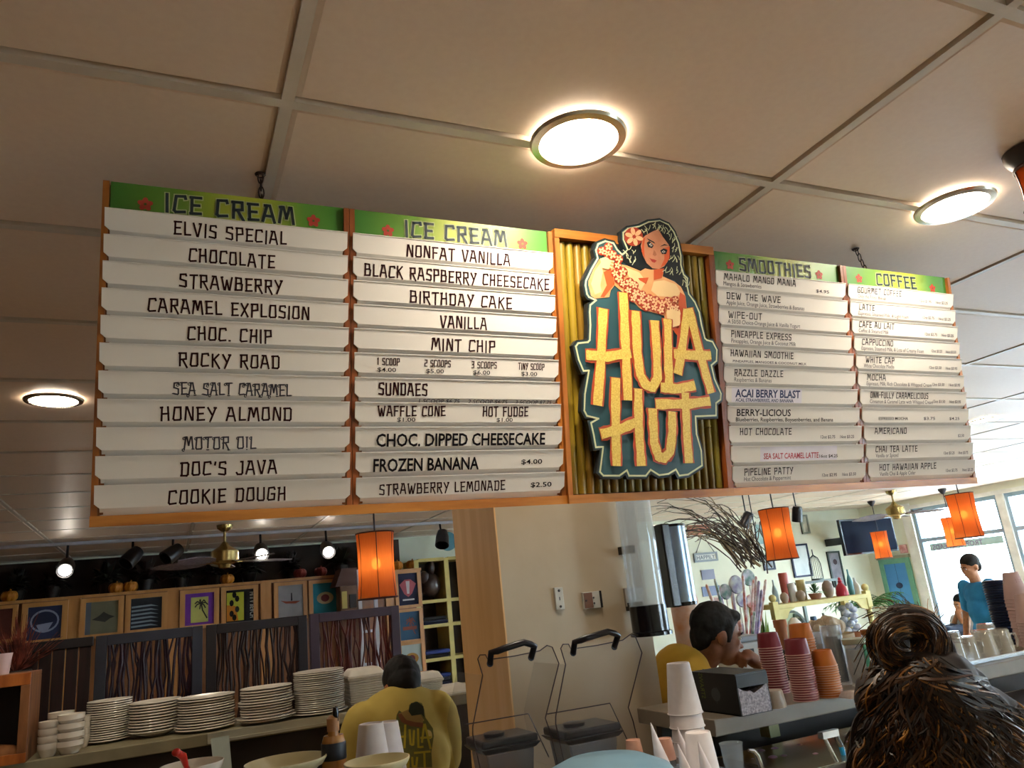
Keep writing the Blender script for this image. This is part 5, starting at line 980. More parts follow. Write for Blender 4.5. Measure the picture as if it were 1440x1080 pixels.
for (x0, y0, x1, y1), col, lb, pr_ in SH:
    a, b, c, d = rectY(x0, y0, x1, y1, YU-.03); d = min(d, ztop-.01) if x0 < 500 else d
    cx, cz = (a+b)/2, (c+d)/2; t = thing('framed_shirt', lb, 'shirt', (cx, YU-.03, cz), group='framed shirts'); fw = (b-a)*.13; Lt = (cx, YU-.03, cz)
    for bb in ((a, a+fw, c, d), (b-fw, b, c, d)): MB().box(bb[0], bb[1], YU-.05, YU-.005, bb[2], bb[3]).build('frame_stile', m_mp, t, loc=Lt)
    for bb in ((a+fw, b-fw, d-fw*.8, d), (a+fw, b-fw, c, c+fw*.8)): MB().box(bb[0], bb[1], YU-.05, YU-.005, bb[2], bb[3]).build('frame_rail', m_mp, t, loc=Lt)
    ba = MB(); ba.box(a+fw, b-fw, YU-.03, YU-.01, c+fw*.8, d-fw*.8); sh_ = ba.build('shirt', M('shirt_'+col[1:], col, rough=.8), t, loc=Lt)
    w_ = b-a-2*fw; h_ = d-c-1.6*fw; F = lambda u, v, dd: Vector((cx+u*w_/2, YU-.031-dd*3, cz+v*h_/2))
    for kd, pc in pr_:
        q = MB(); e = []
        if kd == 'ring': flat(q, disc_pts(0, .1, .85, .7, 20), F, .0005); q.cur = 1; flat(q, disc_pts(0, .1, .74, .58, 20), F, .001); q.cur = 0; flat(q, [(-.5, -.1), (.5, 0), (.2, -.5), (-.3, -.45)], F, .0015); e = ['#27304a']
        elif kd == 'isle': flat(q, [(-.6, -.1), (-.2, .1), (.1, .35), (.4, .15), (.8, .0), (.5, -.1), (.2, -.3), (-.2, -.2)], F, .001)
        elif kd == 'bar': flat(q, [(-1, -1), (-.68, -1), (-.68, 1), (-1, 1)], F, .0006)
        elif kd == 'wave':
            for j in range(6): flat(q, [(-.95, .5-.25*j), (.3, .55-.25*j), (.8, .4-.25*j), (.3, .44-.25*j), (-.95, .38-.25*j)], F, .0006)
        elif kd in ('palm', 'palm2'):
            if kd == 'palm': flat(q, [(-.6, -.85), (.6, -.85), (.6, .75), (-.6, .75)], F, .0006); e = ['#3b3a2c']
            q.cur = 1 if kd == 'palm' else 0
            ribbon(q, [(.5, -.6), (.2, -.1), (.1, .35)], .09, F, .0012)
            for j in range(7): an = j*.9; ribbon(q, [(.1, .35), (.1+.3*math.cos(an), .38+.2*math.sin(an)), (.1+.45*math.cos(an), .25+.25*math.sin(an))], .08, F, .0014)
            if kd == 'palm2': flat(q, [(-.7, -.3), (.7, -.3), (.7, -.05), (-.7, -.05)], F, .001)
        elif kd == 'yellow':
            flat(q, [(-.95, -.9), (.3, -.9), (.3, .85), (-.95, .85)], F, .0006); q.cur = 1; e = ['#c87a20', '#16150f']; flat(q, [(-.95, -.9), (-.1, -.9), (-.3, .0), (-.95, .1)], F, .001); q.cur = 2
            for j in range(6): flat(q, disc_pts(-.6+.2*(j % 3), .2+.25*(j // 2)-.9*(j % 2), .16, .2, 8), F, .0014+.0001*j)
        elif kd == 'canoe': flat(q, [(-.8, .05), (-.3, -.02), (.8, -.05), (.4, -.2), (-.4, -.15)], F, .0008); q.cur = 1; e = ['#2b2b30']; flat(q, [(.02, .0), (.14, .0), (.12, .5), (.04, .5)], F, .001)
        elif kd == 'oval': flat(q, disc_pts(0, 0, .7, .4, 16), F, .0006); q.cur = 1; e = ['#6d3238']; flat(q, disc_pts(0, 0, .35, .25, 12), F, .001)
        elif kd == 'crest': flat(q, [(-.85, .3), (-.3, .6), (.3, .6), (.85, .3), (.4, -.3), (0, -.5), (-.4, -.3)], F, .0006); q.cur = 1; e = ['#d5cfd2']; flat(q, [(-.2, .5), (.2, .5), (.12, -.3), (-.12, -.3)], F, .001); flat(q, [(-.6, -.62), (.6, -.62), (.6, -.72), (-.6, -.72)], F, .001)
        q.build('print', [M('print_'+x[1:], x, rough=.8) for x in [pc]+e], sh_, loc=Lt)
    if 'sideways' in lb:
        q = MB(); font_text(q, 'HULA BEACH', -.8, .8, -.7, .34, lambda u, v, dd: F(-v-.15+.02, -u, dd) if False else F(.38-v-.7+.7, -u, dd), d=.001, bold=.02); q.build('lettering', M('print_white', '#d8d4cc'), sh_, loc=Lt)
# cubby shelf right of it
xa_, xb_ = at(590, 840, Y=YU-.05).x, at(633, 840, Y=YU-.05).x; zt = at(612, 785, Y=YU-.05).z; cu = thing('cubby_shelf', 'tall yellow edged cubby shelf between the shirts and the maple corner', 'shelf', ((xa_+xb_)/2, YU, 0)); Lc = ((xa_+xb_)/2, YU, 0)
xc_ = xb_+(xb_-xa_)
for x in (xa_, xb_, xc_): MB().box(x-.03, x+.03, YU+.002, YU+.5, 0, zt).build('upright', m_mpy, cu, loc=Lc)
MB().box(xa_, xc_, YU+.48, YU+.5, 0, zt).build('back_panel', M('cubby_back', '#4a3a2c', rough=.7), cu, loc=Lc)
ys_ = [787, 846, 881, 929, 975, 1020]
for y in ys_:
    z = at(614, y-1, Y=YU-.05).z; MB().box(xa_+.03, xb_-.03, YU+.004, YU+.48, z-.02, z+.02).build('shelf', m_mpy, cu, loc=Lc); MB().box(xb_+.03, xc_-.03, YU+.004, YU+.48, z-.02, z+.02).build('shelf', m_mpy, cu, loc=Lc)
m_fold = [M('folded_navy', '#1d2238', rough=.8), M('folded_black', '#17171c', rough=.8), M('folded_blue', '#2b3a78', rough=.8)]
for i, y in enumerate(ys_[2:6]):
    z = at(614, y-1, Y=YU-.05).z+.021
    for j in range(2 if i < 2 else 4):
        b = MB(); b.box(-.16, .16, -.16, .16, 0, .045); o = b.build('folded_shirt', m_fold[(i+j) % 3], bevel=.015); o.location = ((xa_+xb_)/2+random.uniform(-.01, .01), YU+.15, z+.047*j); tag(o, 'folded dark shirt in the cubby shelf, compartment %s' % ('under the dark sculpture', 'second down', 'third down', 'lowest in view')[i], 'shirt', 'folded shirts compartment '+'abcd'[i])
z = at(614, 845, Y=YU).z+.045; b = MB(); b.sphere((0, 0, .16), (.14, .1, .16)); b.sphere((.02, 0, .38), (.06, .06, .1)); b.sphere((-.08, -.03, .25), (.07, .06, .09)); o = b.build('figurine', M('figurine_dark', '#3a2822', '#241815', scale=20, rough=.3), smooth=True); o.location = ((xa_+xb_)/2, YU+.12, z); tag(o, 'dark glossy figurine in the top cubby', 'figurine')
# things on top of the unit
wb = MB().box(-4.15, xe-.1, YB-.04, YB-.005, ztop, HC-.02); wbo = wb.build('trim_9', M('backdrop_dark_brown', '#3a2a20', '#2a1e18', scale=5, rough=.8)); tag(wbo, kind='structure')
m_fol = [M('foliage_dark', '#1f2416', '#14170f', scale=12, rough=.6), M('foliage_brown', '#2e221a', '#1c1510', scale=12, rough=.6)]; m_gourd = M('gourd_orange', '#c07a1e', '#9c5c14', scale=12, rough=.5); m_flr = M('bloom_red', '#7a2a20', rough=.6); m_urn = M('urn_dark', '#241c1a', rough=.4)
def leaf_bush(name, lb, cat, P, w, h, n, mats, potm, seed=0, pot=True, parent=None, leafw=.28):
    t = thing(name, lb, cat, tuple(P)) if parent is None else parent; r_ = random.Random(seed); ph = h*.3 if pot else 0
    if pot: b = MB(); b.lathe([(0, 0), (w*.18, 0), (w*.26, ph*.8), (w*.27, ph), (w*.23, ph), (0, ph*.9)], n=18); b.build('pot', potm, t, smooth=True)
    b = MB()
    for i in range(n):
        a = r_.uniform(0, 2*PI); e = r_.uniform(-.1, 1.45); l = r_.uniform(.5, 1)*h*.7; d = Vector((math.cos(a)*math.cos(e)*w/h, math.sin(a)*math.cos(e)*w/h, math.sin(e))); s_ = Vector((0, 0, ph)); e_ = s_+d*l; m1 = s_.lerp(e_, .55)+Vector((0, 0, l*.12)); q = d.cross(Vector((0, 0, 1))).normalized()*l*leafw*.5
        b.add([s_, m1-q, e_-Vector((0, 0, l*.1)), m1+q], [(0, 1, 2, 3)])
    tag(b.build('foliage', mats, t), kind='stuff'); return t
LBP = ['at the far left', 'near the lit spot', 'by the orange gourds', 'under the two dark spot heads', 'left of the brass fan', 'behind the brass fan', 'right of the brass fan', 'near the second lit spot', 'left of the pendant lantern', 'behind the pendant lantern']
for i, px in enumerate((25, 75, 150, 205, 255, 300, 350, 410, 480, 540)):
    P = at(px, 815, Y=YU+.36); P.z = ztop+.031; leaf_bush('artificial_plant', 'dark potted foliage on the display wall %s' % LBP[i], 'plant', P, random.uniform(.30, .36), random.uniform(.38, .46), 90, m_fol[i % 2], m_urn, seed=i)
for i, (px, py, lb, mt) in enumerate(((163, 829, 'orange gourd on the display wall left of the dark shirt', m_gourd), (183, 826, 'orange gourd on the display wall above the dark shirt', m_gourd), (320, 817, 'orange gourd above the black shirt', m_gourd), (452, 804, 'dark red round bloom above the teal shirt', m_flr), (423, 810, 'dark red round bloom above the canoe shirt', m_flr), (581, 790, 'yellow gourd by the cubby shelf', m_gourd), (560, 797, 'orange gourd right of the pendant lantern', m_gourd), (12, 838, 'orange gourd at the far left edge', m_gourd))):
    P = at(px, py, Y=YU+.03); b = MB()
    for j in range(8): b.sphere((.045*math.cos(j*PI/4), .045*math.sin(j*PI/4), .06), (.055, .055, .06), n=8, m_=6)
    b.tube([(0, 0, .11), (.01, 0, .14)], .01, n=5); o = b.build('gourd' if mt == m_gourd else 'bloom', mt, smooth=True); o.location = (P.x, YU+.08, ztop+.03); o.scale = (.8, .8, .9); tag(o, lb, 'gourd' if mt == m_gourd else 'flower')
# roofed wooden house display and white rack between the shirts
a, b, c, d = rectY(472, 800, 505, 868, 9.3); ho = thing('house_display', 'brown toy house display with a peaked roof right of the teal shirt', 'display', ((a+b)/2, 9.3, 0)); Lh = ((a+b)/2, 9.3, 0); m_hb = M('house_brown', '#7a5640', '#64442f', scale=8, rough=.6)
MB().box(a+.03, b-.03, 9.2, 9.45, 0, d-.18).build('cabinet', m_hb, ho, loc=Lh, bevel=.01); q = MB(); q.prism([(a-.03, d-.2), (b+.03, d-.2), (b-.05, d), (a+.05, d)], lambda x, z, dd: Vector((x, dd, z)), 9.15, 9.5); q.build('roof', M('roof_brown', '#5f3f35', rough=.6), ho, loc=Lh)
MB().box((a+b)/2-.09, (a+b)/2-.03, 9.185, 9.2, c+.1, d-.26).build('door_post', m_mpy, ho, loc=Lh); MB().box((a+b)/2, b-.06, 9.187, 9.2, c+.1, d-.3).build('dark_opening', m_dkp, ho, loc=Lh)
a, b, c, d = rectY(503, 800, 530, 862, 8.9); la = thing('white_ladder', 'white ladder rack standing partly behind the near pendant lantern', 'ladder', ((a+b)/2, 8.9, 0)); Ll = ((a+b)/2, 8.9, 0); m_wp = M('paint_white', '#c9c8cf', rough=.5)
for x in (a+.02, b-.02): MB().box(x-.02, x+.02, 8.88, 8.92, 0, d if x < (a+b)/2 else d-.3).build('ladder_rail', m_wp, la, loc=Ll)
for j in range(5): MB().box(a+.04, b-.04, 8.89, 8.91, d-.35-.35*j, d-.32-.35*j).build('rung', m_wp, la, loc=Ll)
a, b, c, d = rectY(617, 745, 642, 782, YU+.1); q = MB(); q.lathe([(0, 0), ((b-a)/2, .0), ((b-a)/2, .02), (0, .03)], n=30, rot=Matrix.Rotation(PI/2, 3, 'X')); o = q.build('round_plaque', M('plaque_turquoise', '#3f7f8c', '#356d7a', scale=9, rough=.4), smooth=True); o.location = ((a+b)/2, YU+.1, (c+d)/2+.02); tag(o, 'turquoise round plaque on top of the cubby shelf', 'plaque')
# ================================================================ far right: decorated back wall, hutch, television, window corner
m_hy = M('hutch_yellow', '#d9d08a', '#cdc27a', scale=6, rough=.5); YH = 6.2
a = at(1100, 852, Y=YH); b_ = at(1215, 833, Y=YH); zs = (a.z+b_.z)/2; X0, X1 = a.x-.05, b_.x+.03
hu = thing('hutch', 'pale yellow hutch shelf with turned posts crowded with vases', 'hutch', ((X0+X1)/2, YH, 0)); Lh = ((X0+X1)/2, YH, 0)
MB().box(X0, X1, YH, YH+.36, zs-.045, zs+.0).build('shelf_board', m_hy, hu, loc=Lh, bevel=.004)
MB().box(X0-.05, X1+.05, YH-.06, YH+.42, .66, .72).build('table_top', m_hy, hu, loc=Lh, bevel=.006)
for x in (X0-.03, X1+.03):
    for y in (YH+.03, YH+.35):
        q = MB(); q.box(x-.035, x+.035, y-.03, y+.03, zs-.14, zs+.03); q.build('post_block', m_hy, hu, loc=Lh, bevel=.004)
        q = MB(); q.lathe([(.02, .72), (.035, .74), (.022, .80), (.034, .86), (.018, .92), (.03, .98), (.02, 1.02), (.028, zs-.14)], c=(x, y, 0), n=16); q.build('turned_post', m_hy, hu, smooth=True, loc=Lh)
        q = MB(); q.sphere((x, y, zs+.065), .038); q.lathe([(.02, 0), (.02, .04)], c=(x, y, zs+.02), n=12); q.build('finial', m_hy, hu, smooth=True, loc=Lh)
        q = MB(); q.lathe([(.03, 0), (.02, .2), (.035, .45), (.04, .66)], c=(x, y, 0), n=16); q.build('leg', m_hy, hu, smooth=True, loc=Lh)
for s_, x in ((1, X0+.005), (-1, X1-.005)):
    q = MB(); q.prism([(x, zs-.045), (x+s_*.22, zs-.045), (x+s_*.14, zs-.075), (x+s_*.09, zs-.14), (x, zs-.16)], lambda u, v, d: Vector((u, v*0+YH+.01+d, v)), 0, .02); q.build('corner_bracket', m_hy, hu, loc=Lh)
def vase(px, pyb, wpx, pyt, prof, col, lb, cat='vase', name='vase', Y=None, c2=None, rough=.3, base=None, **k_):
    Y = Y or YH+.14; P = at(px, pyb, Y=Y); k = kpx(px, pyb, Y); z0 = zs if base is None else base; H = max(.04, at(px, pyt, Y=Y).z-z0); r = wpx/2*k
    b = MB(); b.lathe([(rr_*r, zz*H) for rr_, zz in prof], n=24); o = b.build(name, M('glaze_'+col[1:], col, c2, scale=9, rough=rough, **k_), smooth=True); o.location = (P.x, Y, z0+.001); return tag(o, lb, cat)
ROUND = [(0, 0), (.5, 0), (.8, .2), (1, .5), (.85, .8), (.45, .96), (.4, 1), (.3, .97)]; CYL = [(0, 0), (.85, 0), (.9, .05), (1, .95), (.9, 1), (.85, .95)]; BOT = [(0, 0), (.9, 0), (1, .1), (1, .5), (.7, .65), (.3, .78), (.28, 1), (.2, 1)]
vase(1104, 846, 12, 833, ROUND, '#a78f79', 'small round tan ball vase at the left end of the hutch')
vase(1111, 846, 10, 834, ROUND, '#9a8670', 'small tan ball vase behind the leftmost one', Y=YH+.27)
vase(1127, 844, 14, 830, ROUND, '#b3a08a', 'round beige ball vase left of the potted grass', c2='#8f7d6b')
vase(1116, 843, 11, 820, CYL, '#d9d6cc', 'white cylinder vase between the two ball vases', Y=YH+.2)
vase(1107, 842, 13, 805, CYL, '#b9584a', 'tall coral red vase behind the ball vases', Y=YH+.26)
vase(1129, 838, 13, 815, CYL, '#c9b877', 'yellow patterned mug vase above the beige ball', Y=YH+.29, c2='#9f8d55')
vase(1166, 837, 16, 816, ROUND, '#9c8877', 'brown gourd shaped vase left of the red jar', c2='#7f6d5f'); vase(1184, 833, 17, 811, [(0, 0), (.95, 0), (1, .15), (.8, .45), (.45, .62), (.3, .7), (.36, .78), (.2, .86), (.24, .93), (0, 1)], '#b32638', 'glossy red gourd shaped jar on the hutch', cat='jar', name='jar')
vase(1198, 833, 8, 800, BOT, '#4f8f92', 'slim teal bottle right of the red jar', cat='bottle', name='bottle'); vase(1205, 832, 11, 812, BOT, '#e6e4dc', 'white bottle with a dark dot at the right end of the hutch', cat='bottle', name='bottle')
vase(1093, 850, 8, 815, BOT, '#a9c0c0', 'clear pale bottle at the left post of the hutch', Y=YH+.2, cat='bottle', name='bottle')
P = at(1147, 839, Y=YH+.14); P.z = zs+.001; leaf_bush('potted_grass', 'small potted grass in the middle of the hutch shelf', 'plant', P, .26, .2, 60, M('grass_green', '#4f7a3c', '#37602b', scale=9), M('pot_terracotta', '#9a6a55'), seed=41, leafw=.12)
for i, (px, w) in enumerate(((1062, .16), (1082, .14))):
    P = at(px, 870, Y=YH-.2); leaf_bush('snake_plant', ('dark green upright plant left of the hutch', 'yellow green upright plant beside the hutch post')[i], 'plant', Vector((P.x, YH-.2+.12*i, 0)), .2, 1.36, 50, M('leaf_dark', '#2f5a2a') if i == 0 else M('leaf_lime', '#6f8a35'), M('pot_terracotta', '#9a6a55'), seed=50+i, leafw=.07)
# crockery on the hutch table
q = MB(); zc_ = .721
P = at(1130, 880, Y=YH+.1); dm = thing('arched_mirror', 'round topped mirror under the hutch shelf', 'mirror', (P.x+.12, YH+.38, zc_)); q = MB(); pts = [(-.2, 0), (.2, 0)]+[(.2*math.cos(t), .18+.2*math.sin(t)) for t in [PI*i/12 for i in range(13)]]
q.prism(pts, lambda x, z, d: Vector((x, d, z)), 0, .015); q.build('frame', M('mirror_frame_grey', '#7e8a86'), dm); q = MB(); q.prism([(x*.88, .01+z*.9) for x, z in pts], lambda x, z, d: Vector((x, d, z)), -.003, 0); q.build('mirror_glass', M('mirror_glass', '#cfe0dc', rough=.06, metal=1), dm)
vase(1122, 903, 24, 868, [(0, 0), (.6, 0), (.95, .15), (1, .5), (.8, .85), (.3, 1), (0, 1)], '#f2f0ea', 'large white ceramic bowl behind the orange cups', cat='bowl', name='bowl', Y=YH+.02, base=zc_)
vase(1150, 900, 9, 866, CYL, '#2b4870', 'dark blue tumbler under the hutch shelf', cat='cup', name='tumbler', Y=YH+.05, base=zc_); vase(1141, 903, 8, 874, BOT, '#2f6e66', 'small green bottle left of the dark blue tumbler', cat='bottle', name='bottle', Y=YH+.12, base=zc_)
vase(1165, 900, 12, 861, BOT, '#9fb8a8', 'pale green glass bottle under the hutch', cat='bottle', name='bottle', Y=YH+.16, base=zc_)
P = at(1198, 885, Y=YH+.05); o = MB()
for i in range(16): a_ = i*2.4; o.sphere((.07*math.cos(a_), .04*math.sin(a_), .04+.022*i), (.045, .04, .035), n=8, m_=6)
o = o.build('ceramic_figurine', M('ceramic_white_blue', '#d7dce6', '#9aa6ba', scale=22, rough=.2), smooth=True); o.location = (P.x, YH+.05, zc_); tag(o, 'white and blue ceramic figurine with curled arms below the hutch', 'figurine')
# palm behind the hutch
P = at(1212, 850, Y=7.3); pl_ = thing('palm', 'green palm fronds between the hutch and the blue picture', 'plant', (P.x+.1, 7.3, 0)); q = MB(); q.lathe([(0, 0), (.14, 0), (.2, .38), (.17, .38), (0, .34)], n=20); q.build('pot', M('pot_terracotta', '#9a6a55'), pl_, smooth=True)
q = MB(); q.tube([(0, 0, .34), (0, 0, .95)], .03, n=8); q.build('trunk', M('trunk_brown', '#6d5a3c'), pl_)
for i in range(16):
    a_ = 2*PI*i/16+random.uniform(-.2, .2); l = random.uniform(.4, .62); e = random.uniform(.4, 1.1); q = MB(); N = 9
    sp = [Vector((math.cos(a_)*l*t*math.cos(e*.6), math.sin(a_)*l*t*math.cos(e*.6), .95+l*(t*math.sin(e)-.55*t*t))) for t in [j/N for j in range(N+1)]]
    sd = Vector((-math.sin(a_), math.cos(a_), 0))
    for j in range(1, N):
        for s_ in (1, -1):
            ll = .16*math.sin(PI*j/N)+.04; tip = sp[j]+sd*s_*ll+(sp[j]-sp[j-1])*1.2-Vector((0, 0, ll*.5)); q.add([sp[j], sp[j]+(sp[j]-sp[j-1])*.35, tip], [(0, 1, 2)])
    q.tube(sp, .004, n=3); q.build('frond', M('palm_green', '#3f7d33', '#2c6327', scale=9, rough=.5), pl_)
# television on an arm
a = at(1179.4, 731, Y=9.3); b_ = at(1264.7, 775, Y=9.3); c_ = at(1189, 781, Y=9.3); X0, X1 = a.x, b_.x; z1 = a.z; z0 = (c_.z+b_.z)/2
tv = thing('television', 'large black television mounted in the corner of the back wall', 'television', ((X0+X1)/2, 9.3, (z0+z1)/2)); Lt = ((X0+X1)/2, 9.3, (z0+z1)/2)
MB().box(X0, X1, 9.3, 9.36, z0, z1).build('housing', m_blk, tv, loc=Lt, bevel=.006); MB().box(X0+.03, X1-.03, 9.294, 9.3, z0+.03, z1-.03).build('screen', M('screen_off_navy', '#0d1424', '#0b111f', rough=.45, spec=.03), tv, loc=Lt); MB().box((X0+X1)/2-.08, (X0+X1)/2+.08, 9.36, YB-.002, z0+.2, z0+.32).build('wall_arm', m_blk, tv, loc=Lt)
# blue picture in a green frame on the window wall corner (right wall)
XW = XR-.001
def wallX(px0, py0, px1, py1): 
    ys2 = sorted((at(px0, (py0+py1)/2, X=XR).y, at(px1, (py0+py1)/2, X=XR).y)); zz = sorted((at((px0+px1)/2, py0, X=XR).z, at((px0+px1)/2, py1, X=XR).z)); return ys2[0], ys2[1], zz[0], zz[1]
y0, y1 = 9.36, 9.98; z0, z1 = at(1262, 862, X=XR).z, at(1262, 785, X=XR).z
bp_ = thing('framed_picture', 'tall blue picture in a sea green frame beside the window', 'picture', (XW, (y0+y1)/2, (z0+z1)/2)); Lb2 = (XW, (y0+y1)/2, (z0+z1)/2); m_gf = M('frame_sea_green', '#6fa98d', rough=.5); fw = .085
for bb in ((y0, y0+fw, z0, z1), (y1-fw, y1, z0, z1), (y0+fw, y1-fw, z1-fw, z1), (y0+fw, y1-fw, z0, z0+fw)): MB().box(XW-.04, XW, *bb).build('frame_bar', m_gf, bp_, loc=Lb2)
MB().box(XW-.05, XW, y0-.02, y1+.02, z1, z1+.05).build('cornice', M('frame_cornice', '#9a9a80'), bp_, loc=Lb2)
MB().box(XW-.02, XW, y0+fw, y1-fw, z0+fw, z1-fw).build('picture', M('sky_print_blue', '#4fa0d8', '#3f7fc0', scale=1.2, rough=.4, stretch=(1, .2, 1)), bp_, loc=Lb2)
q = MB(); flat(q, disc_pts((y0+y1)/2+.0, (z0+z1)/2-.0, .07, .05, 10), lambda u, v, d: Vector((XW-.021-d, u, v)), .001); ribbon(q, [((y0+y1)/2, z0+fw), ((y0+y1)/2, z1-fw)], .006, lambda u, v, d: Vector((XW-.021-d, u, v)), .001); q.build('print', M('print_navy', '#1c3560'), bp_, loc=Lb2)
y0, y1, z0, z1 = wallX(1264, 766, 1276, 778); o = MB().box(XW-.02, XW, min(9.36, y0+.05), min(9.5, y1), z0, z1).build('red_sign', M('sign_red_pale', '#c47a76', '#e0b0a8', scale=14)); tag(o, 'small pale red square sign above the blue picture', 'sign')
# back wall decorations
def wall_thing(name, lb, cat, r, col, frame=None, depth=.03, Y=YB, text=None, inner=None, c2=None):
    a, b, c, d = rectY(*r, Y); t = thing(name, lb, cat, ((a+b)/2, Y, (c+d)/2)); Lq = ((a+b)/2, Y, (c+d)/2)
    MB().box(a, b, Y-depth*.6, Y-.001, c, d).build('panel', M('panel_'+col[1:], col, c2, scale=6, rough=.6), t, loc=Lq)
    if frame:
        f = .03
        for bb in ((a, a+f, c, d), (b-f, b, c, d), (a+f, b-f, c, c+f), (a+f, b-f, d-f, d)): MB().box(bb[0], bb[1], Y-depth, Y-.001, bb[2], bb[3]).build('frame_bar', M('fr_'+frame[1:], frame, rough=.5), t, loc=Lq)
    if text: q = MB(); font_text(q, text, a+.05, b-.05, c+(d-c)*.28, (d-c)*.42, lambda u, v, dd: Vector((u, Y-depth*.6-dd*2, v)), d=.001, bold=.01); q.build('lettering', M('sign_ink_grey', '#4f5a66'), t, loc=Lq)
    return t, a, b, c, d
t, a, b, c, d = wall_thing('wall_sign', 'white HAPPILY sign hanging from a wire on the back wall', 'sign', (975, 777, 1008, 790), '#d9dad0', '#8b9497', text='HAPPILY')
q = MB(); q.tube([(a+.05, YB-.02, d), ((a+b)/2, YB-.02, d+.28), (b-.05, YB-.02, d)], .006, n=5); q.build('wire', m_scr, t, loc=((a+b)/2, YB, (c+d)/2))
wall_thing('wall_plaque', 'small grey square plaque under the hanging word sign', 'plaque', (986, 801, 1004, 815), '#8b8da0'); wall_thing('wall_plaque', 'wider blue grey plaque low on the back wall', 'plaque', (987, 824, 1012, 838), '#7f8ba5')
wall_thing('wall_picture', 'pale picture behind the branches in a light frame', 'picture', (1058, 735, 1075, 768), '#a9c4bf', '#e0ddd0', c2='#7fa39f'); wall_thing('wall_picture', 'narrow pale picture right of the lantern with a bird print', 'picture', (1125, 724, 1136, 751), '#d5d2c0', '#8f9a8c', c2='#9aa59a')
wall_thing('wall_picture', 'dark framed picture beneath the branches', 'picture', (1072, 780, 1088, 802), '#6f7a86', '#3a3f52', c2='#b0b4b4'); wall_thing('wall_picture', 'orange brown square picture left under the branches', 'picture', (966, 738, 998, 752), '#b87b60', None, c2='#96604a')
t, a, b, c, d = wall_thing('wall_mirror', 'bright mirror in a navy frame behind the hutch vases', 'mirror', (1112, 765, 1138, 812), '#e6f0f2', '#1f2f52'); 
t, a, b, c, d = wall_thing('carved_panel', 'tall grey carved panel with a dark heart right of the birdcage', 'panel', (1166, 775, 1184, 826), '#6f6c74', '#34463f', c2='#8f8a90'); q = MB(); flat(q, disc_pts((a+b)/2, d-.18, .05, n=8), lambda u, v, dd: Vector((u, YB-.02-dd, v)), .004); q.build('heart', M('heart_dark', '#3b2026'), t, loc=((a+b)/2, YB, (c+d)/2))
# birdcage
P = at(1147, 800, Y=9.0); bc = thing('birdcage', 'small domed wire birdcage between mirror and carved panel', 'birdcage', (P.x, 9.0, P.z-.15)); k = kpx(1147, 800, 9.0); R = 8*k; Hh = .22
for i in range(10):
    a_ = 2*PI*i/10; q = MB(); q.tube([(R*math.cos(a_), R*math.sin(a_), 0), (R*math.cos(a_), R*math.sin(a_), Hh), (R*.7*math.cos(a_), R*.7*math.sin(a_), Hh+.09), (0, 0, Hh+.14)], .0045, n=4); q.build('wire', m_scr, bc)
q = MB(); q.lathe([(0, -.015), (R*1.05, -.015), (R*1.05, .01), (0, .01)], n=20); q.build('base', M('cage_base', '#7a8580'), bc); q = MB(); q.tube([(0, 0, Hh+.13), (0, 0, Hh+.22)], .008, n=5); q.build('hook', m_scr, bc)
MB().box(P.x-.5, P.x+.35, 8.85, 9.2, P.z-.2, P.z-.166).build('shelf_board', M('ledge_grey', '#6f7a78')) and None
o = [x for x in bpy.data.objects if x.name.startswith('shelf_board')][-1]
for x in list(bpy.data.objects):
    if x.name.startswith('shelf_board') and x.parent is None: led = x
led.name = 'ledge'; tag(led, 'thin grey ledge holding the birdcage, standing on a stand', 'shelf')
q = MB(); q.box(P.x-.45, P.x-.41, 8.9, 8.94, 0, P.z-.2); q.box(P.x+.27, P.x+.31, 8.9, 8.94, 0, P.z-.2)
for x0 in (P.x-.43, P.x+.29): MB().box(x0-.02, x0+.02, 8.92, 8.96, -.0, P.z-.2).build('leg', M('ledge_grey', '#6f7a78'), led)
# hanging branches
br = thing('hanging_branches', 'fan of bare curly branches hanging under the ceiling right of the clear tube', 'branches', tuple(at(1062, 760, Y=6.6))); O = at(1075, 790, Y=6.6); r_ = random.Random(5); Lo = tuple(at(1062, 760, Y=6.6))
mbr = [M('branch_grey_brown', '#5f4f42', '#3d342d', scale=12, rough=.7), M('branch_tan', '#8f7c5a', '#6d5c42', scale=12, rough=.7)]
for i in range(64):
    tx, ty = (r_.uniform(905, 1020), r_.uniform(698, 768)) if i % 5 else (r_.uniform(1040, 1090), r_.uniform(715, 770)); T_ = at(tx, ty, Y=6.6+r_.uniform(-.35, .35)); T_.z = min(T_.z, HC-.04); S_ = O+Vector((r_.uniform(-.3, .1), r_.uniform(-.1, .1), r_.uniform(-.15, .25)))
    S_ = S_.lerp(T_, r_.uniform(0, .2)); ax = Vector((r_.uniform(-1, 1), r_.uniform(-1, 1), r_.uniform(-.3, 1))); pts = []
    for j in range(8):
        t = j/7; pts.append(S_.lerp(T_, t)+Vector((0, 0, .20*math.sin(PI*t)))+Vector((r_.uniform(-.02, .02), r_.uniform(-.02, .02), r_.uniform(-.02, .02))))
    for p_ in pts: p_.z = min(p_.z, HC-.03)
    q = MB(); q.tube(pts, [.011*(1-.75*j/7)*r_.uniform(.6, 1.1) for j in range(8)], n=4); q.build('branch', mbr[0 if r_.random() < .7 else 1], br, loc=Lo)
q = MB(); q.tube([O+Vector((-.05, 0, 0)), (O.x-.05, O.y, HC)], .006, n=5); q.build('hanging_wire', m_scr, br, loc=Lo)
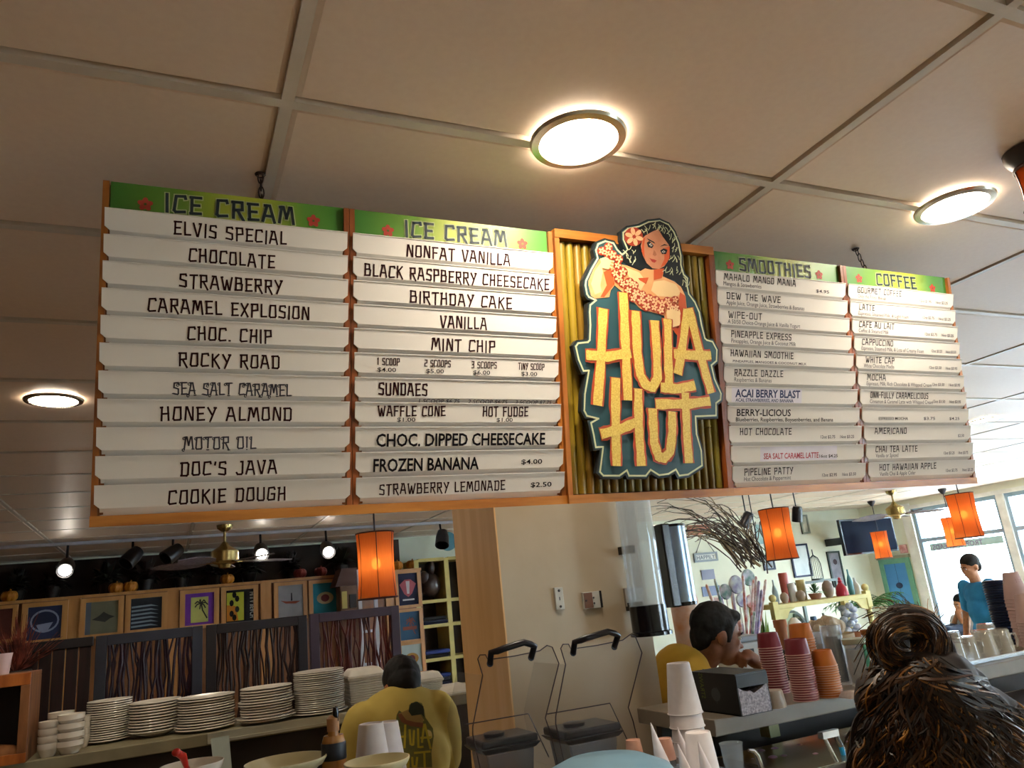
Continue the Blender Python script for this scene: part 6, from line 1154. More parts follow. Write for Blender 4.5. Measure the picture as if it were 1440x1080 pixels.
# tall peach canister behind the young man's head, wood chair back, candy display
vase(969, 892, 40, 836, CYL, '#cf9468', 'large peach coloured canister behind the young man', cat='canister', name='canister', Y=3.9, base=.9, rough=.5, c2='#d8c0b0')
ca = at(969, 890, Y=3.9); MB().box(ca.x-.25, ca.x+.9, 3.7, 4.3, 0, .9).build('cabinet_tmp', M('cabinet_cream', '#b9b18e', rough=.5)); o = bpy.data.objects['cabinet_tmp']; o.name = 'low_cabinet'; tag(o, 'cream low cabinet behind the young man holding the canister', 'cabinet')
CC = [('#c96a5a', '#e8dcd4'), ('#b5a0c8', '#e3e0ea'), ('#4f8a7a', '#dfe8e2'), ('#d9906a', '#f0e6da'), ('#7a6a9a', '#d8d0e0'), ('#c04a4a', '#f0f0ee')]
zc2 = .901; P = at(1035, 880, Y=4.0); q = MB(); cj = thing('candy_jar', 'clear jar of long candy sticks behind the young man', 'jar', (P.x, 4.0, zc2))
q.lathe([(0, 0), (.10, 0), (.12, .22), (.115, .22), (.095, .006), (0, .006)], n=24); q.build('jar', m_clear, cj, smooth=True)
LC = ['red', 'lilac', 'green', 'peach', 'violet', 'scarlet']
for i in range(22):
    r_.random(); a_ = r_.uniform(0, 2*PI); tl = r_.uniform(.05, .30); l = r_.uniform(.32, .62); q = MB(); x0, y0 = .05*math.cos(a_), .05*math.sin(a_); e = Vector((x0+math.cos(a_)*tl, y0+math.sin(a_)*tl*.5, l)); s_ = Vector((x0, y0, .02)); q.tube([s_, s_.lerp(e, .98), e], [.009, .009, .004], n=6); cc = CC[i % 6]; q.build('candy_stick', M('candy_'+cc[0][1:], cc[0], cc[1], scale=26, rough=.4), cj)
for i, (px, py, rr_) in enumerate(((1052, 812, .055), (1043, 844, .045), (1056, 846, .045), (1020, 832, .05), (1035, 822, .06), (1008, 850, .045))):
    P = at(px, py, Y=4.1); q = MB(); t = thing('lollipop', 'flat swirled lollipop %s' % ('above the green ones', 'green swirled, left of the pair', 'green swirled, right of the pair', 'left of the candy sticks, white', 'tall peach one in the middle', 'lowest, by the hair of the young man')[i], 'candy', (P.x, 4.1, P.z), group='lollipops')
    rot = Matrix.Rotation(PI/2, 3, 'X'); q.lathe([(0, -.008), (rr_*.9, -.008), (rr_, 0), (rr_*.9, .008), (0, .008)], n=20, rot=rot); q.build('head', M('candy_'+CC[(i*2+2) % 6][0][1:]+'x', CC[(i*2+2) % 6][0], CC[(i+1) % 6][1], scale=18, rough=.3), t, smooth=True)
    q = MB(); q.tube([(0, 0, -rr_*.9), (0, 0, zc2-P.z+.001)], .004, n=5); q.build('stick', M('stick_white', '#e6e2dc'), t)
# white appliance behind the man
a, b, c, d = rectY(1040, 893, 1064, 938, 2.95); ap = thing('coffee_machine', 'white and grey appliance with a small dark display behind the maroon cups', 'appliance', ((a+b)/2, 3.1, 0)); La = ((a+b)/2, 3.1, 0)
MB().box(a-.02, b+.02, 2.95, 3.10, .9, d-.03).build('body', M('enamel_white', '#d5d8d8', rough=.3), ap, loc=La, bevel=.008); MB().box(a-.02, b+.02, 2.94, 3.10, d-.03, d+.0).build('top', M('enamel_grey', '#8b8f96', rough=.3), ap, loc=La, bevel=.008); MB().box(a+.02, b-.02, 2.943, 2.95, c+.05, d-.06).build('display', m_blk, ap, loc=La); MB().box(a-.05, b+.05, 2.95, 3.15, 0, .9).build('cabinet', m_dkp, ap, loc=La)
# terracotta pots seen above the cups
for i, (px, pyb, w, pt, lb) in enumerate(((1096, 880, 18, 872, 'small terracotta pot behind the orange cups'), (1204, 902, 24, 889, 'terracotta pot behind the clear jars'), (1229, 898, 22, 885, 'terracotta pot behind the clear jars, beside the woman'))):
    Y = 3.6; P = at(px, pt, Y=Y); k = kpx(px, pt, Y); b = MB(); H = .16; b.lathe([(0, -H), (w*.34*k, -H), (w*.44*k, -.04), (w*.52*k, -.04), (w*.52*k, 0), (w*.45*k, 0), (w*.4*k, -.05), (0, -.05)], n=20); o = b.build('flower_pot', M('pot_terracotta2', '#b3744e', rough=.7), smooth=True); o.location = P; tag(o, lb, 'pot')
    MB().box(P.x-.05, P.x+.05, Y-.06, Y+.06, 0, P.z-H).build('pot_stand_%d' % i, M('stand_dark', '#3a3a34')); o = bpy.data.objects['pot_stand_%d' % i]; o.name = 'pot_stand'; tag(o, 'dark stand carrying the %s' % lb.replace(', beside the woman', ' nearest the woman'), 'stand')
P = at(1160, 884, Y=3.25); b = MB()
for i in range(40): a_ = r_.uniform(0, 2*PI); b.sphere((.10*math.cos(a_)*r_.random(), .07*math.sin(a_)*r_.random(), r_.uniform(-.03, .04)), r_.uniform(.02, .035), n=7, m_=5)
o = b.build('cream_topping', m_whip, smooth=True); o.location = P; tag(o, 'heap of cream coloured straw filler behind the drink pitchers', 'filler', kind='stuff'); b = MB(); b.lathe([(0, -P.z), (.12, -P.z), (.14, -.03), (.13, -.03), (0, -.05)], c=P, n=24); tag(b.build('basket', M('basket_tan', '#a98d62', rough=.7), smooth=True), 'tan basket holding the cream coloured filler', 'basket')
# outside cars seen pale through the window
m_carp = M('car_paint_silver', '#b9c6cf', rough=.2, coat=.5); m_tire = M('tire', '#23272b', rough=.8)
for i, (y, lb) in enumerate(((9.6, 'silver parked car outside, left part of the window'), (6.9, 'silver parked car outside behind the seated person'))):
    X = 20+i*2.4; t = thing('car', lb, 'car', (X, y, 0), group='parked cars'); q = MB()
    prof = [(-2.1, .35), (2.1, .35), (2.15, .75), (1.3, .92), (.7, 1.38), (-.9, 1.40), (-1.6, .98), (-2.15, .85)]
    q.prism(prof, lambda u, v, d: Vector((d, u*.95, v)), -.85, .85); q.build('body', m_carp, t, bevel=.06); q = MB(); q.prism([(1.2, .95), (.68, 1.32), (-.85, 1.34), (-1.45, 1.0)], lambda u, v, d: Vector((d, u*.95, v)), -.86, .86); q.build('side_glass', m_blk, t)
    for u in (-1.35, 1.35):
        for d in (-.78, .78): q = MB(); q.lathe([(0, -.1), (.32, -.1), (.33, 0), (.32, .1), (0, .1)], c=(d, u, .33), n=20, rot=Matrix.Rotation(PI/2, 3, 'Y')); q.build('wheel', m_tire, t, smooth=True)
# ================================================================ people
m_sk = M('skin_tan', '#b9805a', '#a8704c', scale=30, rough=.55); m_skd = M('skin_brown', '#8f5f45', '#7f5139', scale=30, rough=.55); m_hb = M('hair_black', '#14100f', '#0a0807', scale=60, rough=.75, bump=.5, stretch=(1, 1, .2))
m_ye = M('tshirt_yellow', '#d0b962', '#c4ac54', scale=7, rough=.85, bump=.1)
class Body:
    """overlapping tapered shapes fused into one continuous surface"""
    def __init__(s): s.mb = MB()
    def ell(s, c, r, rot=None): s.mb.sphere(c, r, n=20, m_=14, rot=rot); return s
    def limb(s, pts, rs, n=16):
        s.mb.tube(pts, rs, n=n)
        for p, r in zip(pts, rs): s.mb.sphere(p, r, n=16, m_=10)
        return s
    def build(s, name, mat, parent, voxel=.012, smooth=3, disp=None):
        me = bpy.data.meshes.new(name); me.from_pydata(s.mb.v, [], s.mb.f); o = bpy.data.objects.new(name, me); COL.objects.link(o)
        bm = bmesh.new(); bm.from_mesh(me); bmesh.ops.recalc_face_normals(bm, faces=bm.faces); bm.to_mesh(me); bm.free()
        md = o.modifiers.new('r', 'REMESH'); md.mode = 'VOXEL'; md.voxel_size = voxel
        if smooth: m2 = o.modifiers.new('s', 'SMOOTH'); m2.iterations = smooth; m2.factor = .5
        me2 = bpy.data.meshes.new_from_object(o.evaluated_get(bpy.context.evaluated_depsgraph_get())); o.modifiers.clear(); o.data = me2; bpy.data.meshes.remove(me)
        if disp:
            for v in me2.vertices: v.co += disp(v.co, v.normal)
        me2.materials.clear(); me2.materials.append(mat); me2.polygons.foreach_set('use_smooth', [True]*len(me2.polygons)); o.parent = parent; return o
def folds(amp, f):
    def d(co, n): return n*amp*(noise.noise(Vector((co.x*f, co.y*f, co.z*f*.5)))+.5*noise.noise(co*f*2.3))
    return d
def head_shapes(B, M3, c, s=1.0):
    """M3 maps head axes (x right, y facing, z up) to world; c = head centre; s = head height / .23"""
    T = lambda p: c+M3 @ (Vector(p)*s)
    B.ell(T((0, -.012, .025)), (.075*s, .092*s, .088*s), M3); B.ell(T((0, .022, -.03)), (.058*s, .068*s, .078*s), M3); B.ell(T((0, .045, -.085)), (.036*s, .035*s, .028*s), M3)
    B.ell(T((0, .082, -.018)), (.011*s, .016*s, .026*s), M3); B.ell(T((0, .098, -.030)), (.013*s, .013*s, .010*s), M3); B.ell(T((0, .078, .018)), (.048*s, .014*s, .010*s), M3)
    B.ell(T((0, .083, -.058)), (.020*s, .012*s, .007*s), M3); B.ell(T((0, .081, -.068)), (.018*s, .012*s, .007*s), M3)
    for q in (-1, 1): B.ell(T((q*.076, -.008, -.012)), (.010*s, .020*s, .032*s), M3); B.ell(T((q*.035, .066, -.018)), (.020*s, .014*s, .016*s), M3)
    return T
def face_parts(T, M3, par, s=1.0, brow=None):
    for q in (-1, 1):
        e = MB(); e.sphere(T((q*.030, .078, .0)), (.0115*s, .008*s, .007*s), rot=M3); eo = e.build('eye', M('eye_white', '#d8d2ca', rough=.2), par, smooth=True)
        e = MB(); e.sphere(T((q*.030, .084, .0)), (.0055*s, .004*s, .0055*s), rot=M3); e.build('iris', M('iris_dark', '#1b120e', rough=.1), par, smooth=True)
        e = MB(); e.tube([T((q*.012, .089, .018)), T((q*.030, .090, .024)), T((q*.048, .078, .018))], .0035*s, n=6); e.build('eyebrow', m_hb, par, smooth=True)
    e = MB(); e.sphere(T((0, .089, -.062)), (.019*s, .008*s, .0065*s), rot=M3); e.build('lips', M('lips_brown', '#8a4a40'), par, smooth=True)
def hand_shapes(B, w, dirv, palm_n, s=1.0, curl=.8):
    d = dirv.normalized(); n = palm_n.normalized(); sdv = d.cross(n).normalized(); B.ell(w+d*.045*s, (.042*s,)*3 if False else (.030*s, .030*s, .030*s)); B.limb([w, w+d*.05*s, w+d*.085*s], [.024*s, .031*s, .030*s])
    for k, (o_, l) in enumerate(((-.027, .072), (-.009, .08), (.009, .076), (.026, .06))):
        p = w+d*.085*s+sdv*o_*s; q = p+(d*math.cos(curl*.6)+n*math.sin(curl*.6))*l*.5*s; r_ = q+(d*math.cos(curl*1.9)+n*math.sin(curl*1.9))*l*.5*s; B.limb([p, q, r_], [.0095*s, .0085*s, .007*s], n=8)
    p = w+d*.03*s-sdv*.028*s; q = p+(d*.7-sdv*.7)*.035*s+n*.01*s; r_ = q+(d*.9+n*.5)*.03*s; B.limb([p, q, r_], [.011*s, .010*s, .008*s], n=8)
def frame(fwd, up=Vector((0, 0, 1))):
    f = Vector(fwd).normalized(); r_ = f.cross(up).normalized(); u = r_.cross(f); return Matrix((r_, f, u)).transposed()
# ---- bent worker seen from behind, printed shirt
Yw = 3.25; C1 = at(568, 1010, Y=Yw); pw = thing('person', 'person in a yellow printed T-shirt bending forward, seen from behind', 'person', (C1.x, Yw, 0)); W_ = lambda x, y, z: Vector((x, y, z))
sh_c = at(567, 977, Y=Yw+.05)                 # base of the neck
T0 = [(0, -.05, .92-sh_c.z+.0), (0, -.10, -.30), (0, -.06, -.16), (0, .0, -.05)]
B = Body(); b0 = sh_c
B.ell(b0+W_(0, .06, -.12), (.20, .12, .155)); B.ell(b0+W_(0, .02, -.26), (.19, .125, .17)); B.ell(b0+W_(0, -.06, -.42), (.18, .12, .16)); B.ell(b0+W_(0, .05, -.035), (.12, .075, .055))
kx = kpx(568, 1000, Yw)
for q in (-1, 1):
    B.ell(b0+W_(q*.155, .05, -.085), (.08, .075, .08)); B.limb([b0+W_(q*.175, .05, -.10), b0+W_(q*.200, .08, -.20), b0+W_(q*.205, .12, -.29)], [.072, .068, .068])
sho = B.build('tshirt', m_ye, pw, voxel=.010, smooth=4, disp=folds(.006, 9)); 
B = Body(); B.ell(b0+W_(0, .10, .015), (.05, .05, .07))
for q in (-1, 1): B.limb([b0+W_(q*.188, .11, -.22), b0+W_(q*.195, .17, -.32), b0+W_(q*.15, .36, -.38)], [.045, .04, .03]); hand_shapes(B, b0+W_(q*.15, .36, -.38), W_(-q*.2, 1, -.3), W_(0, 0, -1))
for q in (-1, 1): B.limb([b0+W_(q*.09, -.04, -.52), W_(b0.x+q*.10, Yw, .5), W_(b0.x+q*.10, Yw+.02, .08)], [.075, .055, .04]); B.ell(W_(b0.x+q*.10, Yw+.05, .04), (.045, .12, .04))
hc = at(566, 966, Y=Yw+.17); M3 = frame((.05, .8, -.75)); T = head_shapes(B, M3, hc, .95); B.limb([b0+W_(0, .06, -.02), hc+W_(0, -.03, -.05)], [.055, .052]); bo = B.build('body', m_sk, pw, voxel=.009, smooth=2)
B = Body(); B.ell(T((0, -.022, .038)), (.084, .098, .090), M3); B.ell(T((0, -.055, -.01)), (.073, .06, .07), M3); B.build('hair', m_hb, pw, voxel=.007, smooth=2, disp=folds(.003, 60))
B = Body()
for q in (-1, 1): B.limb([b0+W_(q*.075, -.05, -.52), W_(b0.x+q*.10, Yw, .5), W_(b0.x+q*.10, Yw+.02, .12)], [.10, .075, .06])
B.ell(b0+W_(0, -.06, -.50), (.165, .12, .10)); B.build('trousers', M('trousers_dark', '#23242a', rough=.8), pw, voxel=.016)
for o in (sho, bo): pass
from mathutils.bvhtree import BVHTree
bm = bmesh.new(); bm.from_mesh(sho.data); bvh = BVHTree.FromBMesh(bm)
def drape(px, py, d=0):
    p = at(px, py, Y=2.4); dr = (p-Vector((0, 0, CZ))).normalized(); h = bvh.ray_cast(p, dr); 
    return (h[0]-dr*(.002+d)) if h[0] is not None else at(px, py, Y=Yw-.1)
def dr_flat(mb, poly, d):
    bm2 = bmesh.new(); f = bm2.faces.new([bm2.verts.new((x, y, 0)) for x, y in poly]); bmesh.ops.triangulate(bm2, faces=[f])
    for _ in range(2): bmesh.ops.subdivide_edges(bm2, edges=[e for e in bm2.edges if e.calc_length() > 5], cuts=1, use_grid_fill=True)
    bmesh.ops.triangulate(bm2, faces=bm2.faces); bm2.verts.index_update(); mb.add([drape(v.co.x, v.co.y, d) for v in bm2.verts], [tuple(v.index for v in f.verts) for f in bm2.faces]); bm2.free()
def dr_stroke(mb, pts, w, d):
    P = [Vector(p) for p in pts]; D = []
    for i in range(len(P)-1):
        for j in range(4): D.append(P[i].lerp(P[i+1], j/4))
    D.append(P[-1]); L_, R_ = [], []
    for i, p in enumerate(D):
        t = (D[min(i+1, len(D)-1)]-D[max(i-1, 0)]).normalized(); n_ = Vector((-t.y, t.x))*w/2; L_.append(drape(*(p+n_), d)); R_.append(drape(*(p-n_), d))
    n = len(D); mb.add(L_+R_, [(i, i+1, n+i+1, n+i) for i in range(n-1)])
Zp = lambda x, y: (440+x/4.5, 840+y/4.5)
pr_ = thing('dummy', None, None) if False else None
q = MB(); dr_flat(q, [Zp(*p) for p in [(610, 680), (650, 658), (690, 670), (705, 710), (712, 760), (760, 830), (765, 880), (750, 980), (755, 1075), (600, 1078), (590, 1000), (540, 990), (520, 900), (520, 830), (545, 800), (530, 745), (545, 715), (590, 745), (605, 720)]], 0); q.build('print_ground', M('print_olive_dark', '#767438', '#68683a', scale=30, rough=.85), sho)
q = MB(); dr_flat(q, [Zp(*p) for p in [(625, 700), (655, 685), (685, 700), (680, 740), (700, 770), (690, 820), (560, 790), (545, 735), (590, 760), (630, 750)]], .001); q.build('print_figure', M('print_skin_ochre', '#a98a4f', rough=.85), sho)
q = MB(); dr_flat(q, [Zp(*p) for p in [(605, 720), (620, 670), (660, 660), (700, 690), (705, 760), (688, 740), (680, 705), (655, 690), (630, 705), (625, 750)]], .002); q.build('print_hair', M('print_dark_green', '#2f3a2c', rough=.85), sho)
q = MB(); dr_flat(q, [Zp(*p) for p in [(535, 740), (560, 735), (590, 775), (650, 790), (700, 795), (695, 825), (620, 815), (560, 790)]], .0025); q.build('print_garland', M('print_rust', '#8a5a3a', rough=.85), sho)
q = MB()
for st in ([(545, 820), (540, 960)], [(585, 805), (580, 955)], [(530, 885), (590, 880)], [(612, 835), (618, 930), (635, 935), (640, 840)], [(665, 830), (668, 950), (700, 945)], [(705, 800), (690, 920)], [(708, 800), (745, 960)], [(680, 890), (750, 885)], [(575, 985), (572, 1075)], [(605, 985), (605, 1075)], [(572, 1030), (605, 1025)], [(628, 1010), (632, 1070), (655, 1070), (660, 1010)], [(640, 985), (745, 975)], [(705, 985), (708, 1075)]): dr_stroke(q, [Zp(*p) for p in st], 3.0, .003)
q.build('print_letters', M('print_yellow', '#b9a62f', rough=.85), sho); bm.free()
# ---- young man in profile, hand at his mouth
Ym = 2.72; hc = at(1010, 893, Y=Ym); k = kpx(1010, 893, Ym); pm = thing('person', 'young man with short black hair in profile, hand at his mouth, yellow shirt and apron', 'person', (hc.x-.1, Ym, 0)); s = 1.02
M3 = frame((.93, -.30, -.25)); B = Body(); T = head_shapes(B, M3, hc, s); nk = at(982, 938, Y=Ym+.06)
B.limb([hc+W_(-.035, .01, -.05), nk], [.055, .06]); el = hc+W_(.04, -.10, -.36); wr = T((-.01, .125, -.115)); wr = at(1072, 938, Y=Ym-.07)
B.limb([nk+W_(.02, -.17, -.12), el, wr], [.05, .042, .028]); hand_shapes(B, wr, at(1042, 915, Y=Ym-.07)-wr, W_(-.3, .2, -.6), .95, 1.1)
B.limb([nk+W_(-.1, .2, -.1), nk+W_(-.05, .25, -.35), nk+W_(.15, .12, -.42)], [.05, .04, .03]); hand_shapes(B, nk+W_(.15, .12, -.42), W_(1, -.2, 0), W_(0, 0, -1))
for q in (-1, 1): B.limb([W_(nk.x-.08, Ym+q*.1, .85), W_(nk.x-.06, Ym+q*.1, .48), W_(nk.x-.08, Ym+q*.1, .08)], [.07, .055, .04]); B.ell(W_(nk.x-.03, Ym+q*.1, .04), (.12, .045, .04))
bo = B.build('body', m_skd, pm, voxel=.0065, smooth=2); face_parts(T, M3, pm, s)
B = Body(); B.ell(T((0, -.024, .042)), (.084*s, .098*s, .090*s), M3); B.ell(T((0, -.07, -.01)), (.066*s, .045*s, .068*s), M3); B.ell(T((0, .042, .082)), (.060*s, .042*s, .028*s), M3)
for q in (-1, 1): B.ell(T((q*.070, .018, .018)), (.012*s, .018*s, .045*s), M3)
B.build('hair', m_hb, pm, voxel=.006, smooth=1, disp=folds(.004, 45))
B = Body(); B.ell(nk+W_(-.08, .04, -.10), (.14, .20, .13)); B.ell(nk+W_(-.07, .02, -.30), (.14, .19, .2)); B.ell(nk+W_(-.02, .02, -.02), (.09, .10, .045)); B.ell(at(957, 945, Y=Ym+.08), (.11, .14, .115)); B.ell(nk+W_(-.06, .03, -.6), (.13, .17, .15))
B.limb([nk+W_(0, -.16, -.09), nk+W_(.03, -.20, -.22)], [.075, .065]); B.limb([nk+W_(-.03, .19, -.09), nk+W_(-.04, .24, -.24)], [.075, .065]); ts = B.build('tshirt', M('tshirt_mustard', '#c79a32', '#b98c28', scale=7, rough=.85), pm, voxel=.011, smooth=4, disp=folds(.005, 11))
q = MB(); q.tube([nk+W_(-.07, -.10, .0), nk+W_(-.03, -.16, -.05), nk+W_(.04, -.20, -.15), nk+W_(.10, -.19, -.28)], .016, n=6); q.tube([nk+W_(-.07, -.10, .0), nk+W_(-.09, 0, .01), nk+W_(-.08, .1, .0)], .014, n=6); q.build('apron_strap', M('apron_green', '#2f5a4c', rough=.8), pm, smooth=True)
B = Body()
for q in (-1, 1): B.limb([W_(nk.x-.07, Ym+q*.08, .88), W_(nk.x-.06, Ym+q*.1, .48), W_(nk.x-.08, Ym+q*.1, .12)], [.11, .075, .06])
B.build('trousers', M('trousers_dark', '#23242a'), pm, voxel=.018)
# ---- foreground woman from behind: piled-up bun and long wavy hair
def wp(px, py, d): v = ray(px, py); return Vector((0, 0, CZ))+v*(d/1065)
D = 1.12; hc = wp(1306, 1040, D); pf = thing('person', 'woman in the foreground seen from behind, hair in a high bun', 'person', (hc.x, hc.y, 0)); m_hw = M('hair_brown_gold', '#2e1d12', '#1a100b', scale=9, rough=.7, stretch=(3, 3, .6), detail=6, bump=.3)
fw = Vector((.35, .93, -.05)); M3 = frame(fw); B = Body(); T = head_shapes(B, M3, hc, 1.0); nk = hc+W_(0, -.03, -.2); B.limb([hc+W_(0, 0, -.05), nk], [.055, .055])
for q in (-1, 1): B.limb([nk+W_(q*.15, .0, -.10), nk+W_(q*.2, .03, -.36), nk+W_(q*.14, .22, -.5)], [.05, .04, .03]); hand_shapes(B, nk+W_(q*.14, .22, -.5), W_(-q*.3, 1, .1), W_(0, 0, -1))
for q in (-1, 1): B.limb([W_(nk.x+q*.09, nk.y, .8), W_(nk.x+q*.09, nk.y+.02, .45), W_(nk.x+q*.09, nk.y, .07)], [.075, .055, .04]); B.ell(W_(nk.x+q*.09, nk.y+.05, .035), (.04, .11, .035))
B.build('body', m_sk, pf, voxel=.010, smooth=2); face_parts(T, M3, pf)
B = Body(); B.ell(nk+W_(0, .01, -.22), (.17, .11, .17)); B.ell(nk+W_(0, .0, -.45), (.15, .10, .2)); B.ell(nk+W_(0, 0, -.07), (.12, .08, .05))
for q in (-1, 1): B.limb([nk+W_(q*.15, 0, -.10), nk+W_(q*.19, .02, -.26)], [.065, .055])
B.build('tshirt', M('tshirt_brown', '#6a4a35', rough=.85), pf, voxel=.012, smooth=3)
B = Body()
for q in (-1, 1): B.limb([W_(nk.x+q*.08, nk.y, .85), W_(nk.x+q*.09, nk.y+.02, .45), W_(nk.x+q*.09, nk.y, .1)], [.11, .08, .06])
B.ell(W_(nk.x, nk.y, .88), (.16, .12, .1)); B.build('trousers', M('trousers_blue', '#2b3446'), pf, voxel=.018)
B = Body(); bun = wp(1276, 905, D*.99)
B.ell(T((0, -.02, .03)), (.093, .108, .100), M3); B.ell(wp(1302, 965, D*.97), (.080, .075, .055)); B.ell(wp(1325, 1035, D*.96), (.112, .085, .095)); B.ell(wp(1340, 1110, D*.96), (.13, .085, .13)); B.ell(wp(1252, 978, D*.97), (.042, .05, .045)); B.ell(wp(1385, 1030, D*.97), (.05, .05, .055)); B.ell(wp(1420, 1075, D*.97), (.06, .05, .09))
B.ell(wp(1260, 1075, D*.97), (.055, .05, .08)); B.ell(wp(1400, 1070, D*.97), (.07, .06, .11)); B.ell(wp(1355, 1210, D*.97), (.14, .07, .12))
hb_ = B.build('hair_mass', m_hw, pf, voxel=.009, smooth=4, disp=folds(.010, 22))
# bun: coiled ropes of hair
cr_ = M3 @ Vector((1, 0, 0)); upv = Vector((0, 0, 1)); bk = -(M3 @ Vector((0, 1, 0)))
B = Body()
for i in range(34):
    a_ = 2*PI*i/17; rr_ = .030+.0003*i; p = bun+cr_*(math.cos(a_)*rr_)+upv*(math.sin(a_)*rr_*.92)+bk*(.012*math.sin(a_*1.5)+.0006*i); B.ell(p, (.024, .024, .024))
bn = B.build('bun', m_hw, pf, voxel=.006, smooth=2, disp=folds(.004, 50)); q = MB(); q.tube([bun+cr_*(math.cos(t)*.037)+upv*(math.sin(t)*.034-.045)*1.0+bk*.02 for t in [2*PI*i/24 for i in range(25)]], .004, n=6, cap=False); q.build('hair_tie', M('hair_tie_grey', '#4a4650'), pf)
# strands: swept up to the bun above, loose waves below
rs_ = random.Random(11); groups = [M('strand_dark', '#20140d', '#140c08', rough=.5), M('strand_mid', '#4e3119', '#38230f', rough=.45), M('strand_gold', '#a57434', '#7f5525', rough=.4)]
bmx = bmesh.new(); bmx.from_mesh(hb_.data); bv2 = BVHTree.FromBMesh(bmx)
def on_hair(xx, yy, lift):
    p = wp(xx, yy, .6); dr = (p-Vector((0, 0, CZ))).normalized(); h = bv2.ray_cast(p, dr)
    return None if h[0] is None else h[0]-dr*lift
bx0, by0 = 1282, 925
for gi, (mt, cnt) in enumerate(zip(groups, (420, 330, 150))):
    q = MB()
    for i in range(cnt):
        pts = []; lift = rs_.uniform(-.001, .010); w = rs_.uniform(.0012, .0032 if gi < 2 else .0022); mode = rs_.random()
        if mode < .38:       # swept from the hairline up to the bun
            a_ = rs_.uniform(-.7, PI+.7); R_ = rs_.uniform(55, 150); x1, y1 = 1322+math.cos(a_)*R_*.95, 975+math.sin(a_)*R_*.6; bend = rs_.uniform(-22, 22); bx0 = 1285+rs_.uniform(-38, 38); by0 = 938+rs_.uniform(-14, 14)
            for j in range(11):
                t = j/10; xx = bx0+(x1-bx0)*t+bend*math.sin(PI*t)+rs_.uniform(-.5, .5); yy = by0+(y1-by0)*t+10*math.sin(PI*t)*(1 if x1 > bx0 else -.3); h = on_hair(xx, yy, lift+.003*math.sin(PI*t)); 
                if h is not None: pts.append(h)
        else:
            sx, sy = rs_.uniform(1215, 1430), rs_.uniform(985, 1090); x = sx; ph = rs_.uniform(0, 6); amp = rs_.uniform(3, 11); fr = rs_.uniform(.35, .8); slope = (sx-1318)*.012+rs_.uniform(-.6, .6)
            for j in range(rs_.randint(9, 22)):
                h = on_hair(x+math.sin(ph+j*fr)*amp+slope*j*4, sy+j*5, lift+.003*math.sin(j*.8+ph))
                if h is None:
                    if len(pts) > 2 and j % 2 == 0: pts.append(pts[-1]+(pts[-1]-pts[-2])*.8+Vector((0, 0, -.003)))
                    if len(pts) > 12: break
                    continue
                pts.append(h)
        pts = [p_ for i_, p_ in enumerate(pts) if i_ == 0 or (p_-pts[i_-1]).length < .03]
        if len(pts) > 3: n_ = len(pts); q.tube(pts, [w*(.35+.65*math.sin(PI*min(.95, (j+.6)/n_))) for j in range(n_)], n=4)
    tag(q.build('hair_strands', mt, pf, smooth=True), kind='stuff')
bmx.free(); bmx = bmesh.new(); bmx.from_mesh(bn.data); bv2 = BVHTree.FromBMesh(bmx)
for gi, cnt in enumerate((200, 150, 70)):
    q = MB()
    for i in range(cnt):
        a0 = rs_.uniform(0, 2*PI); pts = []; rr_ = rs_.uniform(14, 56); cjx = 1277+rs_.uniform(-11, 11); cjy = 904+rs_.uniform(-9, 9); n_ = rs_.randint(9, 18); dr_ = rs_.uniform(-.6, .6); li = rs_.uniform(-.001, .004)
        for j in range(n_):
            a_ = a0+j*.16; r2 = rr_+dr_*j; h = on_hair(cjx+math.cos(a_)*r2, cjy+math.sin(a_)*r2*.86, li)
            if h is not None and (not pts or (h-pts[-1]).length < .03): pts.append(h)
        m2 = len(pts); w = rs_.uniform(.0009, .0024)
        if m2 > 3: q.tube(pts, [w*(.3+.7*math.sin(PI*(j+.5)/m2)) for j in range(m2)], n=4)
    for i in range(30):
        a_ = rs_.uniform(0, 2*PI); l = rs_.uniform(.02, .05); p0 = bun+cr_*(math.cos(a_)*.05)+upv*(math.sin(a_)*.045); d_ = (cr_*math.cos(a_+.8)+upv*math.sin(a_+.8)); q.tube([p0, p0+d_*l*.5, p0+d_*l-upv*l*.3], .0006, n=3)
    tag(q.build('bun_strands', groups[gi], pf, smooth=True), kind='stuff')
bmx.free()
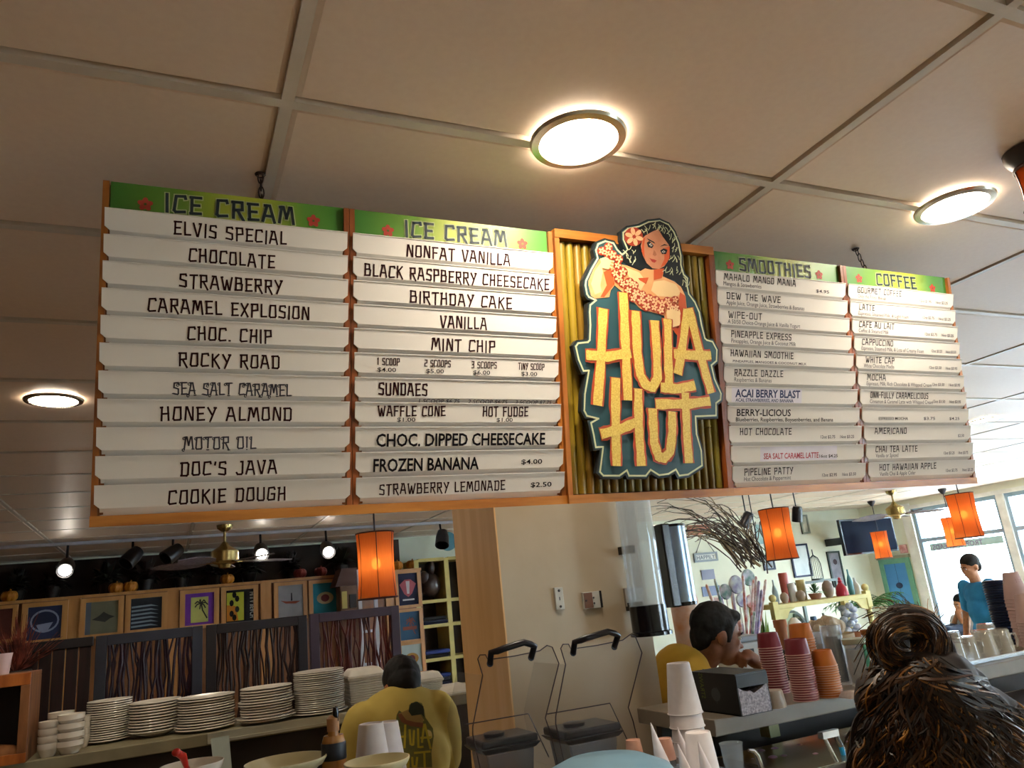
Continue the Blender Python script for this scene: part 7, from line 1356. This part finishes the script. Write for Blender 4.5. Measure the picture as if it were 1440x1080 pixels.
# ---- man in blue by the window, standing
m_bl = M('tshirt_blue', '#2a86c0', '#2277ac', scale=7, rough=.85)
def far_person(label, px, py_head, Y, headpx, facing, shirt, parts, lean=0, seated=False, hair=m_hb, skin=m_sk, arms='down', long=False):
    hc = at(px, py_head, Y=Y); k = kpx(px, py_head, Y); t = thing('person', label, 'person', (hc.x, Y, 0)); M3 = frame(facing); r_ = M3 @ Vector((1, 0, 0)); f_ = M3 @ Vector((0, 1, 0)); r_.z = 0; f_.z = 0; r_.normalize(); f_.normalize(); s = headpx*k/.235; u = Vector((0, 0, 1))
    B = Body(); T = head_shapes(B, M3, hc, s); nk = hc-u*.135*s-f_*(.02*s); B.limb([hc-u*.05*s-f_*.01, nk], [.05*s, .055*s]); sh = nk-u*.035*s; hipz = .50 if seated else sh.z-.50*s
    hip = Vector((sh.x, sh.y, hipz))-f_*lean
    for q in (-1, 1):
        S = sh+r_*q*.19*s-u*.02; E = S-u*.28*s+f_*.02+r_*q*.04; H = E-u*.22*s+f_*.08
        if arms == 'chin' : E = S-u*.22*s+f_*.15*s; H = T((q*.03, .12, -.12))-u*.02
        if arms == 'front': H = E+f_*.2*s-u*.08*s
        B.limb([S, E, H], [.045*s, .038*s, .028*s]); hand_shapes(B, H, (H-E), -f_ if arms != 'down' else r_*-q, .9*s)
        if seated: K = hip+f_*.42+r_*q*.10; B.limb([hip+r_*q*.09, K, Vector((K.x, K.y, .08))], [.075, .06, .04]); B.ell(Vector((K.x, K.y, .04))+f_*.05, (.06, .06, .04))
        else: B.limb([hip+r_*q*.09, Vector((hip.x, hip.y, hipz*.52))+r_*q*.1, Vector((hip.x, hip.y, .07))+r_*q*.1], [.08, .06, .04]); B.ell(Vector((hip.x, hip.y, .04))+r_*q*.1+f_*.05, (.07, .07, .04))
    B.build('body', skin, t, voxel=.013, smooth=2); face_parts(T, M3, t, s)
    B = Body(); B.ell(T((0, -.022, .04)), (.083*s, .097*s, .088*s), M3); B.ell(T((0, -.06, -.01)), (.068*s, .05*s, .065*s), M3)
    if long: B.ell(T((0, -.07, -.09)), (.07*s, .05*s, .1*s), M3)
    B.build('hair', hair, t, voxel=.009, smooth=1)
    B = Body(); mid = sh.lerp(hip, .5); R3 = Matrix((r_, f_, u)).transposed()
    B.ell(sh-u*.10*s, (.17*s, .11*s, .13*s), R3); B.ell(mid, (.16*s, .115*s, .2*s), R3); B.ell(hip+u*.06, (.155*s, .115*s, .13*s), R3)
    for q in (-1, 1): S = sh+r_*q*.17*s-u*.02; B.limb([S, S-u*.20*s+r_*q*.04+(f_*.08*s if arms == 'chin' else f_*0)], [.068*s, .062*s])
    B.build('tshirt', shirt, t, voxel=.014, smooth=3, disp=folds(.006, 8))
    B = Body(); B.ell(hip, (.15*s, .11*s, .1), R3)
    for q in (-1, 1):
        if seated: K = hip+f_*.42+r_*q*.10; B.limb([hip+r_*q*.09, K, Vector((K.x, K.y, .14))], [.095, .075, .055])
        else: B.limb([hip+r_*q*.08, Vector((hip.x, hip.y, hipz*.52))+r_*q*.1, Vector((hip.x, hip.y, .13))+r_*q*.1], [.105, .08, .06])
    B.build('trousers', M('trousers_navy', '#232c40', rough=.8), t, voxel=.018); return t, hip, f_, r_
far_person('man in a blue T-shirt standing in front of the bright window', 1364, 797, 6.3, 33, (-.9, .25, -.25), m_bl, None)
_, hip, f_, r_ = far_person('seated person with a dark cap of hair by the window, hand raised', 1351, 849, 7.6, 26, (-.93, .2, -.2), M('blouse_white', '#d5d8dc', rough=.8), None, seated=True, arms='chin', long=True)
def chair(P, lb, f_):
    t = thing('chair', lb, 'chair', (P.x, P.y, 0), rz=math.atan2(f_.y, f_.x)); m_c = M('chair_dark_wood', '#3a2a22', rough=.5)
    MB().box(-.2, .22, -.2, .2, .40, .43).build('seat', m_c, t, bevel=.004); MB().box(-.22, -.19, -.2, .2, .5, .85).build('backrest', m_c, t, bevel=.004)
    for x in (-.2, .2):
        for y in (-.18, .18): MB().box(x-.018, x+.018, y-.018, y+.018, 0, .40 if x > 0 else .85).build('leg', m_c, t)
chair(hip, 'dark wooden chair under the person seated by the window', f_)
_, hip, f_, r_ = far_person('person at the hutch side whose pinkish hair shows above the woman in front', 1262, 866, 5.4, 26, (.3, .95, 0), M('blouse_mauve', '#9a7a86', rough=.8), None, hair=M('hair_ash_rose', '#7a5a58', '#5f4646', scale=14, rough=.5), long=True)
for o in [x for x in bpy.data.objects if x.name.startswith('person') and x.parent is None]:
    for c in kids(o): c.location = -Vector(o.location)
